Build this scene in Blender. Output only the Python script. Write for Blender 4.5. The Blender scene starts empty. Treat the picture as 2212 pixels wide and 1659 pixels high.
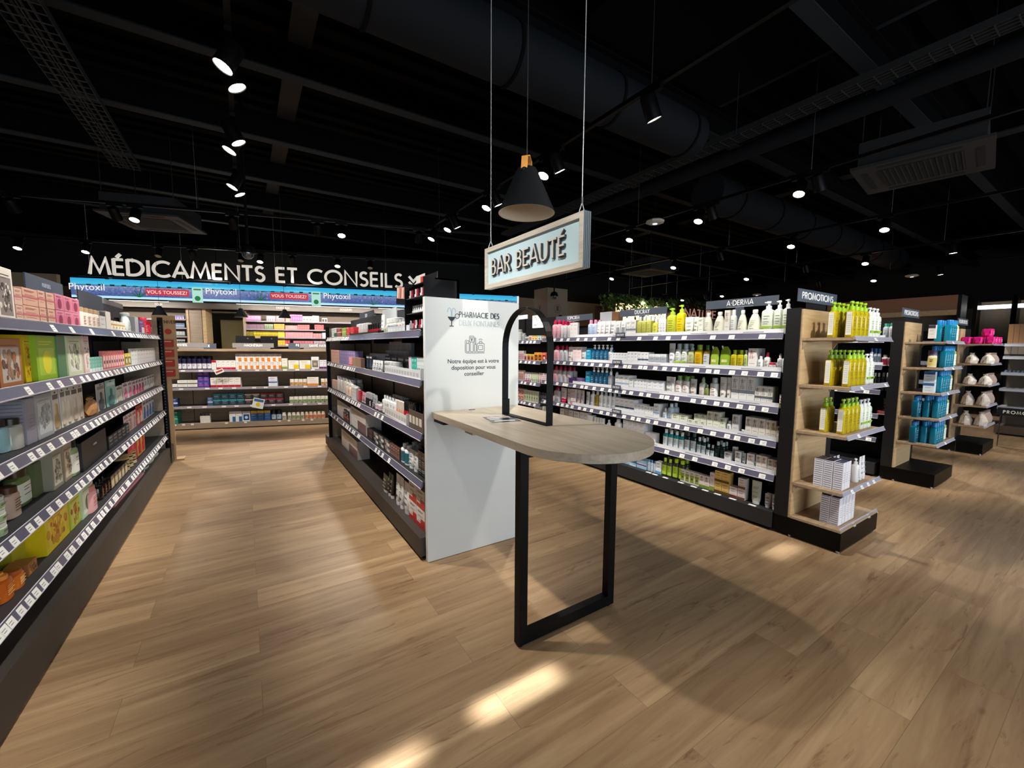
import bpy, math, random
from mathutils import Vector, Matrix
random.seed(7)
R = math.radians
S = bpy.context.scene
COL = S.collection

# ---------------------------------------------------------------- camera
FPX = 890.63
YAW, PITCH, ROLL = R(32.928), R(5.185), R(.3687)
CP = Vector((0, 0, 1.5))
_f = Vector((math.sin(YAW)*math.cos(PITCH), math.cos(YAW)*math.cos(PITCH), -math.sin(PITCH)))
_r = Vector((math.cos(YAW), -math.sin(YAW), 0))
_u = _r.cross(_f)
_r, _u = math.cos(ROLL)*_r+math.sin(ROLL)*_u, -math.sin(ROLL)*_r+math.cos(ROLL)*_u
cd = bpy.data.cameras.new('camera')
cam = bpy.data.objects.new('camera', cd)
COL.objects.link(cam)
cd.sensor_width = 36
cd.lens = FPX/2212*36
cd.clip_start = .02
cam.matrix_world = Matrix(((_r.x, _u.x, -_f.x, CP.x), (_r.y, _u.y, -_f.y, CP.y), (_r.z, _u.z, -_f.z, CP.z), (0, 0, 0, 1)))
S.camera = cam

# ---------------------------------------------------------------- world, exposure
S.view_settings.view_transform = 'Standard'
S.view_settings.look = 'None'
S.view_settings.gamma = 1
S.view_settings.exposure = 0.0
w = bpy.data.worlds.new('world')
S.world = w
w.use_nodes = True
w.node_tree.nodes['Background'].inputs[0].default_value = (.6, .7, .8, 1)
w.node_tree.nodes['Background'].inputs[1].default_value = .02
S.cycles.max_bounces = 6
S.cycles.caustics_reflective = False
S.cycles.caustics_refractive = False
SPOT_W = 185          # watts of one track spotlight
ROOM_W = 135           # watts of each added fill light at the windows behind the camera

def ray(px, py):
    return _f + _r*((px-1106)/FPX) - _u*((py-829.5)/FPX)
def hit(px, py, p0, n):
    d = ray(px, py)
    return CP + d*((Vector(p0)-CP).dot(n)/d.dot(n))
def proj(P):
    v = Vector(P)-CP
    z = v.dot(_f)
    return 1106+FPX*v.dot(_r)/z, 829.5-FPX*v.dot(_u)/z

# ---------------------------------------------------------------- materials
def lin(h):
    h = h.lstrip('#')
    return tuple(((int(h[i:i+2], 16)/255+.055)/1.055)**2.4 if int(h[i:i+2], 16) > 10 else int(h[i:i+2], 16)/255/12.92 for i in (0, 2, 4))+(1,)
_M = {}
def mat(hexc, rough=.5, metal=0, trans=0, emit=0, bump=0, ior=1.45, spec=.5, alpha=1):
    k = (hexc, rough, metal, trans, emit, bump, ior, spec, alpha)
    if k in _M: return _M[k]
    m = bpy.data.materials.new('paint_'+hexc.strip('#'))
    m.use_nodes = True
    nt = m.node_tree
    b = nt.nodes['Principled BSDF']
    b.inputs['Base Color'].default_value = lin(hexc)
    b.inputs['Metallic'].default_value = metal
    b.inputs['Roughness'].default_value = rough
    b.inputs['IOR'].default_value = ior
    b.inputs['Specular IOR Level'].default_value = spec
    b.inputs['Transmission Weight'].default_value = trans
    b.inputs['Alpha'].default_value = alpha
    if emit:
        b.inputs['Emission Color'].default_value = lin(hexc)
        b.inputs['Emission Strength'].default_value = emit
    if bump:
        tc = nt.nodes.new('ShaderNodeTexCoord'); n = nt.nodes.new('ShaderNodeTexNoise'); bp = nt.nodes.new('ShaderNodeBump')
        n.inputs['Scale'].default_value = 90
        bp.inputs['Strength'].default_value = bump
        nt.links.new(tc.outputs['Object'], n.inputs['Vector'])
        nt.links.new(n.outputs['Fac'], bp.inputs['Height'])
        nt.links.new(bp.outputs['Normal'], b.inputs['Normal'])
    _M[k] = m
    return m
def N(nt, t, **kw):
    n = nt.nodes.new(t)
    for k, v in kw.items():
        if k in n.inputs: n.inputs[k].default_value = v
        else: setattr(n, k, v)
    return n
def ramp(nt, stops):
    n = nt.nodes.new('ShaderNodeValToRGB')
    e = n.color_ramp.elements
    e[0].position, e[0].color = stops[0][0], lin(stops[0][1])
    e[1].position, e[1].color = stops[1][0], lin(stops[1][1])
    for p, c in stops[2:]:
        x = e.new(p); x.color = lin(c)
    return n
def wood(name, stops, scale, axis=0, rough=.5, planks=None, knots=0):
    m = bpy.data.materials.new(name); m.use_nodes = True
    nt = m.node_tree; L = nt.links; b = nt.nodes['Principled BSDF']
    tc = N(nt, 'ShaderNodeTexCoord')
    mp = N(nt, 'ShaderNodeMapping')
    sc = [scale*14]*3; sc[axis] = scale
    mp.inputs['Scale'].default_value = sc
    src = tc.outputs['Object']
    if planks:
        br = N(nt, 'ShaderNodeTexBrick', offset=.37, squash=1.0)
        br.inputs['Scale'].default_value = 1
        br.inputs['Brick Width'].default_value = planks[0]
        br.inputs['Row Height'].default_value = planks[1]
        br.inputs['Mortar Size'].default_value = .0012
        br.inputs['Mortar Smooth'].default_value = .1
        br.inputs['Bias'].default_value = 0
        br.inputs['Color1'].default_value = (0, 0, 0, 1); br.inputs['Color2'].default_value = (1, 1, 1, 1)
        br.inputs['Mortar'].default_value = (.5, .5, .5, 1)
        L.new(src, br.inputs['Vector'])
        off = N(nt, 'ShaderNodeVectorMath', operation='MULTIPLY_ADD')
        L.new(br.outputs['Color'], off.inputs[0]); off.inputs[1].default_value = (31, 17, 5); L.new(src, off.inputs[2])
        src2 = off.outputs[0]
    else: src2 = src
    L.new(src2, mp.inputs['Vector'])
    n1 = N(nt, 'ShaderNodeTexNoise', Scale=1.0, Detail=8.0, Roughness=.62, Distortion=.6)
    L.new(mp.outputs[0], n1.inputs['Vector'])
    rp = ramp(nt, stops)
    L.new(n1.outputs['Fac'], rp.inputs[0])
    col = rp.outputs[0]
    if planks:
        mp2 = N(nt, 'ShaderNodeMapping'); mp2.inputs['Scale'].default_value = (1.3, 9, 1)
        L.new(src2, mp2.inputs['Vector'])
        n2 = N(nt, 'ShaderNodeTexNoise', Scale=1.6, Detail=5.0, Roughness=.7, Distortion=1.6)
        L.new(mp2.outputs[0], n2.inputs['Vector'])
        r2 = ramp(nt, [(.30, '#a58a70'), (.42, '#ffffff')])
        L.new(n2.outputs['Fac'], r2.inputs[0])
        mx = N(nt, 'ShaderNodeMixRGB', blend_type='MULTIPLY'); mx.inputs[0].default_value = .7
        L.new(col, mx.inputs[1]); L.new(r2.outputs[0], mx.inputs[2])
        r3 = ramp(nt, [(0, '#dcd4cc'), (1, '#fffaf4')])
        L.new(br.outputs['Color'], r3.inputs[0])
        mx2 = N(nt, 'ShaderNodeMixRGB', blend_type='MULTIPLY'); mx2.inputs[0].default_value = 1
        L.new(mx.outputs[0], mx2.inputs[1]); L.new(r3.outputs[0], mx2.inputs[2])
        vo = N(nt, 'ShaderNodeTexVoronoi', Scale=1.15, Randomness=1.0)
        mp3 = N(nt, 'ShaderNodeMapping'); mp3.inputs['Scale'].default_value = (1, 2.6, 1)
        L.new(src, mp3.inputs['Vector']); L.new(mp3.outputs[0], vo.inputs['Vector'])
        r4 = ramp(nt, [(.012, '#6b5038'), (.05, '#ffffff')])
        L.new(vo.outputs['Distance'], r4.inputs[0])
        mx3 = N(nt, 'ShaderNodeMixRGB', blend_type='MULTIPLY'); mx3.inputs[0].default_value = .8
        L.new(mx2.outputs[0], mx3.inputs[1]); L.new(r4.outputs[0], mx3.inputs[2])
        mx4 = N(nt, 'ShaderNodeMixRGB', blend_type='MIX')
        mf = N(nt, 'ShaderNodeMath', operation='MULTIPLY'); L.new(br.outputs['Fac'], mf.inputs[0]); mf.inputs[1].default_value = .6
        L.new(mf.outputs[0], mx4.inputs[0]); L.new(mx3.outputs[0], mx4.inputs[1]); mx4.inputs[2].default_value = lin('#6a4c32')
        col = mx4.outputs[0]
    L.new(col, b.inputs['Base Color'])
    bp = N(nt, 'ShaderNodeBump'); bp.inputs['Strength'].default_value = .08; bp.inputs['Distance'].default_value = .002
    L.new(n1.outputs['Fac'], bp.inputs['Height']); L.new(bp.outputs[0], b.inputs['Normal'])
    b.inputs['Roughness'].default_value = rough
    return m
FLOOR = wood('oak_plank_floor', [(.25, '#957556'), (.5, '#b39572'), (.75, '#c8ae88')], 1.2, 0, .42, planks=(1.35, .205))
TABLE = wood('grey_oak_laminate', [(.25, '#998c7a'), (.5, '#b0a390'), (.78, '#c0b4a0')], 2.2, 1, .38)
WOODL = wood('light_oak_board', [(.25, '#b3946c'), (.5, '#c8aa80'), (.75, '#d8bd94')], 2.0, 0, .5)
WOODE = wood('oak_edge_board', [(.25, '#8a735a'), (.5, '#a68d70'), (.75, '#b89f80')], 2.6, 0, .5)
TAUPE = wood('taupe_wood_board', [(.25, '#8c7d6c'), (.5, '#9c8c79'), (.75, '#a99a82')], 1.6, 0, .55)
BLACK = mat('#0c0c0e', .55)
SATIN = mat('#030304', .45, spec=.18)
SHELFB = mat('#1c1d20', .6)
PLINTH = mat('#3a332e', .6)
GREY = mat('#4b5360', .55)
WHITE = mat('#e6e6e4', .5)
PAPER = mat('#efeee9', .6)
RAILC = mat('#5f5d70', .22)
CLEAR = mat('#e9ecf2', .08, trans=1, ior=1.2)
LIP_GLINT = mat('#d4d4de', .2)  # pale strips: the clear rail lip's highlight put into the colour
INK = mat('#20242c', .6)
STEEL = mat('#b8babd', .3, metal=1)
CEIL = mat('#050608', .9, spec=.1)
CEILB = mat('#1b2229', .75, spec=.25)

# ---------------------------------------------------------------- mesh building
class MB:
    def __init__(s): s.v, s.f, s.m, s.mats = [], [], [], []
    def mi(s, m):
        if m not in s.mats: s.mats.append(m)
        return s.mats.index(m)
    def face(s, pts, m):
        i = len(s.v); s.v += [tuple(p) for p in pts]
        s.f.append(tuple(range(i, i+len(pts)))); s.m.append(s.mi(m))
    def box(s, x0, x1, y0, y1, z0, z1, m):
        i = len(s.v)
        s.v += [(x, y, z) for z in (z0, z1) for y in (y0, y1) for x in (x0, x1)]
        for q in ((0, 2, 3, 1), (4, 5, 7, 6), (0, 1, 5, 4), (2, 6, 7, 3), (0, 4, 6, 2), (1, 3, 7, 5)):
            s.f.append(tuple(i+k for k in q)); s.m.append(s.mi(m))
        return s
    def rings(s, rings, m, cap0=True, cap1=True):
        """rings: list of equally long closed loops of points"""
        i = len(s.v); n = len(rings[0])
        for r in rings: s.v += [tuple(p) for p in r]
        k = s.mi(m)
        for a in range(len(rings)-1):
            for b in range(n):
                c = (b+1) % n
                s.f.append((i+a*n+b, i+a*n+c, i+(a+1)*n+c, i+(a+1)*n+b)); s.m.append(k)
        if cap0: s.f.append(tuple(i+b for b in reversed(range(n)))); s.m.append(k)
        if cap1: s.f.append(tuple(i+(len(rings)-1)*n+b for b in range(n))); s.m.append(k)
        return s
    def lathe(s, prof, m, n=16, cx=0, cy=0, sq=2.0):
        """prof: (rx, ry, z) rows; sq: superellipse power"""
        rr = []
        for rx, ry, z in prof:
            loop = []
            for k in range(n):
                a = 2*math.pi*(k+.5)/n; c, d = math.cos(a), math.sin(a)
                loop.append((cx+rx*math.copysign(abs(c)**(2/sq), c), cy+ry*math.copysign(abs(d)**(2/sq), d), z))
            rr.append(loop)
        return s.rings(rr, m)
    def tube(s, p, q, r, m, n=8):
        p, q = Vector(p), Vector(q); d = (q-p).normalized()
        a = d.orthogonal().normalized(); b = d.cross(a)
        return s.rings([[c+(a*math.cos(2*math.pi*k/n)+b*math.sin(2*math.pi*k/n))*r for k in range(n)] for c in (p, q)], m)
    def bar(s, p, q, wx, wz, m, up=(0, 0, 1)):
        p, q = Vector(p), Vector(q); d = (q-p).normalized(); a = d.cross(Vector(up)).normalized(); b = a.cross(d)
        return s.rings([[c-a*wx/2-b*wz/2, c+a*wx/2-b*wz/2, c+a*wx/2+b*wz/2, c-a*wx/2+b*wz/2] for c in (p, q)], m)
    def add(s, o, M):
        i = len(s.v); s.v += [tuple(M @ Vector(p)) for p in o.v]
        mm = [s.mi(x) for x in o.mats]
        s.f += [tuple(i+k for k in q) for q in o.f]; s.m += [mm[k] for k in o.m]
    def mesh(s, name, smooth=False, shift=None):
        me = bpy.data.meshes.new(name)
        v = s.v if shift is None else [(a-shift[0], b-shift[1], c-shift[2]) for a, b, c in s.v]
        me.from_pydata(v, [], s.f)
        for m in s.mats: me.materials.append(m)
        me.polygons.foreach_set('material_index', s.m)
        if smooth:
            me.polygons.foreach_set('use_smooth', [len(p) < 5 for p in s.f])
            try: me.set_sharp_from_angle(angle=R(40))
            except Exception: pass
        me.update()
        return me
def link(name, me, parent=None, loc=None, rz=None, M=None):
    o = bpy.data.objects.new(name, me)
    COL.objects.link(o)
    if parent is not None: o.parent = parent
    if loc is not None: o.location = loc
    if rz is not None: o.rotation_euler = (0, 0, rz)
    if M is not None: o.matrix_local = M
    return o
def tag(o, label, cat, group=None):
    o['label'] = label; o['category'] = cat
    if group: o['group'] = group
    return o
def thing(name, label, cat, loc=(0, 0, 0), rz=0, group=None):
    o = bpy.data.objects.new(name, None); COL.objects.link(o)
    o.empty_display_size = .05
    o.location = loc; o.rotation_euler = (0, 0, rz)
    return tag(o, label, cat, group)
def part(name, mb, root, smooth=False, world=True):
    """world=True: mb is in world coordinates and root is unrotated"""
    sh = None
    if world:
        sh = Vector((0, 0, 0)); p = root
        while p is not None: sh = sh+p.location; p = p.parent
    return link(name, mb.mesh(name, smooth, sh), root)
def struct(name, mb):
    o = link(name, mb.mesh(name)); o['kind'] = 'structure'; return o

# ---------------------------------------------------------------- lettering
def arc(cx, cy, rx, ry, a0, a1, n=14):
    return [(cx+rx*math.cos(R(a0+(a1-a0)*k/n)), cy+ry*math.sin(R(a0+(a1-a0)*k/n))) for k in range(n+1)]
G = {
 'A': (.74, [[(.02, 0), (.37, 1), (.72, 0)], [(.15, .3), (.59, .3)]]),
 'B': (.55, [[(.06, 0), (.06, 1)], [(.06, .96), (.24, .96)]+arc(.24, .755, .2, .205, 90, -90)+[(.06, .55)], [(.06, .55), (.27, .55)]+arc(.27, .295, .23, .255, 90, -90)+[(.06, .04)]]),
 'C': (.82, [arc(.5, .5, .45, .46, 50, 310, 22)]),
 'D': (.78, [[(.06, 0), (.06, 1)], [(.06, .96), (.27, .96)]+arc(.27, .5, .46, .46, 90, -90, 18)+[(.06, .04)]]),
 'E': (.5, [[(.06, 0), (.06, 1)], [(.06, .96), (.47, .96)], [(.06, .52), (.44, .52)], [(.06, .04), (.47, .04)]]),
 'É': (.5, [[(.06, 0), (.06, 1)], [(.06, .96), (.47, .96)], [(.06, .52), (.44, .52)], [(.06, .04), (.47, .04)], [(.2, 1.08), (.38, 1.3)]]),
 'F': (.48, [[(.06, 0), (.06, 1)], [(.06, .96), (.46, .96)], [(.06, .52), (.42, .52)]]),
 'G': (.88, [arc(.5, .5, .45, .46, 45, 360, 24)+[(.58, .5)]]),
 'H': (.7, [[(.06, 0), (.06, 1)], [(.64, 0), (.64, 1)], [(.06, .53), (.64, .53)]]),
 'I': (.16, [[(.08, 0), (.08, 1)]]),
 'K': (.6, [[(.06, 0), (.06, 1)], [(.56, 1), (.08, .5), (.6, 0)]]),
 'L': (.46, [[(.06, 1), (.06, .04), (.44, .04)]]),
 'M': (.92, [[(.03, 0), (.17, 1), (.46, .12), (.75, 1), (.89, 0)]]),
 'N': (.76, [[(.06, 0), (.06, 1), (.7, 0), (.7, 1)]]),
 'O': (1.0, [arc(.5, .5, .45, .46, 0, 360, 30)]),
 'P': (.54, [[(.06, 0), (.06, 1)], [(.06, .96), (.25, .96)]+arc(.25, .73, .23, .23, 90, -90)+[(.06, .5)]]),
 'Q': (1.0, [arc(.5, .5, .45, .46, 0, 360, 30), [(.55, .3), (.92, 0)]]),
 'R': (.57, [[(.06, 0), (.06, 1)], [(.06, .96), (.25, .96)]+arc(.25, .73, .23, .23, 90, -90)+[(.06, .5)], [(.24, .5), (.53, 0)]]),
 'S': (.52, [arc(.27, .745, .19, .215, 35, 270, 14)+arc(.25, .27, .21, .24, 90, -145, 14)]),
 'T': (.54, [[(.27, 0), (.27, 1)], [(.01, .96), (.53, .96)]]),
 'U': (.66, [[(.06, 1), (.06, .34)]+arc(.33, .31, .27, .28, 180, 360)+[(.6, 1)]]),
 'V': (.68, [[(.02, 1), (.34, 0), (.66, 1)]]),
 'X': (.6, [[(.02, 0), (.58, 1)], [(.02, 1), (.58, 0)]]),
 'Y': (.6, [[(.02, 1), (.3, .48), (.58, 1)], [(.3, .48), (.3, 0)]]),
 'Z': (.56, [[(.04, .96), (.52, .96), (.04, .04), (.54, .04)]]),
 '?': (.46, [arc(.22, .75, .18, .21, 170, -70, 14)+[(.22, .3)], [(.22, .12), (.22, 0)]]),
 '·': (.24, [[(.12, .44), (.12, .58)]]), '-': (.36, [[(.05, .42), (.31, .42)]]), '.': (.16, [[(.08, 0), (.08, .12)]]),
 "'": (.14, [[(.07, 1), (.07, .78)]]), ' ': (.34, []),
 '>': (.8, [[(.05, .95), (.4, .55), (.75, .95)], [(.05, .5), (.4, .1), (.75, .5)]]),
}
def strokes(mb, text, x, y, h, t, depth, m, track=.12, sx=1.0, z=0, acc=0):
    """capital letters of even stroke; returns the width drawn"""
    e = 0
    for ch in text:
        wd, st = G[ch]
        for pl in st:
            P = [Vector((x+px*h*sx, y+py*h)) for px, py in pl]
            closed = (P[0]-P[-1]).length < 1e-6
            if closed: P = P[:-1]
            n = len(P); Lf, Rt = [], []
            for k in range(n):
                a = P[k-1] if (k > 0 or closed) else None
                b = P[(k+1) % n] if (k < n-1 or closed) else None
                d1 = (P[k]-a).normalized() if a is not None else None
                d2 = (b-P[k]).normalized() if b is not None else None
                if d1 is None: d1 = d2
                if d2 is None: d2 = d1
                n1 = Vector((-d1.y, d1.x)); n2 = Vector((-d2.y, d2.x)); mm = n1+n2
                mm = mm.normalized() if mm.length > 1e-6 else n1
                q = min(1/max(mm.dot(n1), .3), 1.5)
                Lf.append(P[k]+mm*t/2*q); Rt.append(P[k]-mm*t/2*q)
            e += .00015
            rr = [[(Lf[k].x, Lf[k].y, z), (Rt[k].x, Rt[k].y, z), (Rt[k].x, Rt[k].y, z+depth+e), (Lf[k].x, Lf[k].y, z+depth+e)] for k in range(n)]
            if closed: rr.append(rr[0])
            mb.rings(rr, m, not closed, not closed)
        x += wd*h*sx+track*h
    return x
def swidth(text, h, track=.12, sx=1.0): return sum(G[c][0]*h*sx+track*h for c in text)-track*h
def type_mesh(mb, text, x, y, size, m, z=0, depth=.0006, align='CENTER', bold=0):
    c = bpy.data.curves.new('t', 'FONT'); c.body = text; c.size = size; c.align_x = align; c.extrude = depth; c.offset = bold; c.resolution_u = 3
    o = bpy.data.objects.new('t', c); COL.objects.link(o)
    me = o.to_mesh(); i = len(mb.v); k = mb.mi(m)
    mb.v += [(v.co.x+x, v.co.y+y, v.co.z+z) for v in me.vertices]
    for p in me.polygons: mb.f.append(tuple(i+q for q in p.vertices)); mb.m.append(k)
    o.to_mesh_clear(); bpy.data.objects.remove(o); bpy.data.curves.remove(c)
def face_mat(origin, right, normal):
    """matrix putting local x along right, y up, z along the normal"""
    r = Vector(right).normalized(); n = Vector(normal).normalized(); u = n.cross(r)
    return Matrix(((r.x, u.x, n.x, origin[0]), (r.y, u.y, n.y, origin[1]), (r.z, u.z, n.z, origin[2]), (0, 0, 0, 1)))
# ================================================================ the room
def two_tone(name, low, high, zsplit):
    m = bpy.data.materials.new(name); m.use_nodes = True
    nt = m.node_tree; b = nt.nodes['Principled BSDF']
    tc = N(nt, 'ShaderNodeTexCoord'); sp = N(nt, 'ShaderNodeSeparateXYZ'); mt = N(nt, 'ShaderNodeMath', operation='GREATER_THAN')
    mt.inputs[1].default_value = zsplit
    mx = N(nt, 'ShaderNodeMixRGB'); mx.inputs[1].default_value = lin(low); mx.inputs[2].default_value = lin(high)
    nt.links.new(tc.outputs['Object'], sp.inputs[0]); nt.links.new(sp.outputs[2], mt.inputs[0])
    nt.links.new(mt.outputs[0], mx.inputs[0]); nt.links.new(mx.outputs[0], b.inputs['Base Color'])
    b.inputs['Roughness'].default_value = .8
    return m
WALLP = two_tone('beige_wall_black_above', '#b3a188', '#0b0b0c', 3.28)
WALLB = two_tone('black_shopfront_wall', '#55504a', '#0b0b0c', 2.9)
ROOF = 4.9
TH = R(-16.6)
BO = Vector((0, 8.787, 0))
BU = Vector((math.cos(TH), math.sin(TH), 0)); BV = Vector((-math.sin(TH), math.cos(TH), 0))
def bk(u, k, z=0): return BO+BU*u+BV*k+Vector((0, 0, z))
def bpx(px, py, k):
    """(u, z) of a pixel on the pharmacy plane k metres behind the counter front"""
    p = hit(px, py, bk(0, k), BV)-BO
    return p.dot(BU), p.z

struct('floor', MB().box(-8, 21, -6, 19, -.12, 0, FLOOR))
mb = MB().box(-8, 21, -6, 19, ROOF, ROOF+.1, CEIL)
RIB = mat('#060505', .9, spec=.1)
y = -5.8
while y < 18.8:
    mb.box(-8, 21, y, y+.14, ROOF-.06, ROOF, RIB); y += .3
struct('ceiling', mb)
struct('wall_left', MB().box(-8.1, -8, -6, 19, 0, ROOF, WALLP))
struct('wall_right', MB().box(21, 21.1, -6, 19, 0, ROOF, WALLB))
struct('wall_back', MB().box(-8, 21, 19, 19.1, 0, ROOF, WALLP))
mb = MB()
for a, b, z0, z1 in ((-8, -5, 0, ROOF), (-5, 9, 0, .4), (-5, 9, 2.7, ROOF), (9, 21, 0, ROOF), (-.1, .1, .4, 2.7), (4.4, 4.6, .4, 2.7)):
    mb.box(a, b, -6.1, -6, z0, z1, WALLB)
struct('wall_front', mb)
FILL_PANE = mat('#bcd4e6', .5, emit=2.0)
for n, (a, b) in enumerate(((-5, -.1), (.1, 4.4), (4.6, 9))):  # windows behind the camera, added as soft fill for the shop
    o = struct('fill_window_%d' % (n+1), MB().box(a, b, -6.09, -6.05, .4, 2.7, FILL_PANE))
    la = bpy.data.lights.new('window_fill', 'AREA'); la.shape = 'RECTANGLE'; la.size = b-a; la.size_y = 2.3
    la.energy = ROOM_W; la.color = (.86, .93, 1)
    lo = bpy.data.objects.new('window_fill', la); COL.objects.link(lo)
    lo.location = ((a+b)/2, -5.95, 1.55); lo.rotation_euler = (R(90), 0, 0)
# room wall behind the pharmacy and the partition right of it
BACKW = two_tone('olive_backroom_wall', '#7a725c', '#0b0b0c', 3.2)
p = [bk(-10, 7.2), bk(7.6, 7.2)]
mb = MB(); mb.rings([[(p[0].x, p[0].y, 0), (p[1].x, p[1].y, 0), (p[1].x, p[1].y, 4.6), (p[0].x, p[0].y, 4.6)], [(p[0].x+.03, p[0].y+.1, 0), (p[1].x+.03, p[1].y+.1, 0), (p[1].x+.03, p[1].y+.1, 4.6), (p[0].x+.03, p[0].y+.1, 4.6)]], BACKW)
struct('wall_rear', mb)
struct('wall_side', MB().box(7.6, 21, 12.6, 12.7, 0, 4.6, WALLP))

# ---------------------------------------------------------------- ceiling steel
def joist(y, z, n):
    mb = MB()
    mb.box(-8, 21, y-.07, y+.07, z, z+.015, CEILB); mb.box(-8, 21, y-.006, y+.006, z+.015, z+.3, CEIL); mb.box(-8, 21, y-.07, y+.07, z+.3, z+.315, CEIL)
    r = thing('steel_joist', 'black steel roof joist crossing the ceiling, %s' % n, 'beam', (4.5, y, z), group='roof joists')
    part('flange_beam', mb, r)
for y, n in zip((-2.9, -1.3, .1, 1.78, 3.42, 5.15, 6.85, 8.5, 10.2, 11.9), ('furthest behind the camera', 'just behind the camera', 'above the camera', 'passing over the round table end', 'above the white panel', 'third joist beyond the table end', 'fourth joist beyond the table end', 'fifth joist beyond the table end', 'above the pharmacy counter', 'furthest back')):
    joist(y, 4.3, n)
def girder(x, z, label):
    mb = MB()
    mb.box(x-.11, x+.11, -6, 12, z, z+.02, mat('#15171a', .8)); mb.box(x-.008, x+.008, -6, 12, z+.02, z+.25, CEIL)
    part('flange_beam', mb, thing('steel_girder', label, 'beam', (x, 3, z)))
girder(.62, 4.62, 'black steel girder running above the white advice panel')
girder(9.4, 4.62, 'black steel girder running above the far right aisle')
def tray(x, y0, y1, z, w, label):
    r = thing('cable_tray', label, 'cable tray', (x, (y0+y1)/2, z))
    a, b = mat('#202428', .6), mat('#15171a', .7)
    mb = MB(); mb.box(x-w/2, x-w/2+.006, y0, y1, z, z+.06, a); mb.box(x+w/2-.006, x+w/2, y0, y1, z, z+.06, a)
    y = y0
    while y < y1: mb.box(x-w/2, x+w/2, y, y+.008, z, z+.006, a); y += .12
    for k in range(3): mb.box(x-w*.25*(k-1)-.004, x-w*.25*(k-1)+.004, y0, y1, z-.002, z+.005, a)
    part('wire_basket', mb, r)
    mb = MB()
    for k in range(4): mb.tube((x-w*.3+k*w*.18, y0, z+.02), (x-w*.3+k*w*.18, y1, z+.02), .011, b, 6)
    part('cable_bundle', mb, r)
    y = y0+1
    while y < y1:
        mb = MB(); mb.tube((x-w/2, y, z), (x-w/2, y, ROOF), .004, b, 5); part('hanger_rod', mb, r); y += 2.6
tray(-1.3, -6, 8.2, 4.0, .3, 'black wire cable tray high over the gift shelving')
tray(4.98, -6, 8, 3.95, .22, 'dark perforated cable tray over the skincare shelving')
t = thing('acoustic_ceiling_panel', 'large smooth black panel under the roof deck right of the table', 'ceiling panel', (4.1, .5, 4.66))
mb = MB(); mb.box(2.9, 5.35, -2.5, 3.3, 4.63, 4.69, CEIL); part('panel_board', mb, t)
mb = MB(); mb.box(5.31, 5.36, -2.5, 3.3, 4.62, 4.7, CEILB); part('edge_trim', mb, t)
def duct(p, q, r, label, rings=True):
    p, q = Vector(p), Vector(q); t = thing('ventilation_duct', label, 'duct', (p+q)/2)
    mb = MB(); mb.tube(p, q, r, mat('#0f1318', .8, spec=.2), 20); part('duct_pipe', mb, t, True)
    d = (q-p); L = d.length; d.normalize(); k = .6
    while k < L and rings:
        mb = MB(); mb.tube(p+d*k, p+d*(k+.03), r+.012, CEIL, 20); part('duct_collar', mb, t, True); k += 1.2
duct((5.5, -6, 4.0), (5.5, 8, 4.0), .09, 'black round pipe running beside the perforated cable tray', False)
duct((6.0, 3.85, 3.85), (14.5, 3.85, 3.85), .27, 'large black spiral ventilation duct crossing above the right aisles')
duct((-1.0, 3.2, 4.0), (4.6, 3.2, 4.0), .24, 'large black ventilation duct over the centre of the shop')
def cassette(x, y, z, rz, label, s=1):
    t = thing('air_conditioning_cassette', label, 'air conditioner', (x, y, z), rz)
    g, d, dk = mat('#242527', .7), mat('#0a0b0c', .8), mat('#161b20', .7)
    mb = MB(); mb.box(-.47*s, .47*s, -.47*s, .47*s, 0, .03, g); part('face_frame', mb, t, world=False)
    mb = MB()
    for a, b, c, e in ((-.28, .28, .36, .41), (-.28, .28, -.41, -.36), (.36, .41, -.28, .28), (-.41, -.36, -.28, .28)): mb.box(a*s, b*s, c*s, e*s, -.004, .0, d)
    part('air_slot', mb, t, world=False)
    mb = MB(); mb.box(-.29*s, .29*s, -.29*s, .29*s, -.006, 0, d)
    for k in range(14): mb.box(-.29*s, .29*s, (-.28+k*.04)*s, (-.272+k*.04)*s, -.01, -.006, g)
    part('intake_grille', mb, t, world=False)
    mb = MB(); mb.box(-.42*s, .42*s, -.42*s, .42*s, .03, .3, dk); part('unit_body', mb, t, world=False)
    for a in (-.4, .4):
        for b in (-.4, .4): mb = MB(); mb.tube((a*s, b*s, .3), (a*s, b*s, ROOF-z), .006, d, 5); part('hanger_rod', mb, t, world=False)
cassette(6.46, 1.56, 3.5, R(8), 'grey ceiling air conditioner near the upper right corner', 1.15)
cassette(-1.13, 9.0, 3.46, TH, 'dark ceiling air conditioner above the pharmacy letters', 1.13)
cassette(8.8, 7.2, 3.4, 0, 'distant dark air conditioner above the green foliage')

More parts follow.
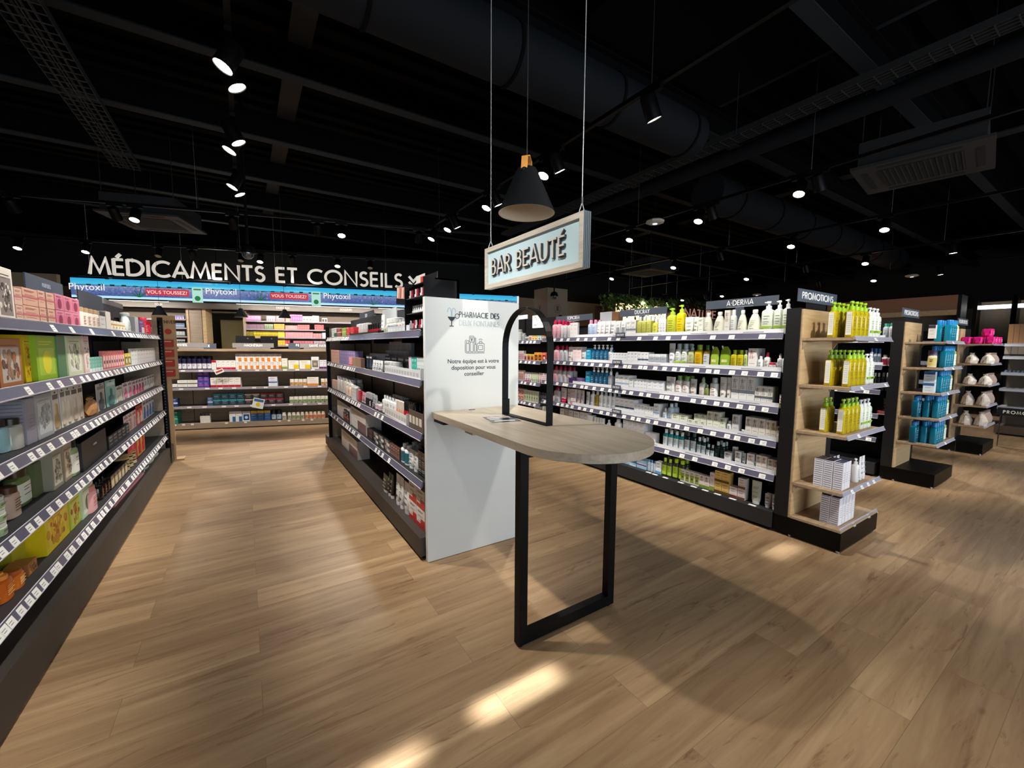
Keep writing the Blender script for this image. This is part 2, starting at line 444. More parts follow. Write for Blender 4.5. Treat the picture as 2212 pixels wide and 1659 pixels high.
# ---------------------------------------------------------------- track lighting
LENS = mat('#fff4e2', .4, emit=26)
LENSOFF = mat('#8a8d90', .3)
def lamp_meshes():
    a = MB(); a.box(-.02, .02, -.09, .09, -.03, 0, SATIN); a.tube((0, 0, -.03), (0, 0, -.07), .009, SATIN)
    h = MB(); h.lathe([(.03, .03, .1), (.052, .052, .09), (.058, .058, .08), (.06, .06, -.085), (.056, .056, -.085), (.05, .05, -.06)], SATIN, 20)
    l = MB(); l.lathe([(.053, .053, -.079), (.053, .053, -.074)], LENS, 20)
    f = MB(); f.lathe([(.053, .053, -.079), (.053, .053, -.074)], LENSOFF, 20)
    return a.mesh('adapter'), h.mesh('housing', True), l.mesh('lens'), f.mesh('lens_off')
LM = lamp_meshes()
_sl = {}
def lamp(p, aim, label, on=True, power=1.0, size=62, rz=0, group='track spotlights', tint=(1, .95, .88), blend=.7, rod=False):
    t = thing('track_spotlight', label, 'spotlight', p, rz, group)
    link('adapter', LM[0], t)
    if rod: mb = MB(); mb.tube((0, 0, 0), (0, 0, ROOF-p[2]), .01, SATIN, 6); link('drop_rod', mb.mesh('drop_rod'), t)
    d = Vector(aim)-(Vector(p)-Vector((0, 0, .13)))
    if rz: d = Matrix.Rotation(-rz, 3, 'Z') @ d
    h = link('housing', LM[1], t, (0, 0, -.13))
    h.rotation_euler = d.to_track_quat('-Z', 'Y').to_euler()
    link('lens', LM[2] if on else LM[3], h)
    if on:
        k = (round(power, 2), size, tint, blend)
        if k not in _sl:
            l = bpy.data.lights.new('spot_beam', 'SPOT'); l.energy = SPOT_W*power; l.spot_size = R(size); l.spot_blend = blend
            l.shadow_soft_size = .045; l.color = tint; _sl[k] = l
        s = bpy.data.objects.new('spot_beam', _sl[k]); COL.objects.link(s); s.parent = h; s.location = (0, 0, -.1)
    return t
def track(x, y0, y1, label, z=3.43):
    t = thing('lighting_track', label, 'lighting track', (x, (y0+y1)/2, z), group='lighting tracks')
    mb = MB(); mb.box(x-.018, x+.018, y0, y1, z, z+.035, SATIN); part('rail', mb, t)
    mb = MB(); y = y0+.5
    while y < y1: mb.tube((x, y, z+.03), (x, y, ROOF), .0025, STEEL, 5); y += 2.4
    part('suspension_wire', mb, t)
TZ = 3.43
ORD = 'first second third fourth fifth sixth seventh eighth ninth tenth eleventh twelfth thirteenth fourteenth fifteenth sixteenth seventeenth eighteenth nineteenth twentieth'.split()
ORD += ['twenty-'+o for o in ORD[:9]]+['thirtieth']+['thirty-'+o for o in ORD[:9]]
NUM = 'zero one two three four five six seven eight nine ten eleven twelve thirteen fourteen fifteen sixteen seventeen eighteen nineteen twenty'.split()
NUM += ['twenty-'+o for o in NUM[1:10]]+['thirty']+['thirty-'+o for o in NUM[1:10]]
TR = [  # heads behind the camera are unseen, added to light the near area
 (0.0, 'left aisle track', -5.5, 6.6, [(-3.2, 'L'), (-3.0, 'R'), (-.6, 'L'), (-.4, 'R'), (1.35, 'L'), (3.29, 'L'), (2.4, 'R'), (3.50, 'R'), (4.41, 'R'), (4.62, 'L'), (5.64, 'L'), (5.87, 'R')]),  # one out-of-view head aimed right is added to brighten the make-up shelving
 (2.66, 'centre aisle track', -5.5, 6.7, [(-3.0, 'F'), (-1.0, 'R'), (.0, 'L'), (2.2, 'R'), (3.32, 'R'), (3.5, 'L'), (4.5, 'R'), (4.68, 'L'), (5.66, 'R'), (5.86, 'L'), (6.5, 'L')]),
 (5.35, 'right aisle track', -5.5, 9.5, [(-3.0, 'F'), (-.8, 'L'), (2.12, 'R'), (2.3, 'L'), (3.35, 'R'), (3.53, 'L'), (4.74, 'L'), (6.1, 'R'), (7.7, 'L'), (9.2, 'L')]),
 (7.95, 'third aisle track', -5.5, 9.5, [(-1, 'F'), (.8, 'L'), (2.26, 'L'), (3.49, 'L'), (4.75, 'R'), (5.8, 'L'), (7.6, 'L')]),
 (10.75, 'fourth aisle track', -5.5, 9.5, [(.6, 'L'), (2.08, 'F'), (3.32, 'L'), (4.39, 'R'), (5.7, 'L')]),
 (13.6, 'fifth aisle track', -4, 12, [(2.8, 'F'), (4.0, 'L'), (5.2, 'R'), (8.0, 'L'), (8.6, 'R'), (9.5, 'L'), (10.2, 'R')])]
for x, nm, y0, y1, ls in TR:
    track(x, y0, y1, 'black lighting track hung over the %s' % nm.replace(' track', ''))
    for k, (y, d) in enumerate(ls):
        aim = {'L': (x-1.1, y-.15, 1.05), 'R': (x+1.1, y-.15, 1.05), 'F': (x+.15, y-.35, 0)}[d]
        lamp((x, y, TZ), aim, 'black spotlight on the %s, %s from its near end' % (nm, ORD[k]), group='spotlights on the '+nm, power=(.45 if d == 'F' else .6) if y < 1 else 1.0)
lamp((2.66, .75, TZ), (1.3, 2.62, 1.75), 'added black spotlight near the camera aimed at the white panel', power=.8, size=75, blend=1, group=None)  # extra spotlights added to brighten the panel, the sign and the stands
lamp((0, .55, TZ), (1.36, 1.95, 2.0), 'added black spotlight near the camera aimed at the hanging sign', power=1.0, size=36, group=None)
lamp((2.66, -.3, TZ), (3.95, 1.3, 1.15), 'added black spotlight near the camera aimed at the near promotion stand', power=1.3, size=44, group=None)
lamp((5.35, -.4, TZ), (6.5, 1.3, 1.1), 'added black spotlight near the camera aimed at the middle promotion stand', power=1.3, size=44, group=None)
lamp((7.95, -.2, TZ), (9.1, 1.3, 1.1), 'added black spotlight aimed at the far promotion stand', power=1.2, size=44, group=None)
def slot_light(x, y, z, lx, ly, pw, rz, label):  # unseen fixtures added to make the bright streaks on the floor
    t = thing('added_streak_light', label, 'spotlight', (x, y, z)); t.rotation_euler = (0, R(-rz), 0)
    mb = MB(); mb.box(-lx/2-.02, lx/2+.02, -ly/2-.02, ly/2+.02, .01, .09, SATIN); part('housing', mb, t, world=False)
    mb = MB(); mb.tube((0, 0, .09), (-math.sin(R(rz))*(ROOF-z)*0, 0, (ROOF-z)*.95), .008, SATIN); part('drop_rod', mb, t, world=False)
    la = bpy.data.lights.new('slot_beam', 'AREA'); la.shape = 'RECTANGLE'; la.size = lx; la.size_y = ly; la.energy = pw; la.spread = R(2.6); la.color = (.85, .94, 1)
    lo = bpy.data.objects.new('slot_beam', la); COL.objects.link(lo); lo.parent = t
slot_light(-.5, 1.38, 3.3, .38, .05, .6, 23.6, 'unseen added slot light throwing the long bright streak on the floor')
slot_light(-1.1, 1.36, 3.3, .3, .045, .33, 23.4, 'unseen added slot light throwing the bright streak near the frame bottom')
slot_light(1.75, 1.37, 4.6, .3, .045, .24, 18.6, 'unseen added slot light over the floor beside the near promotion stand')
# tracks over the pharmacy follow the counter
def btrack(k, u0, u1, label, lamps, nm):
    t = thing('lighting_track', label, 'lighting track', bk((u0+u1)/2, k, TZ), TH, 'lighting tracks')
    mb = MB(); L = (u1-u0)/2; mb.box(-L, L, -.018, .018, 0, .035, SATIN); part('rail', mb, t, world=False)
    mb = MB()
    for a in (-.8, 0, .8): mb.tube((a*L, 0, .03), (a*L, 0, ROOF-TZ), .0025, STEEL, 5)
    part('suspension_wire', mb, t, world=False)
    for n, (px, py, on) in enumerate(lamps):
        h = hit(px, py, (0, 0, 3.31), Vector((0, 0, 1))) if py else bk(px, k)
        u = (h-BO).dot(BU)
        a = bk(u, k, TZ); lamp(a, a-BV*1.0-Vector((0, 0, 2.3)) if on != 2 else a+BV*1.3-Vector((0, 0, 1.6)), 'black spotlight on the %s, %s from left' % (nm, ORD[n]), bool(on), rz=TH+R(90), group='spotlights on the '+nm, power=1.3, size=75)
btrack(1.55, -5.5, 4.6, 'black lighting track in front of the white ceiling letters', [(72, 536, 1), (215, 545, 1), (350, 548, 0), (433, 557, 2), (520, 555, 0), (570, 563, 1), (638, 567, 2), (732, 572, 1), (800, 574, 0)], 'counter track')
btrack(-1.2, -4.5, 4.2, 'black lighting track above the aisle before the pharmacy counter', [(100, 470, 2), (260, 447, 1), (300, 485, 2), (490, 470, 2), (690, 500, 2), (745, 515, 1), (900, 530, 2)], 'front pharmacy track')
for n, (ua, ub) in enumerate(((-4.3, -2.5), (-1.1, 2.0), (2.2, 4.3))):  # lights added under the canopy to brighten the medicine wall
    t = thing('added_shelf_light', 'added slim linear light under the pharmacy canopy, %s from left' % ORD[n], 'light', bk((ua+ub)/2, 3.3, 2.5), TH)
    mb = MB(); mb.box(-(ub-ua)/2, (ub-ua)/2, -.03, .03, 0, .03, SATIN); mb.box(-(ub-ua)/2, (ub-ua)/2, -.02, .02, -.004, 0, mat('#ffffff', .4, emit=3)); part('fitting', mb, t, world=False)
    mb = MB(); mb.tube((0, 0, .03), (0, 0, .06), .01, SATIN, 6); part('bracket', mb, t, world=False)
    la = bpy.data.lights.new('shelf_fill', 'AREA'); la.shape = 'RECTANGLE'; la.size = ub-ua; la.size_y = .05; la.energy = 25*(ub-ua); la.color = (1, .96, .9)
    lo = bpy.data.objects.new('shelf_fill', la); COL.objects.link(lo); lo.parent = t; lo.location = (0, 0, -.01); lo.rotation_euler = (R(25), 0, 0)

# ---------------------------------------------------------------- emergency lights, camera domes
def emergency(px, py, z, label):
    p = hit(px, py, (0, 0, z), Vector((0, 0, 1)))
    t = thing('emergency_light', label, 'emergency light', p)
    mb = MB(); mb.lathe([(.1, .1, .02), (.13, .13, .0), (.13, .13, -.02), (.09, .09, -.035)], mat('#b9b4aa', .5), 8); part('casing', mb, t, world=False)
    mb2 = MB(); mb2.lathe([(.035, .035, -.036), (.03, .03, -.042)], mat('#ffffff', .2, emit=1.5), 10); link('diffuser', mb2.mesh('diffuser'), t)
    mb = MB(); mb.tube((0, 0, .02), (0, 0, ROOF-z), .003, SATIN, 5); link('suspension_rod', mb.mesh('suspension_rod'), t)
emergency(1415, 478, 3.3, 'white hexagonal emergency light hanging right of the table sign')
emergency(1970, 595, 3.3, 'small white emergency light over the far right aisles')
emergency(1635, 636, 3.3, 'tiny white emergency light above the tall sign board')
def dome(p, label, s=1):
    t = thing('dome_camera', label, 'security camera', p)
    mb = MB(); mb.tube((0, 0, .1*s), (0, 0, ROOF-p[2]), .018*s, SATIN); link('drop_pole', mb.mesh('drop_pole'), t)
    mb = MB(); mb.lathe([(.03*s, .03*s, .12*s), (.08*s, .08*s, .09*s), (.1*s, .1*s, .03*s), (.1*s, .1*s, 0)], SATIN, 18); link('housing', mb.mesh('housing', True), t)
    mb = MB(); mb.lathe([(.075*s, .075*s, 0), (.07*s, .07*s, -.04*s), (.045*s, .045*s, -.07*s), (.01*s, .01*s, -.08*s)], mat('#6d7276', .08, metal=.7), 18); link('smoked_dome', mb.mesh('smoked_dome', True), t)
dome((.1, 7.0, 2.78), 'black dome security camera on a pole above the pharmacy letters')
dome(hit(1197, 640, (0, 8.4, 0), Vector((0, 1, 0))), 'black dome security camera in front of the square column')

# ================================================================ pharmacy back area
def plane_thing(name, label, cat, k, u, z, group=None): return thing(name, label, cat, bk(u, k, z), TH, group)
# blue screen
u0, z1 = bpx(151, 600, 2.5); u1 = bpx(1117, 641, 2.5)[0]; ue = bpx(888, 628, 2.5)[0]
zt, zb = 2.87, 2.47
def screen_mat():
    m = bpy.data.materials.new('screen_picture'); m.use_nodes = True; nt = m.node_tree; b = nt.nodes['Principled BSDF']; L = nt.links
    tc = N(nt, 'ShaderNodeTexCoord'); sp = N(nt, 'ShaderNodeSeparateXYZ'); L.new(tc.outputs['Object'], sp.inputs[0])
    mr = N(nt, 'ShaderNodeMapRange'); mr.inputs[1].default_value = -.2; mr.inputs[2].default_value = .2; L.new(sp.outputs[2], mr.inputs[0])
    rp = ramp(nt, [(0, '#c4efff'), (.11, '#aee4fb'), (.13, '#5f76b4'), (.4, '#7c90c6'), (.62, '#9fb2d8'), (.66, '#2c6f8c'), (.7, '#4fc3e6'), (1, '#2ea6dd')])
    rp.color_ramp.interpolation = 'LINEAR'
    L.new(mr.outputs[0], rp.inputs[0])
    mp = N(nt, 'ShaderNodeMapping'); mp.inputs['Scale'].default_value = (6, 1, 22); L.new(tc.outputs['Object'], mp.inputs[0])
    n = N(nt, 'ShaderNodeTexNoise', Scale=3.0, Detail=6.0, Roughness=.7); L.new(mp.outputs[0], n.inputs[0])
    r2 = ramp(nt, [(.35, '#6a78a0'), (.65, '#ffffff')]); L.new(n.outputs[0], r2.inputs[0])
    mx = N(nt, 'ShaderNodeMixRGB', blend_type='MULTIPLY')
    lt = N(nt, 'ShaderNodeMath', operation='LESS_THAN'); lt.inputs[1].default_value = .068
    g2 = N(nt, 'ShaderNodeMath', operation='GREATER_THAN'); g2.inputs[1].default_value = -.15
    mu = N(nt, 'ShaderNodeMath', operation='MULTIPLY')
    L.new(sp.outputs[2], lt.inputs[0]); L.new(sp.outputs[2], g2.inputs[0]); L.new(lt.outputs[0], mu.inputs[0]); L.new(g2.outputs[0], mu.inputs[1]); L.new(mu.outputs[0], mx.inputs[0])
    L.new(rp.outputs[0], mx.inputs[1]); L.new(r2.outputs[0], mx.inputs[2])
    L.new(mx.outputs[0], b.inputs['Emission Color']); b.inputs['Emission Strength'].default_value = 1.0
    b.inputs['Base Color'].default_value = (.02, .02, .02, 1); b.inputs['Roughness'].default_value = 1; b.inputs['Specular IOR Level'].default_value = 0
    return m
t = plane_thing('led_screen', 'long glowing blue advertising screen under the white ceiling letters', 'screen', 2.5, (u0+u1)/2, (zt+zb)/2)
W2 = (u1-u0)/2
mb = MB(); mb.box(-W2, W2, .02, .16, -.2, .2, SATIN); part('screen_casing', mb, t, world=False)
mb = MB(); mb.box(-W2, W2, 0, .02, -.2, .2, screen_mat()); part('picture', mb, t, world=False)
mb = MB(); mb.box(W2, W2+.05, 0, .2, -.65, .2, mat('#e8ecff', .5, emit=.9)); part('lit_end_strip', mb, t, world=False)
mb = MB()
for k in range(9): mb.box(-W2+.6+k*1.12, -W2+.66+k*1.12, -.03, .1, .19, .24, SATIN)
part('mounting_clip', mb, t, world=False)
def glow(h, e):
    m = mat(h, .9, emit=e, spec=0).copy(); m.node_tree.nodes['Principled BSDF'].inputs['Base Color'].default_value = (0, 0, 0, 1); return m
EW = glow('#ffffff', .95); ER = glow('#d8434f', .9); EG = glow('#3c8f55', .7); ET = glow('#bfeee0', .9); ED = glow('#1d4a3a', .5); EP = glow('#c79be0', .8)
PX = [(u0+u1)/2, (zt+zb)/2]
def su(px, py): a, b = bpx(px, py, 2.5); return a-PX[0], b-PX[1]
mt = MB(); ms = MB(); mg = MB(); mp_ = MB()
RX = Matrix(((1, 0, 0, 0), (0, 0, -1, 0), (0, 1, 0, 0), (0, 0, 0, 1)))
tt = MB()
for px, py in ((188, 622), (478, 632), (728, 642)):
    a, b = su(px, py); type_mesh(tt, 'Phytoxil', a, b-.04, .19, EW, z=.004)
for px, py in ((362, 632), (625, 640)):
    a, b = su(px, py); ms.box(a-.4, a+.4, -.006, -.003, b-.07, b+.07, ER); type_mesh(tt, 'VOUS TOUSSEZ?', a, b-.035, .1, EW, z=.012)
for px, py in ((427, 637), (683, 645)):
    a, b = su(px, py); mp_.box(a-.1, a+.1, -.01, -.004, b-.17, b+.16, ET)
    mp_.rings([[(a+.055*math.cos(q), yy, b-.08+.055*math.sin(q)) for q in [2*math.pi*k/16 for k in range(16)]] for yy in (-.014, -.01)], EG)
    mp_.box(a-.07, a+.07, -.013, -.01, b+.1, b+.13, EG)
for px, py in ((300, 632), (562, 640), (806, 650)):
    a, b = su(px, py)
    for k in range(15):
        an = R(90+(k-7)*11+random.uniform(-4, 4)); ln = random.uniform(.12, .26)
        mg.bar((a, -.006, b-.1), (a+ln*1.2*math.cos(an), -.006, b-.1+ln*math.sin(an)), .004, .014, EG if k % 3 else ED, up=(0, 1, 0))
        if k % 2: mg.box(a+ln*1.2*math.cos(an)-.01, a+ln*1.2*math.cos(an)+.01, -.008, -.004, b-.1+ln*math.sin(an)-.02, b-.1+ln*math.sin(an)+.02, EP)
for k in range(46):
    a = -W2+.3+k*(2*W2-.6)/45; mg.box(a-.04, a+.04, -.004, -.001, .055, .07+random.uniform(0, .02), ED)
for nm, o in (('red_caption_box', ms), ('pictured_carton', mp_), ('pictured_lavender', mg)): part(nm, o, t, world=False)
q = MB(); q.add(tt, RX); part('caption_lettering', q, t, world=False)
# ceiling letters
LW = mat('#e9e4da', .45, emit=.55)
t = plane_thing('ceiling_lettering', 'large white letters reading MÉDICAMENTS ET CONSEILS above blue screen', 'sign', 2.3, 0, 2.93)
ul, ur = bpx(193, 585, 2.3)[0], bpx(870, 605, 2.3)[0]
txt = 'MÉDICAMENTS ET CONSEILS'; h = .33
sxf = (ur-ul)/swidth(txt, h, .11)
x = ul
for ch in txt:
    if ch != ' ':
        mb = MB(); strokes(mb, ch, x, .0, h, .053, .03, LW, sx=sxf); q = MB(); q.add(mb, RX)
        part('letter', q, t, world=False)
    x += G[ch][0]*h*sxf+.11*h*sxf
mb = MB(); strokes(mb, '>', bpx(882, 600, 2.3)[0], 0, .3, .055, .03, LW); q = MB(); q.add(mb, RX); part('arrow_chevron', q, t, world=False)
mb = MB(); mb.box(ul-.2, ur+.8, .0, .03, -.045, -.02, SATIN); part('support_rail', mb, t, world=False)
mb = MB()
for a in (ul, ul+1.6, ul+3.4, ur-.4): mb.tube((a, .02, -.02), (a, .02, ROOF-2.93), .003, STEEL, 5)
part('suspension_wire', mb, t, world=False)
# fascia below the screen and canopy
t = plane_thing('pharmacy_fascia', 'taupe fascia board under the blue screen over the medicine shelves', 'panel', 4.0, 0, 2.4)
mb = MB(); mb.box(-2.6-3, 6.0, -.2, .05, .0, .14, mat('#6f675e', .6)); part('board', mb, t, world=False)
mb = MB()
for a, s in ((-3.0, 'TOUX'), (-.35, 'DIGESTION'), (1.2, 'DOULEURS')): strokes(mb, s, a, .05, .05, .009, .002, mat('#b9b0a4', .5))
q = MB(); q.add(mb, Matrix.Translation((0, -.2, 0)) @ RX); part('small_lettering', q, t, world=False)
mb = MB(); mb.box(-5.6, 6.0, -.2, 2.9, .15, .19, BLACK); part('canopy_top', mb, t, world=False)
# shelf units of the medicine wall
WZ = [1.49, 1.705, 1.92, 2.135]
def wall_unit(ua, ub, label, doorcol):
    t = plane_thing('medicine_wall_unit', label, 'shelving', 4.0, (ua+ub)/2, 0)
    w = (ub-ua)/2
    mb = MB(); mb.box(-w, w, .33, .36, 0, 2.4, mat('#7d6e5e', .7)); part('back_panel', mb, t, world=False)
    for s in (-1, 1):
        mb = MB(); mb.box(s*w-.03, s*w+.03, 0, .36, 0, 2.4, TAUPE); part('side_panel', mb, t, world=False)
    for z in [.3, .55, .8, 1.05, 1.28]+WZ:
        mb = MB(); mb.box(-w+.03, w-.03, .0, .33, z-.02, z, mat('#3c3632', .6)); sh = part('shelf', mb, t, world=False)
        mb = MB(); mb.box(-w+.03, w-.03, -.012, 0, z-.03, z+.004, mat('#94898f', .4)); link('price_rail', mb.mesh('price_rail'), sh)
    mb = MB(); mb.box(-w, w, -.01, .33, 0, .28, doorcol); part('plinth', mb, t, world=False)
wall_unit(-1.16, 2.1, 'wide medicine wall unit full of pink and yellow boxes behind tills', TAUPE)
wall_unit(2.1, 4.4, 'medicine wall unit behind the tills, right part', TAUPE)
wall_unit(-4.4, -2.42, 'narrow medicine wall unit behind the cardboard winter display', TAUPE)
t = plane_thing('wall_cladding', 'pale wood cladding post beside the opening to the back room', 'panel', 4.0, -2.25, 0)
mb = MB(); mb.box(-.14, .14, 0, .36, 0, 2.42, TAUPE); mb.box(-.17, -.14, -.02, .36, 0, 2.42, WOODL); part('post_board', mb, t, world=False)
mb = MB(); mb.box(.16, .24, -.02, .36, 0, 2.42, WOODL); part('door_jamb', mb, t, world=False)
t = plane_thing('backroom_cabinet', 'pale yellow cabinet standing in the back room opening', 'cabinet', 5.2, -1.75, 0)
mb = MB(); mb.box(-.36, .42, 0, .5, 0, 2.2, mat('#b5a878', .6)); part('carcass', mb, t, world=False)
mb = MB(); mb.box(-.34, .4, -.02, 0, .05, 2.15, mat('#bbae7d', .6)); d = part('door', mb, t, world=False)
mb = MB(); mb.box(-.3, -.28, -.05, -.02, 1.1, 1.3, STEEL); link('handle', mb.mesh('handle'), d)
t = plane_thing('wheeled_rack', 'dim metal rack with bags seen in the back room', 'rack', 5.6, -3.0, 0)
mb = MB()
for a in (-.28, .28):
    for b in (-.15, .15): mb.box(a-.015, a+.015, b-.015, b+.015, 0, 1.95, mat('#3a3632', .5))
for z in (.3, .8, 1.3, 1.75, 1.93): mb.box(-.28, .28, -.15, .15, z, z+.015, mat('#6b655c', .5))
part('frame', mb, t, world=False)
mb = MB(); mb.lathe([(.2, .12, 1.95), (.3, .17, 2.0), (.26, .15, 2.1), (.1, .06, 2.16)], mat('#a79f8f', .8), 14); part('cloth_bundle', mb, t, True, world=False)
t = plane_thing('added_backroom_light', 'added small light inside the back room opening', 'light', 5.4, -2.2, 3.1)  # lamp added to lift the dark back room
mb = MB(); mb.lathe([(.12, .12, .04), (.14, .14, 0), (.1, .1, -.03)], mat('#f4ead0', .5, emit=2), 18); part('shade', mb, t, True, world=False)
mb = MB(); mb.tube((0, 0, .04), (0, 0, ROOF-3.1), .008, SATIN); part('drop_rod', mb, t, world=False)
la = bpy.data.lights.new('backroom_glow', 'POINT'); la.energy = 45; la.color = (1, .93, .75); la.shadow_soft_size = .12
lo = bpy.data.objects.new('backroom_glow', la); COL.objects.link(lo); lo.parent = t; lo.location = (0, 0, -.2)
# partition left of the screen carrying the letter É
t = plane_thing('partition_panel', 'beige wall panel left of the blue screen with a small É sign', 'panel', 2.6, -4.8, 0)
mb = MB(); mb.box(-2.2, .62, .1, .2, 0, 2.95, mat('#8d8372', .7)); part('board', mb, t, world=False)
mb = MB(); mb.box(.3, .56, .06, .1, 2.48, 2.78, mat('#b1a99a', .6)); pl_ = part('plaque', mb, t, world=False)
mb = MB(); strokes(mb, 'É', .4, 2.57, .1, .016, .003, INK); q = MB(); q.add(mb, Matrix.Translation((0, .06, 0)) @ RX); link('letter', q.mesh('letter'), pl_)

# counter pendants
def cone_lamp(name, p, rb, rt, hh, label, cable, strap=False, seg=28):
    t = thing(name, label, 'pendant lamp', p, 0, None if strap else 'small black pendants over the pharmacy counter')
    th = .006
    out, inn = mat('#04070a', .8, spec=.12), mat('#b9a995', .6)
    prof = [(rb, 0), (rb*.98, hh*.05), (rt, hh*.96), (rt*.9, hh)]
    v = MB(); ro = [[(r*math.cos(2*math.pi*k/seg), r*math.sin(2*math.pi*k/seg), z) for k in range(seg)] for r, z in prof+[(.004, hh)]]
    v.rings(ro, out, False, True)
    link('shade', v.mesh('shade', True), t)
    v = MB(); ri = [[(r*math.cos(2*math.pi*k/seg), r*math.sin(2*math.pi*k/seg), z) for k in range(seg)] for r, z in [(rb, 0), (rb-.008, .002), (rt-.008, hh*.94), (.004, hh*.95)]]
    v.rings(ri, inn, False, True); link('shade_lining', v.mesh('shade_lining', True), t)
    v = MB(); v.tube((0, 0, hh), (0, 0, cable-p[2]), .003, mat('#2b2b2b', .6), 6); link('cable', v.mesh('cable'), t)
    v = MB(); v.lathe([(.006, .006, hh*.35), (.03, .03, hh*.42), (.03, .03, hh*.6), (.015, .015, hh*.8)], mat('#ddd5c8', .4), 14); link('bulb', v.mesh('bulb', True), t)
    if strap:
        tan = mat('#c98a3a', .6)
        v = MB()
        pts = [(-.062, hh*.86), (-.045, hh*1.22), (.0, hh*1.3), (.045, hh*1.22), (.062, hh*.86)]
        for a, b in zip(pts, pts[1:]): v.bar((a[0], 0, a[1]), (b[0], 0, b[1]), .036, .005, tan)
        s = link('leather_strap', v.mesh('leather_strap'), t); s.rotation_euler = (0, 0, R(40))
        v = MB()
        for sx in (-1, 1): v.tube((sx*.058, 0, hh*.9), (sx*.068, 0, hh*.9), .006, SATIN, 10)
        link('rivet', v.mesh('rivet'), s)
    return t
for n, (px, k) in enumerate(((345, .9), (521, .9), (615, .9))):
    u = bpx(px, 682, k)[0]
    cone_lamp('pendant_lamp', bk(u, k, 2.04), .115, .035, .17, ('small black cone pendant above the cardboard winter display', 'small black cone pendant left of the tills', 'small black cone pendant right of the tills')[n], ROOF)
cone_lamp('cone_pendant_lamp', (1.4, 2.02, 2.265), .162, .06, .245, 'large dark cone pendant lamp with tan leather strap over the table', ROOF, True, 40)
# ================================================================ shelving
TAGM = {}
def tag_mesh(s):
    """a white price ticket leaning with the rail; s = direction the rail faces along x"""
    if s not in TAGM:
        mb = MB()
        a, b = Vector((.021*s, 0, -.038)), Vector((.005*s, 0, -.003))
        for off, y0, y1 in ((0, -.026, .026),):
            mb.rings([[(a.x, y0, a.z), (a.x, y1, a.z), (b.x, y1, b.z), (b.x, y0, b.z)], [(a.x+.002*s, y0, a.z+.001), (a.x+.002*s, y1, a.z+.001), (b.x+.002*s, y1, b.z+.001), (b.x+.002*s, y0, b.z+.001)]], PAPER)
        g = mat('#8f8f90', .6)
        for f, w in ((.35, .016), (.62, .02)):
            c = a.lerp(b, f); mb.box(min(c.x+.001*s, c.x+.003*s), max(c.x+.001*s, c.x+.003*s), -w, w*.4, c.z-.002, c.z+.002, g)
        TAGM[s] = mb.mesh('price_tag')
    return TAGM[s]
RAILE = mat('#a5a3b2', .12)
def rail(mb, s, xf, y0, y1, z):
    """leaning price rail on a board edge at x = xf, facing direction s"""
    mb.rings([[(xf, y, z+.004), (xf+.004*s, y, z+.006), (xf+.020*s, y, z-.038), (xf+.014*s, y, z-.041), (xf, y, z-.026)] for y in (y0, y1)], RAILC)
    mb.rings([[(xf-.002*s, y, z+.004), (xf+.006*s, y, z+.012), (xf+.008*s, y, z+.010), (xf+.002*s, y, z)] for y in (y0, y1)], LIP_GLINT)
    mb.rings([[(xf+.017*s, y, z-.036), (xf+.023*s, y, z-.039), (xf+.021*s, y, z-.044), (xf+.014*s, y, z-.042)] for y in (y0, y1)], LIP_GLINT)
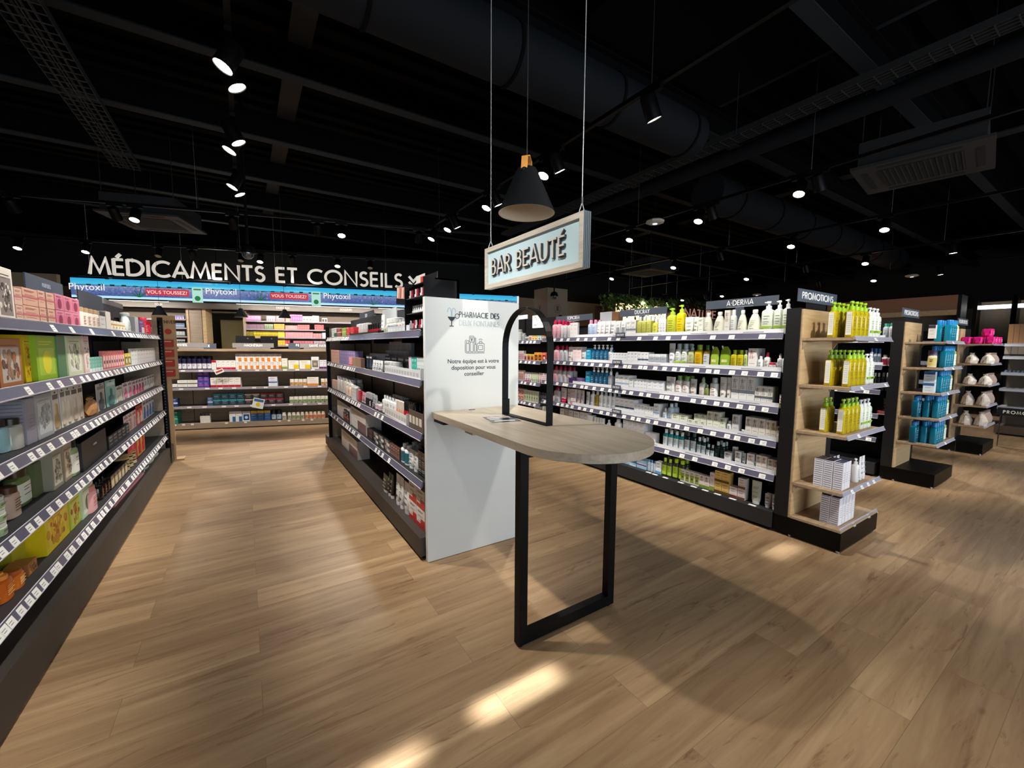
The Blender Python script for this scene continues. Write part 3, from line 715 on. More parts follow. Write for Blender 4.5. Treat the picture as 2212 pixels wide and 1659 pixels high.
def gondola(name, label, cat, s, xf, xb, y0, y1, zs, zb, pl, back, tags, sides=True, xo=None, board=SHELFB, top=1.8, lip=(), rm=None):
    """s: direction the seen side faces; xf its shelf front; xb the middle panel; xo the far side"""
    t = thing(name, label, cat, ((xf+xb)/2, (y0+y1)/2, 0))
    if xo is None: xo = 2*xb-xf
    a, b = sorted((xf-.02*s*-1, xo))
    a, b = sorted((xf+.03*s, xo-.03*s))
    mb = MB(); mb.box(a, b, y0, y1, .03, zb, pl); mb.box(a+.03, b-.03, y0+.03, y1-.03, 0, .03, SATIN)
    part('plinth', mb, t)
    mb = MB(); mb.box(min(xb, xb+.025), max(xb, xb+.025), y0, y1, zb, top, back)
    n = max(1, round((y1-y0)/1.0))
    for k in range(1, n): yy = y0+(y1-y0)*k/n; mb.box(xb-.004, xb+.029, yy-.004, yy+.004, zb, top, SATIN)
    part('back_panel', mb, t)
    for k in range(n+1):
        yy = min(max(y0+(y1-y0)*k/n, y0+.015), y1-.015)
        mb = MB(); mb.box(xb-.02+.0125, xb+.02+.0125, yy-.015, yy+.015, zb, top+.02, SATIN)
        part('upright', mb, t)
    rnd = random.Random(len(name)+int(y1*7))
    for i, z in enumerate(zs):
        mb = MB(); c, d = sorted((xf, xb)); mb.box(c, d, y0+.01, y1-.01, z-.028, z, board)
        for k in range(n+1):
            yy = min(max(y0+(y1-y0)*k/n, y0+.02), y1-.02); c2, d2 = sorted((xb, xb+(xf-xb)*.55)); mb.box(c2, d2, yy-.004, yy+.004, z-.075, z-.028, SATIN)
        sh = part('shelf', mb, t)
        mb = MB(); rail(mb, s, xf, y0+.01, y1-.01, z); mb.mats = [rm if (rm and q_ is RAILC) else q_ for q_ in mb.mats]; part('price_rail', mb, sh)
        for (la, lb) in (lip[i] if i < len(lip) else ()):
            mb = MB(); c, d = sorted((xf-.012*s, xf-.008*s)); mb.box(c, d, la, lb, z, z+.042, mat('#e9e9ec', .3))
            c, d = sorted((xf-.008*s, xf-.0075*s))
            for q in range(int((lb-la)/.5)): mb.box(c-.0004, d+.0004, la+.15+q*.5, la+.32+q*.5, z+.016, z+.022, mat('#8d8f98', .5))
            part('shelf_front_strip', mb, sh)
        for (ta, tb, num) in (tags[i] if i < len(tags) else ()):
            for k in range(num):
                yy = ta+(tb-ta)*(k+.5+rnd.uniform(-.3, .3))/num
                o = link('price_tag', tag_mesh(s), sh, (xf-t.location.x, yy-t.location.y, z))
        mb = MB(); c, d = sorted((xo, xb)); mb.box(c, d, y0+.01, y1-.01, z-.028, z, board); rail(mb, -s, xo, y0+.01, y1-.01, z)
        part('rear_shelf', mb, t)
    return t
ZL = [1.60, 1.305, 1.005, .70, .40, .235]
ZM = [1.60, 1.262, .893, .555, .165]
ZR = [1.615, 1.305, 1.015, .735, .455, .16]
LX, MX, RX_ = -.85, 1.0, 3.6
gl = gondola('gondola_shelving', 'long near shelving on the left side with five price-railed shelves', 'shelving', 1, LX, -1.22, -3.0, 6.45, ZL[:5], ZL[5], PLINTH, mat('#3a3431', .7),
  [[(4.6, 6.4, 18), (2.9, 4.4, 4)], [(2.7, 3.6, 5), (3.6, 6.4, 26)], [(2.2, 3.2, 7), (3.2, 6.4, 28)], [(2.1, 3.2, 9), (3.2, 6.4, 30)], [(1.9, 2.6, 10), (2.6, 6.4, 40)]], xo=-1.6, board=mat('#2a2b2e', .6), top=1.78)
mb = MB(); mb.box(-1.6, -.84, 6.45, 6.5, .03, 1.78, TAUPE); part('end_panel', mb, gl)
mb = MB(); mb.box(-.86, -.81, 6.45, 6.49, .1, 1.82, SATIN)
for k in range(40): mb.box(-.842, -.828, 6.448, 6.45, .3+k*.036, .312+k*.036, mat('#55585c', .5))
part('corner_post', mb, gl)
mb = MB(); mb.box(-1.62, -.815, 6.5, 6.72, .03, ZL[5], PLINTH); part('end_plinth', mb, gl)
gm = gondola('gondola_shelving', 'make-up shelving of make-up behind the white advice panel', 'shelving', -1, MX, 1.38, 2.66, 6.42, ZM[:4], ZM[4], PLINTH, TAUPE,
  [[(4.9, 6.35, 20)], [(4.6, 6.35, 18)], [(4.4, 6.35, 20), (3.5, 3.9, 3)], [(5.6, 6.3, 3), (4.4, 5.4, 8), (3.4, 3.9, 4)]], xo=1.75, top=1.74)
mb = MB(); mb.box(.99, 1.76, 6.42, 6.46, .03, 1.74, TAUPE); part('end_panel', mb, gm)
mb = MB(); mb.box(.985, 1.03, 6.4, 6.44, .1, 1.76, SATIN); part('corner_post', mb, gm)
mb = MB(); mb.box(.97, 1.76, 6.46, 6.66, .03, ZM[4], PLINTH); part('end_plinth', mb, gm)
gr = gondola('gondola_shelving', 'long black skincare shelving right of the table with six levels', 'shelving', -1, RX_, 3.94, 1.585, 4.76, ZR[:5], ZR[5], mat('#232427', .6), BLACK,
  [[(1.7, 3.6, 9), (3.6, 4.7, 7)], [(1.6, 3.4, 16), (3.4, 4.7, 10)], [(1.6, 4.7, 26)], [(1.6, 4.7, 26)], [(1.6, 4.7, 20)]], top=1.79,
  lip=[[(1.6, 4.05)], [(1.6, 4.05)], [(1.6, 4.1)], [(1.6, 4.1)], [(1.6, 3.9)]])
mb = MB()
for k, y in enumerate((1.75, 1.92, 2.06, 2.18, 2.30, 2.44, 2.62, 2.75, 2.83)): mb.box(3.578, 3.602, y-.03, y+.03, ZR[5], ZR[5]+.004, PAPER)
part('plinth_price_tag', mb, gr)
ZQ = [1.588, 1.285, .965, .655, .40, .16]
gq = gondola('gondola_shelving', 'further black shelving continuing the skincare shelving, seen through the arched frame', 'shelving', -1, RX_, 3.94, 4.78, 8.4, ZQ[:5], ZQ[5], mat('#232427', .6), BLACK, [[(4.85, 8, 26)]]*5, top=1.95)
g2 = gondola('gondola_shelving', 'second black shelving beyond the near promotion stand', 'shelving', -1, 6.17, 6.55, 1.66, 8.4, ZR[:5], ZR[5], mat('#232427', .6), BLACK,
  [[(1.65, 2.6, 5)]]*5, top=1.79, lip=[[(1.67, 2.6)], [(1.67, 2.6)], [], []])
g3 = gondola('gondola_shelving', 'third black shelving behind the far promotion stand', 'shelving', -1, 8.75, 9.13, 1.66, 8.4, ZR[:5], ZR[5], mat('#232427', .6), BLACK, [[(1.65, 3, 6)]]*5, top=1.79, rm=mat('#a9a8b0', .3))

for i_, (px_, py_) in enumerate(((1340, 724), (1333, 782), (1331, 835), (1332, 888))):
    h_ = hit(px_, py_, (3.585, 0, 0), Vector((1, 0, 0)))
    mb = MB(); mb.box(3.583, 3.586, h_.y-.07, h_.y+.07, ZR[i_]+.0, ZR[i_]+.05, GREY)
    k_ = MB(); wd_ = swidth('DUCRAY', .022); strokes(k_, 'DUCRAY', -wd_/2, 0, .022, .0035, .001, mat('#f2f3f5', .5)); mb.add(k_, face_mat((3.583, h_.y, ZR[i_]+.014), (0, -1, 0), (-1, 0, 0)))
    part('name_plate', mb, gr)
# blade signs over the skincare shelving: grey board with white word
def blade(x, y0, y1, z0, z1, word, label, hh, under=None, bold=1):
    t = thing('header_sign', label, 'sign', (x, (y0+y1)/2, (z0+z1)/2))
    mb = MB(); mb.box(x-.004, x+.004, y0, y1, z0, z1, GREY); part('board', mb, t)
    mb = MB(); mb.box(x-.003, x+.003, (y0+y1)/2-.04, (y0+y1)/2+.04, 1.62, z0, GREY); part('stem', mb, t)
    W = .55*(y1-y0)
    mb = MB(); wd = swidth(word, hh, .14); strokes(mb, word, -wd/2, -hh/2+.004, hh, hh*.15*bold, .002, mat('#f2f3f5', .5), .14)
    if under == 'line': mb.box(-wd/2, wd/2, -hh/2-.014, -hh/2-.011, 0, .002, mat('#c9ccd2', .5))
    if under == 'swoosh':
        pts = [(-wd/2+wd*k/12, -hh/2-.012-.008*math.sin(math.pi*k/12)) for k in range(13)]
        for a, b in zip(pts, pts[1:]): mb.rings([[(p[0], p[1]-.002, 0), (p[0], p[1]+.002, 0), (p[0], p[1]+.002, .002), (p[0], p[1]-.002, .002)] for p in (a, b)], mat('#f2f3f5', .5))
    M = face_mat((-.004, 0, 0), (0, -1, 0), (-1, 0, 0)); q = MB(); q.add(mb, M); part('lettering', q, t, world=False)
    return t
blade(3.86, 1.765, 2.43, 1.875, 1.955, 'A·DERMA', 'grey header sign with wide spaced dotted name over near end of skincare shelving', .046, 'line')
blade(3.86, 2.88, 3.55, 1.865, 1.945, 'DUCRAY', 'grey header sign with underlined name over the middle of skincare shelving', .043, 'line')
blade(3.86, 4.02, 4.78, 1.86, 1.94, 'TOPICREM', 'grey header sign with curved underline over far end of skincare shelving', .043, 'swoosh')
def blade_l(y0, y1, z0, z1, x, word, label, m=GREY):
    t = thing('header_sign', label, 'sign', (x, (y0+y1)/2, (z0+z1)/2))
    mb = MB(); mb.box(x-.004, x+.004, y0, y1, z0, z1, m); part('board', mb, t)
    mb = MB(); mb.box(x-.003, x+.003, (y0+y1)/2-.04, (y0+y1)/2+.04, 1.6, z0, m); part('stem', mb, t)
    if word:
        mb = MB(); wd = swidth(word, .028); strokes(mb, word, -wd/2, -.012, .028, .004, .002, mat('#b9c0ca', .5)); q = MB(); q.add(mb, face_mat((.004, 0, 0), (0, 1, 0), (1, 0, 0))); part('lettering', q, t, world=False)
blade_l(4.08, 4.76, 1.86, 1.97, -1.2, 'PARFUMS', 'grey header sign over the gift shelving beside pink stacked boxes')
blade_l(5.12, 5.85, 1.80, 1.975, -1.2, None, 'blank dark grey header sign further along the gift shelving', mat('#3c424c', .6))
def blade_m(y0, y1, z0, z1, x, word, label):
    t = thing('header_sign', label, 'sign', (x, (y0+y1)/2, (z0+z1)/2))
    mb = MB(); mb.box(x-.004, x+.004, y0, y1, z0, z1, GREY); part('board', mb, t)
    mb = MB(); mb.box(x-.003, x+.003, (y0+y1)/2-.06, (y0+y1)/2+.06, 1.65, z0, GREY); part('stem', mb, t)
    if word:
        mb = MB(); wd = swidth(word, .04); strokes(mb, word, -wd/2, -.02, .04, .008, .002, mat('#f2f3f5', .5)); q = MB(); q.add(mb, face_mat((-.004, 0, 0), (0, -1, 0), (-1, 0, 0))); part('lettering', q, t, world=False)
p1, p2 = hit(777, 668, (1.36, 0, 0), Vector((1, 0, 0))), hit(808, 683, (1.36, 0, 0), Vector((1, 0, 0)))
blade_m(p2.y, p1.y, 1.84, 1.94, 1.36, 'SOIN', 'small grey header sign over the make-up shelving far end')
mb = MB(); mb.box(1.33, 1.36, 3.3, 6.42, 1.74, 1.86, mat('#33373c', .6)); part('header_panel', mb, gm)
t = thing('light_card', 'long pale card strip on top of gift shelving before blue screen', 'card', (-1.25, 6.2, 1.9))
mb = MB(); mb.box(-1.252, -1.248, 5.3, 7.0, 1.935, 1.99, mat('#b9bcbc', .5)); mb.box(-1.256, -1.252, 5.9, 7.0, 1.79, 1.935, mat('#4b5360', .5)); part('card_board', mb, t)

# ---------------------------------------------------------------- white advice panel
AP = thing('advice_panel', 'tall white panel with pharmacy logo and text at shelving end', 'panel', (1.375, 2.62, 0))
PW = mat('#d9dcda', .55)
mb = MB(); mb.box(1.006, 1.746, 2.61, 2.648, .004, 1.824, PW); part('board', mb, AP)
F = face_mat((0, 2.61, 0), (1, 0, 0), (0, -1, 0))
def onp(mb, name, lab=None):
    q = MB(); q.add(mb, F); o = part(name, q, AP)
    if lab: o['label'] = lab
DK = mat('#2b3440', .6); LB = mat('#7fb0cf', .6); LG = mat('#b4bfc6', .6)
mb = MB(); strokes(mb, 'PHARMACIE DES', 1.252, 1.7, .038, .004, .001, DK, .1, sx=(1.57-1.252)/swidth('PHARMACIE DES', .038, .1)); onp(mb, 'logo_lettering')
mb = MB(); strokes(mb, 'DEUX FONTAINES', 1.252, 1.644, .036, .0035, .001, LG, .1, sx=(1.57-1.252)/swidth('DEUX FONTAINES', .036, .1)); onp(mb, 'pale_logo_lettering')
mb = MB()
def poly(mb, pts, t, m, z=0, closed=False):
    P = [Vector((a, b)) for a, b in pts]; n = len(P); rr = []
    for k in range(n):
        a = P[k-1] if k or closed else P[k]; b = P[(k+1) % n] if k < n-1 or closed else P[k]
        d = (b-a).normalized(); nn = Vector((-d.y, d.x))*t/2
        rr.append([(P[k].x+nn.x, P[k].y+nn.y, z), (P[k].x-nn.x, P[k].y-nn.y, z), (P[k].x-nn.x, P[k].y-nn.y, z+.001), (P[k].x+nn.x, P[k].y+nn.y, z+.001)])
    if closed: rr.append(rr[0])
    mb.rings(rr, m, not closed, not closed)
cx, cz = 1.196, 1.7
bowl = [(cx-.03+.06*k/10, cz-.0-.03*math.sin(math.pi*k/10)) for k in range(11)]
mb.rings([[(a, b, 0) for a, b in bowl], [(a, b, .001) for a, b in bowl]], DK)
mb.box(cx-.003, cx+.003, cz-.062, cz-.028, 0, .001, DK); mb.box(cx-.016, cx+.016, cz-.066, cz-.06, 0, .001, DK)
poly(mb, [(cx+.028, cz-.004)]+[(x, y) for x, y in arc(cx+.042, cz+.006, .016, .016, 200, -150, 14)], .004, DK)
onp(mb, 'bowl_logo')
mb = MB()
for s in (-1, 1):
    poly(mb, [(cx+s*.002, cz+.004)]+[(cx+s*.016-s*.014*math.cos(R(a)), cz+.03+.028*math.sin(R(a))) for a in range(0, 190, 20)], .004, LB)
onp(mb, 'fountain_logo')
mb = MB()   # drawing of cosmetics: dropper, brush tube, pencil, perfume
def rr_(x0, x1, y0, y1, r=.006): return arc(x1-r, y1-r, r, r, 0, 90, 3)+arc(x0+r, y1-r, r, r, 90, 180, 3)+arc(x0+r, y0+r, r, r, 180, 270, 3)+arc(x1-r, y0+r, r, r, 270, 360, 3)
L_ = .0028
for q in ((1.306, 1.33, 1.462, 1.52), (1.309, 1.327, 1.52, 1.54), (1.338, 1.362, 1.462, 1.53), (1.332, 1.368, 1.53, 1.572), (1.37, 1.386, 1.462, 1.515), (1.374, 1.382, 1.515, 1.56), (1.392, 1.45, 1.462, 1.522), (1.403, 1.438, 1.476, 1.508), (1.41, 1.432, 1.522, 1.536)): poly(mb, rr_(*q), L_, DK, closed=True)
poly(mb, rr_(1.298, 1.458, 1.454, 1.545, .01)[4:14], L_, DK)
for k in range(4): poly(mb, [(1.35, 1.535), (1.338+.008*k, 1.565)], .0018, DK)
poly(mb, arc(1.421, 1.545, .012, .008, 0, 180, 6), L_, DK)
onp(mb, 'cosmetics_drawing')
mb = MB()
for k, s in enumerate(('Notre équipe est à votre', 'disposition pour vous', 'conseiller')): type_mesh(mb, s, 1.368, 1.383-.0445*k, .0405, DK, z=.0005, depth=.0004, bold=.0004)
onp(mb, 'advice_lettering')

# ---------------------------------------------------------------- bar table
BT = thing('bar_table', 'tall oak bar table with rounded end and black steel frame leg', 'table', (1.39, 1.9, 0))
out = [(1.045, 2.607), (1.045, 1.52)]+[(1.39+.345*math.cos(R(a)), 1.52+.36*math.sin(R(a))) for a in range(186, 356, 6)]+[(1.735, 1.52), (1.735, 2.607)]
mb = MB(); mb.rings([[(x, y, z) for x, y in out] for z in (1.016, 1.056)], TABLE); part('tabletop', mb, BT)
LEGX0, LEGX1, LY0, LY1 = 1.082, 1.745, 1.59, 1.635
mb = MB(); mb.box(LEGX0, LEGX0+.048, LY0, LY1, .012, 1.016, SATIN); part('leg', mb, BT)
mb = MB(); mb.box(LEGX1-.048, LEGX1, LY0, LY1, .012, 1.016, SATIN); part('leg', mb, BT)
mb = MB(); mb.box(LEGX0+.048, LEGX1-.048, LY0, LY1, .012, .07, SATIN); part('foot_rail', mb, BT)
mb = MB(); mb.box(LEGX0+.048, LEGX1-.048, LY0, LY1, .966, 1.016, SATIN); part('top_rail', mb, BT)
mb = MB()
for x in (LEGX0+.02, LEGX1-.03): mb.tube((x, LY0+.022, 0), (x, LY0+.022, .012), .014, SATIN, 10)
part('rubber_foot', mb, BT)
mb = MB(); mb.box(1.06, 1.1, 2.45, 2.605, .99, 1.016, SATIN); part('bracket', mb, BT)
mb = MB(); mb.box(1.09, 1.2, 2.1, 2.2, .985, 1.016, mat('#c9c2b6', .5)); part('power_box', mb, BT)
mb = MB(); mb.box(1.3, 1.345, 2.55, 2.565, 1.056, 1.058, SATIN); mb.box(1.25, 1.275, 2.57, 2.58, 1.056, 1.058, STEEL); part('cable_slot', mb, BT)
# mirror
MI = thing('arched_frame', 'black arched open mirror frame standing on the bar table', 'frame', (1.42, 2.045, 1.056))
def arch(x0, x1, yc, hw, z0, zc, th, m):
    a = MB(); po, pi_ = [], []
    for k in range(25):
        an = R(180*k/24); po.append((yc+hw*math.cos(an), zc+hw*math.sin(an))); pi_.append((yc+(hw-th)*math.cos(an), zc+(hw-th)*math.sin(an)))
    po = [(yc+hw, z0)]+po+[(yc-hw, z0)]; pi_ = [(yc+hw-th, z0+th)]+pi_+[(yc-hw+th, z0+th)]
    rr = [[(x0, *po[k]), (x1, *po[k]), (x1, *pi_[k]), (x0, *pi_[k])] for k in range(len(po))]
    rr.append([(x0, yc-hw, z0), (x1, yc-hw, z0), (x1, yc-hw+th, z0+th), (x0, yc-hw+th, z0+th)])
    rr.append([(x0, yc+hw, z0), (x1, yc+hw, z0), (x1, yc+hw-th, z0+th), (x0, yc+hw-th, z0+th)])
    a.rings(rr, m, False, False); return a
part('frame', arch(1.402, 1.446, 2.045, .238, 1.057, 1.495, .006, SATIN), MI)
g = MB(); g.box(1.4, 1.447, 2.262, 2.278, 1.057, 1.16, SATIN); part('lower_sleeve', g, MI)
g = MB(); g.tube((1.425, 2.045, 1.725), (1.425, 2.045, 1.735), .008, STEEL, 10); part('hanging_pin', g, MI)
t = thing('leaflet', 'dark printed leaflet lying on the table under the arched frame', 'leaflet', (1.32, 2.13, 1.0565), R(-12))
mb = MB(); mb.box(-.105, .075, -.1, .1, 0, .0012, mat('#3a3d40', .25)); part('sheet', mb, t, world=False)
mb = MB()
for a, b, c, d, cc in ((-.09, .06, .04, .07, '#c8b4aa'), (-.09, -.02, -.02, .03, '#9aa0a4'), (0, .06, -.03, .02, '#14161a'), (-.08, .05, -.07, -.05, '#dfe2e4'), (-.06, .06, .075, .09, '#8c9498')): mb.box(a, b, c, d, .0012, .0016, mat(cc, .3))
part('printed_picture', mb, t, world=False)

# ---------------------------------------------------------------- hanging sign
HS = thing('hanging_sign', 'pale blue hanging sign reading BAR BEAUTÉ above the table', 'sign', (1.375, 1.965, 1.875))
x0, x1, ya, yb, za, zb2 = 1.36, 1.405, 1.495, 2.442, 1.877, 2.138
fr = wood('washed_oak_frame', [(.25, '#a89f92'), (.5, '#c3bbae'), (.75, '#d6cfc4')], 3.0, 1, .5)
fw = .028
mb = MB(); mb.box(x0, x1, ya, ya+fw, za, zb2, fr); mb.box(x0, x1, yb-fw, yb, za, zb2, fr); mb.box(x0, x1, ya+fw, yb-fw, za, za+fw, fr); mb.box(x0, x1, ya+fw, yb-fw, zb2-fw, zb2, fr)
part('wooden_frame', mb, HS)
mb = MB(); mb.box(x0+.012, x1-.012, ya+fw, yb-fw, za+fw, zb2-fw, mat('#b9d2da', .5)); part('blue_board', mb, HS)
mb = MB()
for k in range(4): mb.box(x0+.003+k*.0115, x0+.009+k*.0115, ya-.006, ya, za, zb2, mat('#56626a', .4))
part('grooved_side', mb, HS)
mb = MB(); hh = .098; wd = .74; sx = wd/swidth('BAR BEAUTÉ', hh, .13)
xo_ = 0
for wd_ in ('BAR', 'BEAUTÉ'):
    mb = MB(); strokes(mb, wd_, xo_, 0, hh, .0165, .010, mat('#2e3238', .5), .13, sx=sx)
    q = MB(); q.add(mb, face_mat((x0+.0125, 2.352, 1.955), (0, -1, 0), (-1, 0, 0))); part('dark_word', q, HS)
    mb = MB(); xe_ = strokes(mb, wd_, xo_-.0035, .002, hh, .0095, .003, mat('#c9c3ba', .5), .13, sx=sx, z=.0115)
    q = MB(); q.add(mb, face_mat((x0+.0125, 2.352, 1.955), (0, -1, 0), (-1, 0, 0))); part('word_face', q, HS)
    xo_ = xe_+.0035+G[' '][0]*hh*sx+.13*hh
for y in (1.53, 2.4):
    mb = MB(); mb.tube(((x0+x1)/2, y, zb2+.045), ((x0+x1)/2, y, ROOF), .0022, mat('#c8cbce', .4), 6)
    mb.tube((x0+.004, y, zb2), ((x0+x1)/2, y, zb2+.05), .0018, mat('#c8cbce', .4), 5); mb.tube((x1-.004, y, zb2), ((x0+x1)/2, y, zb2+.05), .0018, mat('#c8cbce', .4), 5)
    mb.tube(((x0+x1)/2, y, zb2+.045), ((x0+x1)/2, y, zb2+.07), .005, STEEL, 6)
    part('suspension_wire', mb, HS)

# ---------------------------------------------------------------- promotion end stands
def endstand(x0, x1, yf, yb_, zs, label, px1, first, tags, glass=None):
    t = thing('promotion_stand', label, 'display stand', ((x0+x1)/2, (yf+yb_)/2, 0))
    mb = MB(); mb.box(x0, x1, yf, yb_+.1, .02, .155, SATIN); mb.box(x0+.03, x1-.03, yf+.03, yb_+.08, 0, .02, BLACK); part('plinth', mb, t)
    mb = MB()
    for (a, b) in ((x0+.02, yf+.02), (x1-.03, yf+.02), (x0+.02, yb_-.02)): mb.tube((a, b, 0), (a, b, .02), .012, STEEL, 8)
    part('levelling_foot', mb, t)
    mb = MB(); mb.box(x0, x1, yb_, yb_+.1, .155, 1.81, BLACK); part('end_board', mb, t)
    mb = MB(); mb.box(x0+.01, px1, yb_-.018, yb_, .155, 1.80, WOODL); part('wooden_back', mb, t)
    for i, z in enumerate(zs):
        if i == len(zs)-1 and first:
            mb = MB(); mb.box(x0+.005, x1-.005, yf+.005, yb_-.02, .155, .172, WOODE)
        else:
            mb = MB(); mb.box(x0+.005, x1, yf+.02, yb_-.02, z-.02, z, WOODE)
            if i >= 0:
                for xx in (x0+.012, px1-.02): mb.rings([[(xx, yb_-.02, z-.02), (xx, yb_-.2, z-.02), (xx, yb_-.05, z-.035), (xx, yb_-.02, z-.09)], [(xx+.012, yb_-.02, z-.02), (xx+.012, yb_-.2, z-.02), (xx+.012, yb_-.05, z-.035), (xx+.012, yb_-.02, z-.09)]], WOODE)
        sh = part('shelf', mb, t)
        mb = MB(); M = Matrix.Rotation(R(90), 4, 'Z'); k = MB(); rail(k, -1, 0, -x1-.03, -x0-.01, 0); k.v = [(a*.8, b, c*.6) for a, b, c in k.v]; k.mats = [RAILE if q_ is RAILC else q_ for q_ in k.mats]
        for v in range(len(k.v)): a, b, c = k.v[v]; k.v[v] = (-b, a+yf+.02, c+z+.004)
        part('price_rail', k, sh)
        for xx in tags[i]:
            o = link('price_tag', tag_mesh(-1), sh, (xx-t.location.x, yf+.02-t.location.y, z+.003)); o.rotation_euler = (0, 0, R(90)); o.scale = (.9, .8, .65)
    w_ = .7 if first else .6
    sg = thing('promotion_sign', label.split(' with')[0].replace('promotion stand', 'grey promotions sign over the stand'), 'sign', ((x0+x1)/2, yb_+.02, 1.86))
    mb = MB(); mb.box(x0-.02, x0-.02+w_, yb_+.015, yb_+.023, 1.86, 1.957, GREY); part('board', mb, sg)
    mb = MB(); mb.box(x0+.15, x0+.5, yb_+.024, yb_+.03, 1.79, 1.87, BLACK); part('stem', mb, sg)
    mb = MB(); hh = .05; f = w_*.84/swidth('PROMOTIONS', hh, .13); strokes(mb, 'PROMOTIONS', 0, 0, hh, .0085, .002, mat('#f4f4f4', .5), .13, sx=f)
    q = MB(); q.add(mb, face_mat((x0-.02+w_*.08, yb_+.015, 1.884), (1, 0, 0), (0, -1, 0))); part('lettering', q, sg)
    if glass:
        mb = MB(); mb.box(x1+.035, x1+.041, yf+.0, yb_+.1, .02, glass, CLEAR)
        g = thing('clear_side_guard', label.split(' with')[0].replace('promotion stand', 'clear acrylic guard on the stand'), 'acrylic guard', (x1+.038, yf+.2, 0)); part('acrylic_sheet', mb, g)
    return t
EX0, EX1 = 3.585, 4.32
ZE = [1.58, 1.222, .865, .448, .172]
endstand(EX0, EX1, 1.12, 1.478, ZE, 'near promotion stand with wooden shelves at the skincare shelving end', 4.17, True, [[3.98], [3.78, 4.28], [3.8], [3.76, 3.95, 4.08, 4.2], [3.85, 4.15]])
Z2 = [1.58, 1.30, 1.03, .755, .47]
endstand(6.15, 6.88, 1.155, 1.51, Z2, 'middle promotion stand with blue bottles and black base', 6.72, False, [[6.4], [6.5], [6.4], [6.6], [6.5]], 1.6)
endstand(8.72, 9.45, 1.19, 1.54, [1.58, 1.30, 1.0, .70, .41], 'far promotion stand with white bags and pink parcels', 9.0, False, [[], [], [], [], []], 1.2)

# ---------------------------------------------------------------- pharmacy counter front unit
ZC = [1.06, .745, .42, .115]
BC = thing('counter_shelving', 'low taupe wood counter shelving below the tills', 'shelving', bk(.2, 0), TH)
UA, UB = -3.4, 3.15
mb = MB(); mb.box(UA, UB, .03, .6, .02, .115, TAUPE); mb.box(UA, UB, .06, .55, 0, .02, BLACK); part('plinth', mb, BC, world=False); 
mb = MB(); mb.box(UA, UB, .33, .36, .115, 1.36, TAUPE)
for a in (-2.7, -.95, .72, 2.4): mb.box(a-.004, a+.004, .325, .33, .115, 1.36, BLACK)
part('back_panel', mb, BC, world=False)
for i, z in enumerate(ZC[:3]):
    mb = MB(); mb.box(UA, UB, .0, .33, z-.03, z, mat('#6d6156', .6)); sh = part('shelf', mb, BC, world=False)
    mb = MB(); mb.box(UA, UB, -.012, 0, z-.038, z+.006, mat('#a99fa6', .25)); link('price_rail', mb.mesh('price_rail'), sh)
    tm = MB(); tm.box(-.032, .032, -.015, -.012, -.028, .0, PAPER); tm = tm.mesh('price_tag')
    for k in range(13): link('price_tag', tm, sh, (-1.7+k*.26+random.uniform(-.07, .07), 0, z))
for k, a in enumerate((-1.13, -1.0, -.87, -.35, -.05, .5, .66, .9, 1.05)):
    mb = MB(); mb.box(a-.022, a+.022, .026, .03, .085, .112, PAPER); part('price_tag', mb, BC, world=False)
mb = MB(); mb.box(UA, UB, -.02, .75, 1.385, 1.42, WOODE); part('counter_top', mb, BC, world=False)
mb = MB(); mb.box(UA, UB, .30, .33, 1.07, 1.385, WOODE); part('splash_board', mb, BC, world=False)
bpy.data.objects[BC.name].location = BO
def csign(px0, px1, word, px, label):
    ua, ub = bpx(px0, 745, .2)[0], bpx(px1, 745, .2)[0]
    t = plane_thing('counter_sign', label, 'sign', .2, (ua+ub)/2, 1.42); w = (ub-ua)/2
    mb = MB(); mb.box(-w, w, 0, .012, .03, .112, mat('#8b8787', .5)); part('board', mb, t, world=False)
    mb = MB(); mb.box(-w+.06, w-.06, .003, .009, 0, .03, mat('#8b8787', .5)); part('foot', mb, t, world=False)
    hh = .042; mb = MB(); wd = swidth(word, hh); c = bpx(px, 745, .2)[0]-(ua+ub)/2; strokes(mb, word, c-wd/2, .052, hh, .008, .002, mat('#f4f4f2', .5)); q = MB(); q.add(mb, RX); part('lettering', q, t, world=False)
csign(377, 447, 'SOMMEIL', 389, 'grey counter sign beside the cardboard winter display')
csign(502, 591, 'MAGNÉSIUM', 547, 'grey counter sign in front of the tills')
csign(648, 760, 'SANTÉ MATERNELLE', 697, 'grey counter sign at the make-up shelving end')
t = plane_thing('counter_sign', 'dark slate counter sign right of the grey one by winter display', 'sign', .32, bpx(452, 745, .3)[0], 1.42)
mb = MB(); mb.box(-.1, .1, 0, .01, .0, .1, GREY); part('board', mb, t, world=False)
mb = MB(); strokes(mb, 'RIX', -.09, .035, .045, .011, .002, mat('#ffffff', .5), .3); q = MB(); q.add(mb, RX); part('lettering', q, t, world=False)
t = plane_thing('counter_sign', 'dark slate counter sign right of the second till', 'sign', .32, bpx(635, 745, .3)[0], 1.42)
mb = MB(); mb.box(-.1, .1, 0, .01, .0, .12, GREY); part('board', mb, t, world=False)
mb = MB(); strokes(mb, 'PE', .03, .06, .04, .01, .002, mat('#ffffff', .5), .3); q = MB(); q.add(mb, RX); part('lettering', q, t, world=False)
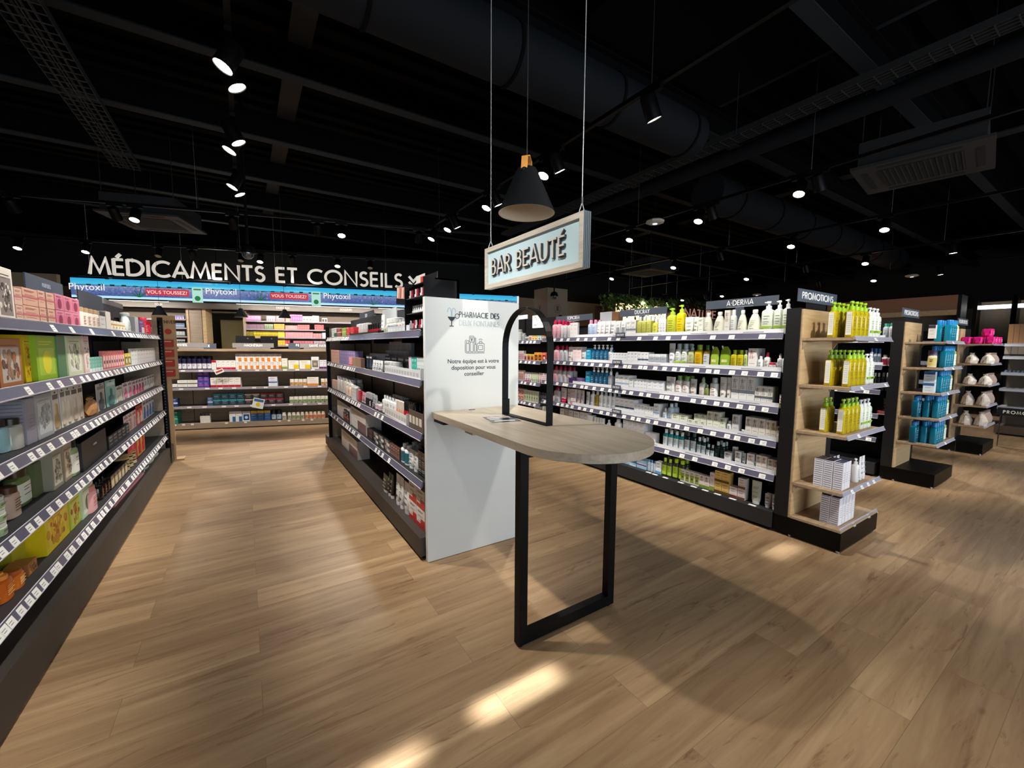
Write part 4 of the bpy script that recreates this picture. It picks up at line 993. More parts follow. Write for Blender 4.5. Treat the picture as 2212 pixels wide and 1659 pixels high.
for n, (pa, pb, lab) in enumerate(((508, 549, 'black till monitor seen from behind, left of two'), (562, 599, 'black till monitor seen from behind, right of two'))):
    ua, ub = bpx(pa, 740, .5)[0], bpx(pb, 740, .5)[0]; w = (ub-ua)/2
    t = plane_thing('till_monitor', lab, 'monitor', .5, (ua+ub)/2, 1.42)
    mb = MB(); mb.rings([[(-w, 0, .04), (w, 0, .04), (w, .04, .25), (-w, .04, .25)], [(-w, .03, .03), (w, .03, .03), (w, .07, .24), (-w, .07, .24)]], SATIN); part('screen_case', mb, t, world=False)
    mb = MB(); mb.box(-.05, .05, .03, .13, 0, .015, SATIN); mb.box(-.02, .02, .04, .07, .01, .12, SATIN); part('stand', mb, t, world=False)
    mb = MB(); mb.lathe([(.012, .004, .19), (.012, .004, .21)], STEEL, 10, w*.3, .02); part('maker_badge', mb, t, world=False)
# winter display card, stands on the end plinth of the gift shelving
t = thing('cardboard_display', 'tall kraft cardboard winter display with four red pockets', 'display', (-.82, 6.76, 1.05))
q0 = hit(338, 680, (0, 6.74, 0), Vector((0, 1, 0))); q1 = hit(378, 683, (0, 6.74, 0), Vector((0, 1, 0)))
kx0, kx1 = q0.x-.05, q1.x; KR = mat('#c3a57c', .7); RD = mat('#b5382c', .6)
zt_, zb_ = 1.86, 1.06
mb = MB(); mb.box(kx0, kx1, 6.74, 6.75, zb_, zt_, KR); part('backing_card', mb, t)
wk = kx1-kx0
mb = MB(); f = wk*.62/swidth("L'HIVER", .04); strokes(mb, "L'HIVER", kx0+.05+wk*.16, zt_-.1, .04, .007, .001, mat('#5a2d22', .6), sx=f); q = MB(); 
q.add(mb, face_mat((0, 6.74, 0), (1, 0, 0), (0, -1, 0))); part('lettering', q, t)
mb = MB(); mb.rings([[(kx0+.06+wk*.4+.035*math.cos(2*math.pi*k/18), yy, zt_-.2+.035*math.sin(2*math.pi*k/18)) for k in range(18)] for yy in (6.737, 6.74)], RD); part('red_seal', mb, t)
for k in range(4):
    z = zt_-.39-k*.125
    mb = MB(); mb.box(kx0+.06, kx0+.06+wk*.6, 6.70, 6.74, z, z+.09, RD); mb.box(kx0+.075, kx0+.04+wk*.6, 6.698, 6.70, z+.06, z+.07, mat('#e7c9b0', .6)); part('red_pocket', mb, t)
mb = MB(); mb.box(kx0+.06, kx1-.08, 6.75, 6.79, 0, zt_-.1, KR); mb.box(kx0, kx1, 6.74, 6.9, 0, .02, KR); 
for v in range(len(mb.v)): a, b, c = mb.v[v]; mb.v[v] = (a, b, c)
part('easel_foot', mb, t)

# ---------------------------------------------------------------- far right and far back
t = thing('square_column', 'beige square column with small round icons behind the mirror', 'column', (7.3, 9.3, 0))
CB = mat('#948370', .7)
mb = MB(); mb.box(6.96, 7.66, 9.0, 9.62, 0, 3.1, CB); part('shaft', mb, t)
mb = MB(); IC = mat('#5d5145', .7)
poly(mb, [(a, b) for a, b in arc(7.31, 2.55, .11, .11, 0, 360, 20)][:-1], .012, IC, closed=True); mb.box(7.27, 7.35, 2.49, 2.62, 0, .002, IC)
mb.box(7.1, 7.13, 2.2, 2.23, 0, .002, IC); mb.box(7.17, 7.4, 2.21, 2.225, 0, .002, IC)
q = MB(); q.add(mb, face_mat((0, 9.0, 0), (1, 0, 0), (0, -1, 0))); part('printed_icon', q, t)
mb = MB(); poly(mb, [(a, b) for a, b in arc(-9.35, 2.55, .09, .11, 0, 360, 20)][:-1], .012, IC, closed=True); mb.box(-9.38, -9.32, 2.49, 2.62, 0, .002, IC)
q = MB(); q.add(mb, face_mat((6.96, 0, 0), (0, -1, 0), (-1, 0, 0))); part('printed_icon', q, t)
# slatted wood wall, foliage, NATURE board
t = thing('slatted_partition', 'brown slatted wooden partition left of the lit foliage', 'partition', (10.9, 11, 0))
mb = MB(); mb.box(10.7, 11.5, 11, 11.05, 0, 2.98, mat('#5c4030', .6))
for k in range(16): mb.box(10.7, 11.5, 10.985, 11, 2.2+k*.05, 2.215+k*.05, mat('#37251b', .6))
part('slat_board', mb, t)
a = hit(1440, 665, (0, 11, 0), Vector((0, 1, 0))).x; b = 20.6
t = thing('nature_board', 'dark brown board with pink NATURE letters behind skincare shelving', 'sign', (a+2, 11, 2.5))
mb = MB(); mb.box(a, b, 11, 11.06, 0, 3.5, mat('#3b2319', .7)); part('board', mb, t)
c0 = hit(1478, 676, (0, 11, 0), Vector((0, 1, 0))); c1 = hit(1545, 676, (0, 11, 0), Vector((0, 1, 0)))
mb = MB(); f = (c1.x-c0.x)/swidth('NATURE', .34); strokes(mb, 'NATURE', c0.x, c0.z-.17, .36, .045, .03, mat('#d09c88', .5, emit=.5), sx=f); q = MB(); q.add(mb, face_mat((0, 11, 0), (1, 0, 0), (0, -1, 0))); part('lettering', q, t)  # emission added to the letters to make them read brighter
GL = mat('#ffd9a0', .5, emit=3)
for (pa, pb, za_, lab) in ((1335, 1372, 2.3, 'warm glowing wall lightbox behind the foliage, left'), (1380, 1440, 2.3, 'warm glowing wall lightbox behind the foliage, right')):
    a = hit(pa, 660, (0, 10.98, 0), Vector((0, 1, 0))); b = hit(pb, 660, (0, 10.98, 0), Vector((0, 1, 0)))
    t = thing('wall_lightbox', lab, 'light', ((a.x+b.x)/2, 11, 2.6)); mb = MB(); mb.box(a.x, b.x, 11, 11.08, 2.1, 3.15, GL); part('lit_panel', mb, t)
    mb = MB(); mb.box(a.x-.04, b.x+.04, 11.08, 11.12, 2.05, 3.2, mat('#6b4a33', .6)); part('backing_frame', mb, t)
rnd = random.Random(3)
LF = [mat(c, .55) for c in ('#2f4a22', '#4c6b2c', '#7d9a45', '#1d2d16')]
for n, (pa, pb, lab) in enumerate(((1300, 1372, 'hanging green foliage left of the lit wall panel'), (1372, 1450, 'hanging green foliage in front of the lit wall panel'), (1450, 1545, 'dim hanging foliage above the NATURE board'))):
    a = hit(pa, 650, (0, 10.5, 0), Vector((0, 1, 0))).x; b = hit(pb, 650, (0, 10.5, 0), Vector((0, 1, 0))).x; a += .13; b -= .13
    t = thing('hanging_foliage', lab, 'plant', ((a+b)/2, 10.5, 3.2))
    mb = MB()
    for k in range(520):
        x = rnd.uniform(a-.06, b+.06); z = 3.34-abs(rnd.gauss(0, .28 if n < 2 else .13))+(.12 if n == 2 else 0); y = 10.5+rnd.uniform(-.3, .3); s = rnd.uniform(.05, .11); an = rnd.uniform(0, 6.28); ti = rnd.uniform(-.8, .8)
        u_ = Vector((math.cos(an), math.sin(an)*.4, math.sin(an)))*s; v_ = Vector((-math.sin(an)*.5, ti, math.cos(an)*.5))*s
        c = Vector((x, y, z)); mb.face([c-u_, c-v_*.6, c+u_, c+v_*.6], LF[k % 3 if n < 2 else (k % 2)*3])
    o = part('leaves', mb, t); o['kind'] = 'stuff'
    mb = MB(); mb.tube((a, 10.5, 3.4), (b, 10.5, 3.4), .02, LF[3]); 
    for q_ in (a+.2, b-.2): mb.tube((q_, 10.5, 3.4), (q_, 10.5, ROOF), .004, STEEL, 5)
    part('hanging_pole', mb, t)
for k, (px, py) in enumerate(((1437, 640), (1529, 640), (1591, 640), (1400, 642), (1498, 652))):
    p = hit(px, py, (0, 0, 3.31), Vector((0, 0, 1)))
    if py == 652: p = hit(px, py, (0, 10, 0), Vector((0, 1, 0)))
    lamp(p+Vector((0, 0, .1)), p+Vector((0, 1.5, -1.4)), 'distant black spotlight before the foliage wall, %s from left' % ORD[[1, 3, 4, 0, 2][k]], group='spotlights before the foliage wall', power=.8, rod=True)
# brown canopy wall unit
CX_ = 13.0
t = thing('wall_canopy', 'brown canopy fascia with pale wood strip over far wall shelves', 'canopy', (CX_+.2, 4, 2.2))
mb = MB(); mb.box(CX_, CX_+.5, 2.36, 4.75, 2.36, 2.68, mat('#a06e54', .7)); part('fascia', mb, t)
mb = MB(); mb.box(CX_-.03, CX_+.5, 2.36, 4.75, 2.25, 2.36, WOODL); part('wood_strip', mb, t)
t = thing('wall_shelving', 'far wall shelving under the brown canopy', 'shelving', (CX_+.3, 5, 0))
mb = MB(); mb.box(CX_+.45, CX_+.5, 2.36, 4.75, 0, 2.25, mat('#6f655a', .7)); part('back_panel', mb, t)
for z in (.3, .7, 1.1, 1.5, 1.9): mb = MB(); mb.box(CX_+.05, CX_+.45, 2.4, 4.7, z-.03, z, mat('#4b4540', .6)); part('shelf', mb, t)
mb = MB(); mb.box(CX_, CX_+.5, 2.3, 2.36, 0, 2.68, BLACK); part('end_panel', mb, t)
# glass fronted cabinets far right
for n, (ya_, yb__) in enumerate(((1.75, 2.25), (1.15, 1.66), (.35, 1.0), (-.5, .2))):
    lab = 'far glass cabinet with lit tube on top, %s from the canopy' % ORD[n]
    t = thing('glass_cabinet', lab, 'cabinet', (14.3, (ya_+yb__)/2, 0), group='far glass cabinets')
    mb = MB(); mb.box(14.55, 14.6, ya_, yb__, 0, 2.6, mat('#6f6250', .7)); mb.box(14.2, 14.6, ya_-.07, ya_, 0, 2.7, SATIN); mb.box(14.2, 14.6, yb__, yb__+.07, 0, 2.7, SATIN); mb.box(14.2, 14.55, ya_, yb__, 0, .3, SATIN); part('carcass', mb, t)
    mb = MB(); mb.box(14.2, 14.3, ya_, yb__, 2.42, 2.5, mat('#ffffff', .4, emit=4)); part('light_tube', mb, t)
    mb = MB(); mb.box(14.18, 14.2, ya_, yb__, .3, 2.4, CLEAR); part('glass_door', mb, t)
    for z in (.8, 1.25, 1.7): mb = MB(); mb.box(14.25, 14.55, ya_, yb__, z-.02, z, mat('#8d8a86', .5)); part('shelf', mb, t)
# low promotion bar on a clear screen at the right frame edge
t = thing('promotion_bar', 'black bar reading PROMOTIONS on a clear stand at right edge', 'sign', (9.8, .7, 0))
mb = MB(); mb.box(9.8, 9.82, -.1, 1.23, .49, .61, BLACK); part('bar', mb, t)
mb = MB(); strokes(mb, 'PROMOTIONS', 0, 0, .045, .009, .002, mat('#e6dfd2', .5), .3, sx=1.0); q = MB(); q.add(mb, face_mat((9.8, 1.17, .525), (0, -1, 0), (-1, 0, 0))); part('lettering', q, t)
mb = MB(); mb.box(9.821, 9.827, -.1, 1.23, .02, 1.32, CLEAR); part('clear_screen', mb, t)
for yy in (-.08, 1.19):
    mb = MB(); mb.box(9.83, 9.84, yy, yy+.012, .0, .5, STEEL); part('foot_bracket', mb, t)
g4 = gondola('gondola_shelving', 'fourth shelving at the right frame edge with white railed shelves', 'shelving', -1, 11.2, 11.6, -.6, hit(2166, 760, (11.2, 0, 0), Vector((1, 0, 0))).y, [1.6, 1.38, 1.1, .82, .5], .16, mat('#6d5f50', .6), mat('#6b5d4d', .7), [], top=1.79, board=mat('#c9ccd0', .4), rm=mat('#c4c5cb', .3))
# ================================================================ goods
def bars(mb, w, d, zs, m, x0=-.3, th=.0006, hh=.0022, right=.3):
    for k, z in enumerate(zs): mb.box(x0*w, (right-(.14 if k % 2 else 0))*w, -d/2-th, -d/2-.0001, z-hh/2, z+hh/2, m)
NAMES = dict(box=('carton', 'box'), pump=('pump_bottle', 'bottle'), bottle=('bottle', 'bottle'), flask=('curved_bottle', 'bottle'), tube=('cosmetic_tube', 'tube'),
  jar=('jar', 'jar'), pouch=('refill_pouch', 'pouch'), stick=('make_up_stick', 'make-up'), bag=('cloth_bag', 'bag'), card=('hanging_card_pack', 'pack'),
  tray=('display_tray', 'tray'), gift=('gift_box', 'box'), wrap=('wrapped_parcel', 'parcel'), drop=('dropper_bottle', 'bottle'), spray=('spray_bottle', 'bottle'), sachet=('sachet', 'sachet'), stand=('tester_stand', 'display'))
_PM = {}
def goods(kind, w, h, d, c, st):
    key = (kind, round(w, 3), round(h, 3), round(d, 3), c, st)
    if key in _PM: return _PM[key]
    c1, c2, c3 = (list(c)+['#ffffff', '#3a4048', '#9aa0a6'][len(c):])[:3]
    g = 'g' in st
    A = mat(c1, .12 if g else .42); B = mat(c2, .35); C = mat(c3, .5)
    P = []; mb = MB(); r = w/2; q = MB()
    if kind in ('box', 'gift'):
        e = min(w, d)*.02; a, b = w/2, d/2
        mb.rings([[(x*(1-k), y*(1-k), z) for x, y in ((-a, -b), (a, -b), (a, b), (-a, b))] for k, z in ((.03, 0), (0, e), (0, h-e), (.03, h))], A)
        t = .0006
        if 'b' in st: q.box(-a, a, -b-t, -b, .002, h*.24, B); q.box(-a-t, -a, -b, b, .002, h*.24, B)
        if 't' in st: q.box(-a, a, -b-t, -b, h*.76, h-.002, B); q.box(-a, a, -b, b, h, h+t, B)
        if 'm' in st: q.box(-a, a, -b-t, -b, h*.38, h*.5, B); q.box(-a-t, -a, -b, b, h*.38, h*.5, B)
        if 'o' in st: q.box(0, a, -b-t*1.2, -b, .002, h*.5, B)
        if 'w' in st: q.box(-a*.8, a*.8, -b-t, -b, h*.12, h*.72, B); q.rings([[(a*.45*math.cos(2*math.pi*k/12), y, h*.4+a*.45*math.sin(2*math.pi*k/12)) for k in range(12)] for y in (-b-2.4*t, -b-t)], C)
        if 'i' in st:
            rn = random.Random(int(w*9999)+int(h*999)); q.box(-a*.78, a*.78, -b-t, -b, h*.1, h*.82, B)
            M3 = mat('#%02x%02x%02x' % tuple((int(c2[1+2*i_:3+2*i_], 16)+int(c3[1+2*i_:3+2*i_], 16))//2 for i_ in range(3)), .5)
            for k in range(44):
                x, z, s = rn.gauss(0, .3)*a, rn.uniform(.18, .74)*h, rn.uniform(.02, .075)*w
                q.rings([[(x+s*math.cos(2*math.pi*j/9), y, z+s*1.2*math.sin(2*math.pi*j/9)) for j in range(9)] for y in (-b-2*t-k*.00003, -b-t)], (C, M3, A, M3)[k % 4])
        if 'v' in st:
            for s in (-1, 1): q.rings([[(-a*.3, y, h*.92), (-a*.3+.003, y, h*.92), (-a*.3+s*a*.35+.0035, y, h*.55), (-a*.3+s*a*.35, y, h*.55)] for y in (-b-t, -b)], C)
        if 'l' in st:
            n = 13
            for k in range(n):
                z = h*(k+.6)/n; q.box(-a-t, -a, -b*.85, b*.85, z-.002, z+.002, C)
            for k in range(5): q.box(-a*.2, a*.7, -b-t, -b, h*(.3+.08*k), h*(.3+.08*k)+.002, C)
            q.box(-a*.9, a*.9, -b*.9, b*.9, h, h+t, B)
        if 'n' not in st and 'l' not in st:
            bars(q, w, d, [h*.86, h*.8], C, x0=-.36, hh=min(.004, h*.03))
            if 'w' not in st and 'i' not in st: bars(q, w, d, [h*.62, h*.56, h*.33], C, x0=-.32, hh=min(.0022, h*.02))
        if 'r' in st:
            q.box(-a-t, a+t, -b-2*t, -b-t, h*.45, h*.56, B)
        P = [('', mb, False)]
        if q.f: P.append(('printed_front', q, False))
    elif kind in ('pump', 'bottle', 'spray', 'drop'):
        hb = h*(.76 if kind != 'bottle' else .8); sq = 4.5 if 's' in st else 2.6; ry = min(d/2, r)
        k = .62 if kind != 'bottle' else .78
        nk = r*.42
        mb.lathe([(r*.9, ry*.9, 0), (r, ry, h*.02), (r, ry, hb*.86), (r*.93, ry*.93, hb*.93), (nk*1.2, min(nk*1.2, ry*.9), hb*.99), (nk, min(nk, ry*.8), hb)], A, 18, sq=sq)
        P = [('', mb, True)]
        cp = MB()
        cm = mat(c2, .3)
        if kind == 'pump':
            cp.lathe([(nk*1.15, min(nk*1.15, ry), hb), (nk*1.15, min(nk*1.15, ry), hb+h*.1), (nk*.5, nk*.5, hb+h*.11), (nk*.45, nk*.45, hb+h*.17), (nk, nk*.8, hb+h*.18), (nk*.9, nk*.7, h)], cm, 12)
            cp.box(-r*.75, 0, -nk*.3, nk*.3, h*.955, h*.985, cm); P.append(('pump_head', cp, True))
        elif kind == 'drop':
            cp.lathe([(nk*1.1, nk*1.1, hb), (nk*1.1, nk*1.1, hb+h*.1), (nk*.6, nk*.6, hb+h*.12), (nk*.4, nk*.4, h)], cm, 12); P.append(('dropper', cp, True))
        elif kind == 'spray':
            cp.lathe([(nk*1.2, min(nk*1.2, ry), hb), (nk*1.2, min(nk*1.2, ry), h*.9), (nk*.9, nk*.7, h*.93), (nk*.8, nk*.6, h)], cm, 12); P.append(('spray_cap', cp, True))
        else:
            cw = r*.62 if 'w' in st else nk*1.25
            cp.lathe([(cw, min(cw, ry), hb-h*.01), (cw, min(cw, ry), h*.985), (cw*.9, min(cw, ry)*.9, h)], cm, 14); P.append(('cap', cp, True))
        if 'x' not in st:
            e = 1.012; n = 10; z0, z1 = (hb*.12, hb*.78) if 'L' in st else (hb*.25, hb*.7)
            lab = C if ('L' in st) else mat(c3, .5)
            for (za, zb_, m_) in ((z0, z1, lab),) if 'L' in st else ():
                rr = []
                for k in range(n+1):
                    an = R(-155+130*k/n); cc, ss = math.cos(an), math.sin(an)
                    rr.append((r*e*math.copysign(abs(cc)**(2/sq), cc), ry*e*math.copysign(abs(ss)**(2/sq), ss)))
                q.rings([[(x, y, za), (x*.98, y*.98, za), (x*.98, y*.98, zb_), (x, y, zb_)] for x, y in rr], m_, True, True)
                bars(q, w*.7, ry*2+.003, [z1-.2*(z1-z0), z1-.35*(z1-z0), z1-.6*(z1-z0)], INK, th=.0008)
            if 'L' not in st: bars(q, w*.8, ry*2+.0006, [hb*.72, hb*.62, hb*.5, hb*.42, hb*.3], lab, th=.0012, hh=.003)
            if 'S' in st:
                q.box(-r*e-.001, -r*e+.001, -ry*.62, ry*.62, hb*.1, hb*.93, mat('#eceae0', .4))
                for k in range(9): q.box(-r*e-.0016, -r*e-.001, -ry*.5, ry*.45, hb*(.2+.075*k), hb*(.2+.075*k)+.0015, mat('#8a8a80', .5))
            if 'G' in st: bars(q, w*1.2, ry*2+.002, [hb*.3, hb*.27], mat('#a4c93a', .4), th=.0012, hh=.012, x0=-.4, right=.4)
            P.append(('label', q, False))
    elif kind == 'flask':
        ry = min(d/2, r*.7); hb = h*.86
        mb.lathe([(r*.82, ry*.9, 0), (r*.92, ry, h*.02), (r, ry, h*.18), (r*.97, ry, h*.36), (r*.74, ry*.92, h*.62), (r*.42, ry*.7, h*.8), (r*.3, r*.3, h*.83), (r*.3, r*.3, hb)], A, 18)
        cp = MB(); cp.lathe([(r*.36, r*.36, hb-.002), (r*.4, r*.36, h*.97), (r*.3, r*.3, h)], mat(c2, .3), 12)
        bars(q, w*.7, ry*2+.0006, [h*.56, h*.48], C, th=.001); bars(q, w*.9, ry*2+.0006, [h*.4, h*.34, h*.24, h*.18], INK, th=.001, right=.05)
        P = [('', mb, True), ('cap', cp, True), ('label', q, False)]
    elif kind == 'tube':
        ry = min(d/2, r*.8); ch = h*.14; n = 14; rr = []
        for (z, fx, fy) in ((ch, .78, .95), (ch+.004, .88, 1), (h*.5, .95, .7), (h*.93, 1, .12), (h, 1, .07)):
            rr.append([(r*fx*math.cos(2*math.pi*(k+.5)/n), ry*fy*math.sin(2*math.pi*(k+.5)/n), z) for k in range(n)])
        mb.rings(rr, A)
        cp = MB(); cp.lathe([(r*.7, ry*.88, 0), (r*.76, ry*.95, ch*.9), (r*.74, ry*.92, ch)], B if 'k' in st else mat(c2, .3), 14)
        for zz, k in ((h*.74, 0), (h*.68, 1), (h*.52, 0), (h*.34, 0), (h*.3, 1)):
            y = -ry*(1-.55*max(0, (zz-h*.4)/(h*.6)))
            q.box(-.28*w, (.26-.1*k)*w, y-.0014, y+.0006, zz-.0018, zz+.0018, C)
        if 'B' in st:
            q.lathe([(r*.93, ry*.99, ch+.006), (r*.965, ry*.93, h*.3)], mat(c2, .35), 14)
        P = [('', mb, True), ('cap', cp, True), ('label', q, False)]
    elif kind == 'jar':
        hb = h*(.72 if 'w' not in st else .86); rl = r*.98
        mb.lathe([(r*.94, r*.94, 0), (r, r, h*.03), (r, r, hb*.9), (r*.85, r*.85, hb*.98), (r*.85, r*.85, hb)], A, 18)
        cp = MB(); cp.lathe([(rl, rl, hb*.99), (rl, rl, h*.97), (rl*.92, rl*.92, h)], mat(c2, .35), 18)
        lb = C
        rr = [(r*1.008*math.cos(R(-160+140*k/10)), r*1.008*math.sin(R(-160+140*k/10))) for k in range(11)]
        q.rings([[(x, y, hb*.15), (x*.98, y*.98, hb*.15), (x*.98, y*.98, hb*.78), (x, y, hb*.78)] for x, y in rr], lb)
        bars(q, w*.6, 2*r+.002, [hb*.62, hb*.5], mat(c2, .5) if 'y' in st else INK, th=.0008, hh=h*.03)
        P = [('', mb, True), ('lid', cp, True), ('label', q, False)]
    elif kind == 'pouch':
        n = 14; rr = []
        for z, fx, fy in ((0, .96, 1), (h*.06, 1, 1), (h*.5, 1, .8), (h*.78, .92, .35), (h*.9, .6, .14), (h*.97, .4, .08)):
            rr.append([(r*fx*math.copysign(abs(math.cos(2*math.pi*(k+.5)/n))**.6, math.cos(2*math.pi*(k+.5)/n)), d/2*fy*math.sin(2*math.pi*(k+.5)/n), z) for k in range(n)])
        mb.rings(rr, A); cp = MB(); cp.tube((-r*.5, 0, h*.86), (-r*.72, 0, h*1.0), r*.14, mat(c2, .3), 10)
        q.box(-r*.5, r*.5, -d*.46, -d*.4, h*.3, h*.42, C)
        P = [('', mb, True), ('spout_cap', cp, True), ('label', q, False)]
    elif kind == 'stick':
        mb.lathe([(r*.9, r*.9, 0), (r, r, .002), (r, r, h*.55)], A, 12); cp = MB(); cp.lathe([(r*.92, r*.92, h*.55), (r*.92, r*.92, h*.97), (r*.7, r*.7, h)], mat(c2, .2), 12)
        P = [('', mb, True), ('cap', cp, True)]
    elif kind == 'bag':
        rn = random.Random(int(w*5000)); rr = []; n = 16
        for z, f, fy in ((0, .85, .9), (.1, 1, 1), (.35, 1, 1), (.6, .85, .8), (.8, .55, .45), (.9, .35, .3), (1, .55, .45)):
            rr.append([(r*f*math.cos(2*math.pi*k/n)*rn.uniform(.8, 1.12), d/2*fy*math.sin(2*math.pi*k/n)*rn.uniform(.8, 1.12), h*z+rn.uniform(-.006, .006)*(z > 0)) for k in range(n)])
        mb.rings(rr, A); cp = MB(); cp.lathe([(r*.37, d*.18, h*.86), (r*.37, d*.18, h*.9)], mat(c2, .6), 14)
        P = [('', mb, False), ('tie', cp, True)]
    elif kind == 'wrap':
        rn = random.Random(int(w*5000)); rr = []; n = 20
        for z in (0, .15, .4, .65, .9, 1):
            f = 1 if 0 < z < 1 else .86
            rr.append([(r*f*math.copysign(abs(math.cos(2*math.pi*(k+.5)/n))**.55, math.cos(2*math.pi*(k+.5)/n))*rn.uniform(.9, 1.08), d/2*f*math.copysign(abs(math.sin(2*math.pi*(k+.5)/n))**.55, math.sin(2*math.pi*(k+.5)/n))*rn.uniform(.9, 1.08), h*z) for k in range(n)])
        mb.rings(rr, A); q.box(-r*.3, r*.3, -d/2*1.06, -d/2*.98, h*.3, h*.7, C); P = [('', mb, False), ('label', q, False)]
    elif kind == 'card':
        t_ = .004; mb.box(-r, r, -t_/2, t_/2, 0, h, A); mb.box(-.2*r, .2*r, -t_/2-.0005, t_/2+.0005, h*.93, h*.97, BLACK)
        q.lathe([(r*.62, .001, 0), (r*.66, .008, h*.02), (r*.62, .009, h*.3), (r*.22, .009, h*.36), (r*.2, .008, h*.58), (r*.1, .002, h*.62)], B, 12)
        for k in range(len(q.v)): x, y, z = q.v[k]; q.v[k] = (x, min(y, 0)-t_/2, z+h*.06)
        q2 = MB(); q2.box(-r*.8, r*.8, -t_/2-.0006, -t_/2, h*.78, h*.9, C)
        P = [('', mb, False), ('packed_item', q, True), ('printed_header', q2, False)]
    elif kind == 'sachet':
        mb.rings([[(r*f*sx_, d/2*fy*sy, z) for sx_, sy in ((-1, -1), (1, -1), (1, 1), (-1, 1))] for z, f, fy in ((0, 1, .1), (h*.1, .97, .8), (h*.5, .95, 1), (h*.9, .97, .7), (h, 1, .1))], A)
        q.box(-r*.6, r*.6, -d*.53, -d*.5, h*.25, h*.6, B); bars(q, w*.8, d, [h*.75, h*.7], C); P = [('', mb, False), ('label', q, False)]
    elif kind == 'tray':
        t_ = .004
        for x0, x1, y0, y1, z1 in ((-r, r, -d/2, -d/2+t_, h), (-r, -r+t_, -d/2, d/2, h*1.2), (r-t_, r, -d/2, d/2, h*1.2), (-r, r, d/2-t_, d/2, h*1.5), (-r, r, -d/2, d/2, t_)): mb.box(x0, x1, y0, y1, 0, z1, A)
        for k in range(int(w/.07)): q.box(-r+.01+k*.07, -r+.06+k*.07, -d/2-.0006, -d/2, h*.3, h*.7, C)
        P = [('', mb, False), ('front_label', q, False)]
    elif kind == 'stand':
        mb.box(-r, r, -d/2, d/2, 0, .01, A); mb.box(-r, r, d/2-.01, d/2, 0, h, A)
        for s in (-1, 1): mb.rings([[(s*r, -d/2, 0), (s*r, d/2, 0), (s*r, d/2, h), (s*r, d/2-.03, h), (s*r, -d/2, h*.35)], [(s*(r-.005), -d/2, 0), (s*(r-.005), d/2, 0), (s*(r-.005), d/2, h), (s*(r-.005), d/2-.03, h), (s*(r-.005), -d/2, h*.35)]], A)
        P = [('', mb, False)]
        for k in range(3):
            z = h*(.12+.28*k); q.box(-r+.006, r-.006, -d/2+.02+k*d*.22, d/2-.01, z, z+.006, B)
        for k in range(3):
            z = h*(.12+.28*k)
            for j in range(5): q.lathe([(.007, .007, z+.006), (.007, .007, z+.03), (.005, .005, z+.045)], C if (j+k) % 2 else mat('#c23a4c', .3), 8, -r+.02+(w-.04)*j/4, -d/2+.04+k*d*.22)
        P.append(('tester_row', q, False))
    out = [(nm, m_.mesh(nm or NAMES[kind][0], sm)) for nm, m_, sm in P if m_.f]
    _PM[key] = out
    return out
USED = {}
def place(kind, loc, rz, label, dims, c, st, group=None, nm_=None):
    words = label.split()
    assert len(words) <= 16, label
    if label in USED: print('DUP LABEL', label)
    USED[label] = 1
    ms = goods(kind, *dims, tuple(c), st)
    o = link(nm_ or NAMES[kind][0], ms[0][1], None, loc, rz)
    tag(o, label, NAMES[kind][1], group)
    for nm, me in ms[1:]: link(nm, me, o)
    return o
V = Vector
FR = {}
for i, z in enumerate(ZL): FR['L%d' % (i+1)] = (V((LX, 0, z)), V((0, 1, 0)), V((-1, 0, 0)), R(90), ('top shelf', 'second shelf', 'third shelf', 'fourth shelf', 'fifth shelf', 'plinth')[i]+' of gift shelving')
for i, z in enumerate(ZM): FR['M%d' % (i+1)] = (V((MX, 0, z)), V((0, -1, 0)), V((1, 0, 0)), R(-90), ('top shelf', 'second shelf', 'third shelf', 'fourth shelf', 'plinth')[i]+' of make-up shelving')
for i, z in enumerate(ZR): FR['R%d' % (i+1)] = (V((RX_, 0, z)), V((0, -1, 0)), V((1, 0, 0)), R(-90), ('top shelf', 'second shelf', 'third shelf', 'fourth shelf', 'fifth shelf', 'plinth')[i]+' of skincare shelving')
for i, z in enumerate(ZQ): FR['Q%d' % (i+1)] = (V((RX_, 0, z)), V((0, -1, 0)), V((1, 0, 0)), R(-90), ('top shelf', 'second shelf', 'third shelf', 'fourth shelf', 'fifth shelf', 'plinth')[i]+' seen through arched frame')
for i, z in enumerate(ZR): FR['G%d' % (i+1)] = (V((6.17, 0, z)), V((0, -1, 0)), V((1, 0, 0)), R(-90), ('top shelf', 'second shelf', 'third shelf', 'fourth shelf', 'fifth shelf', 'plinth')[i]+' of second black shelving')
for i, z in enumerate(ZC): FR['C%d' % (i+1)] = (BO+V((0, 0, z)), BU, BV, TH, ('top shelf', 'second shelf', 'third shelf', 'plinth')[i]+' of counter shelving')
for i, z in enumerate(WZ[::-1]): FR['W%d' % (i+1)] = (bk(0, 4.0, z), BU, BV, TH, ('top shelf', 'second shelf', 'third shelf', 'fourth shelf')[i]+' of medicine wall')
for i, z in enumerate([1.6, 1.38, 1.1, .82, .5]): FR['H%d' % (i+1)] = (V((11.2, 0, z)), V((0, -1, 0)), V((1, 0, 0)), R(-90), ('top shelf', 'second shelf', 'third shelf', 'fourth shelf', 'fifth shelf')[i]+' of far-edge shelving')
CR = {'A': (1180, 620, 5.53), 'B': (1420, 620, 6.381), 'C': (1420, 850, 5.925), 'D': (1180, 850, 7.373), 'E': (1660, 600, 5.529), 'F': (1660, 850, 4.607),
      'G': (0, 560, 4.147), 'H': (0, 900, 3.605), 'I': (140, 540, 4.148), 'J': (690, 600, 5.528), 'K': (690, 850, 4.484), 'N': (340, 770, 5.821), 'O': (520, 640, 10.37), 'M': (1060, 620, 5.53), 'P': (340, 640, 10.05), 'Q': (1900, 620, 3.77), 'Z': (0, 0, 1)}
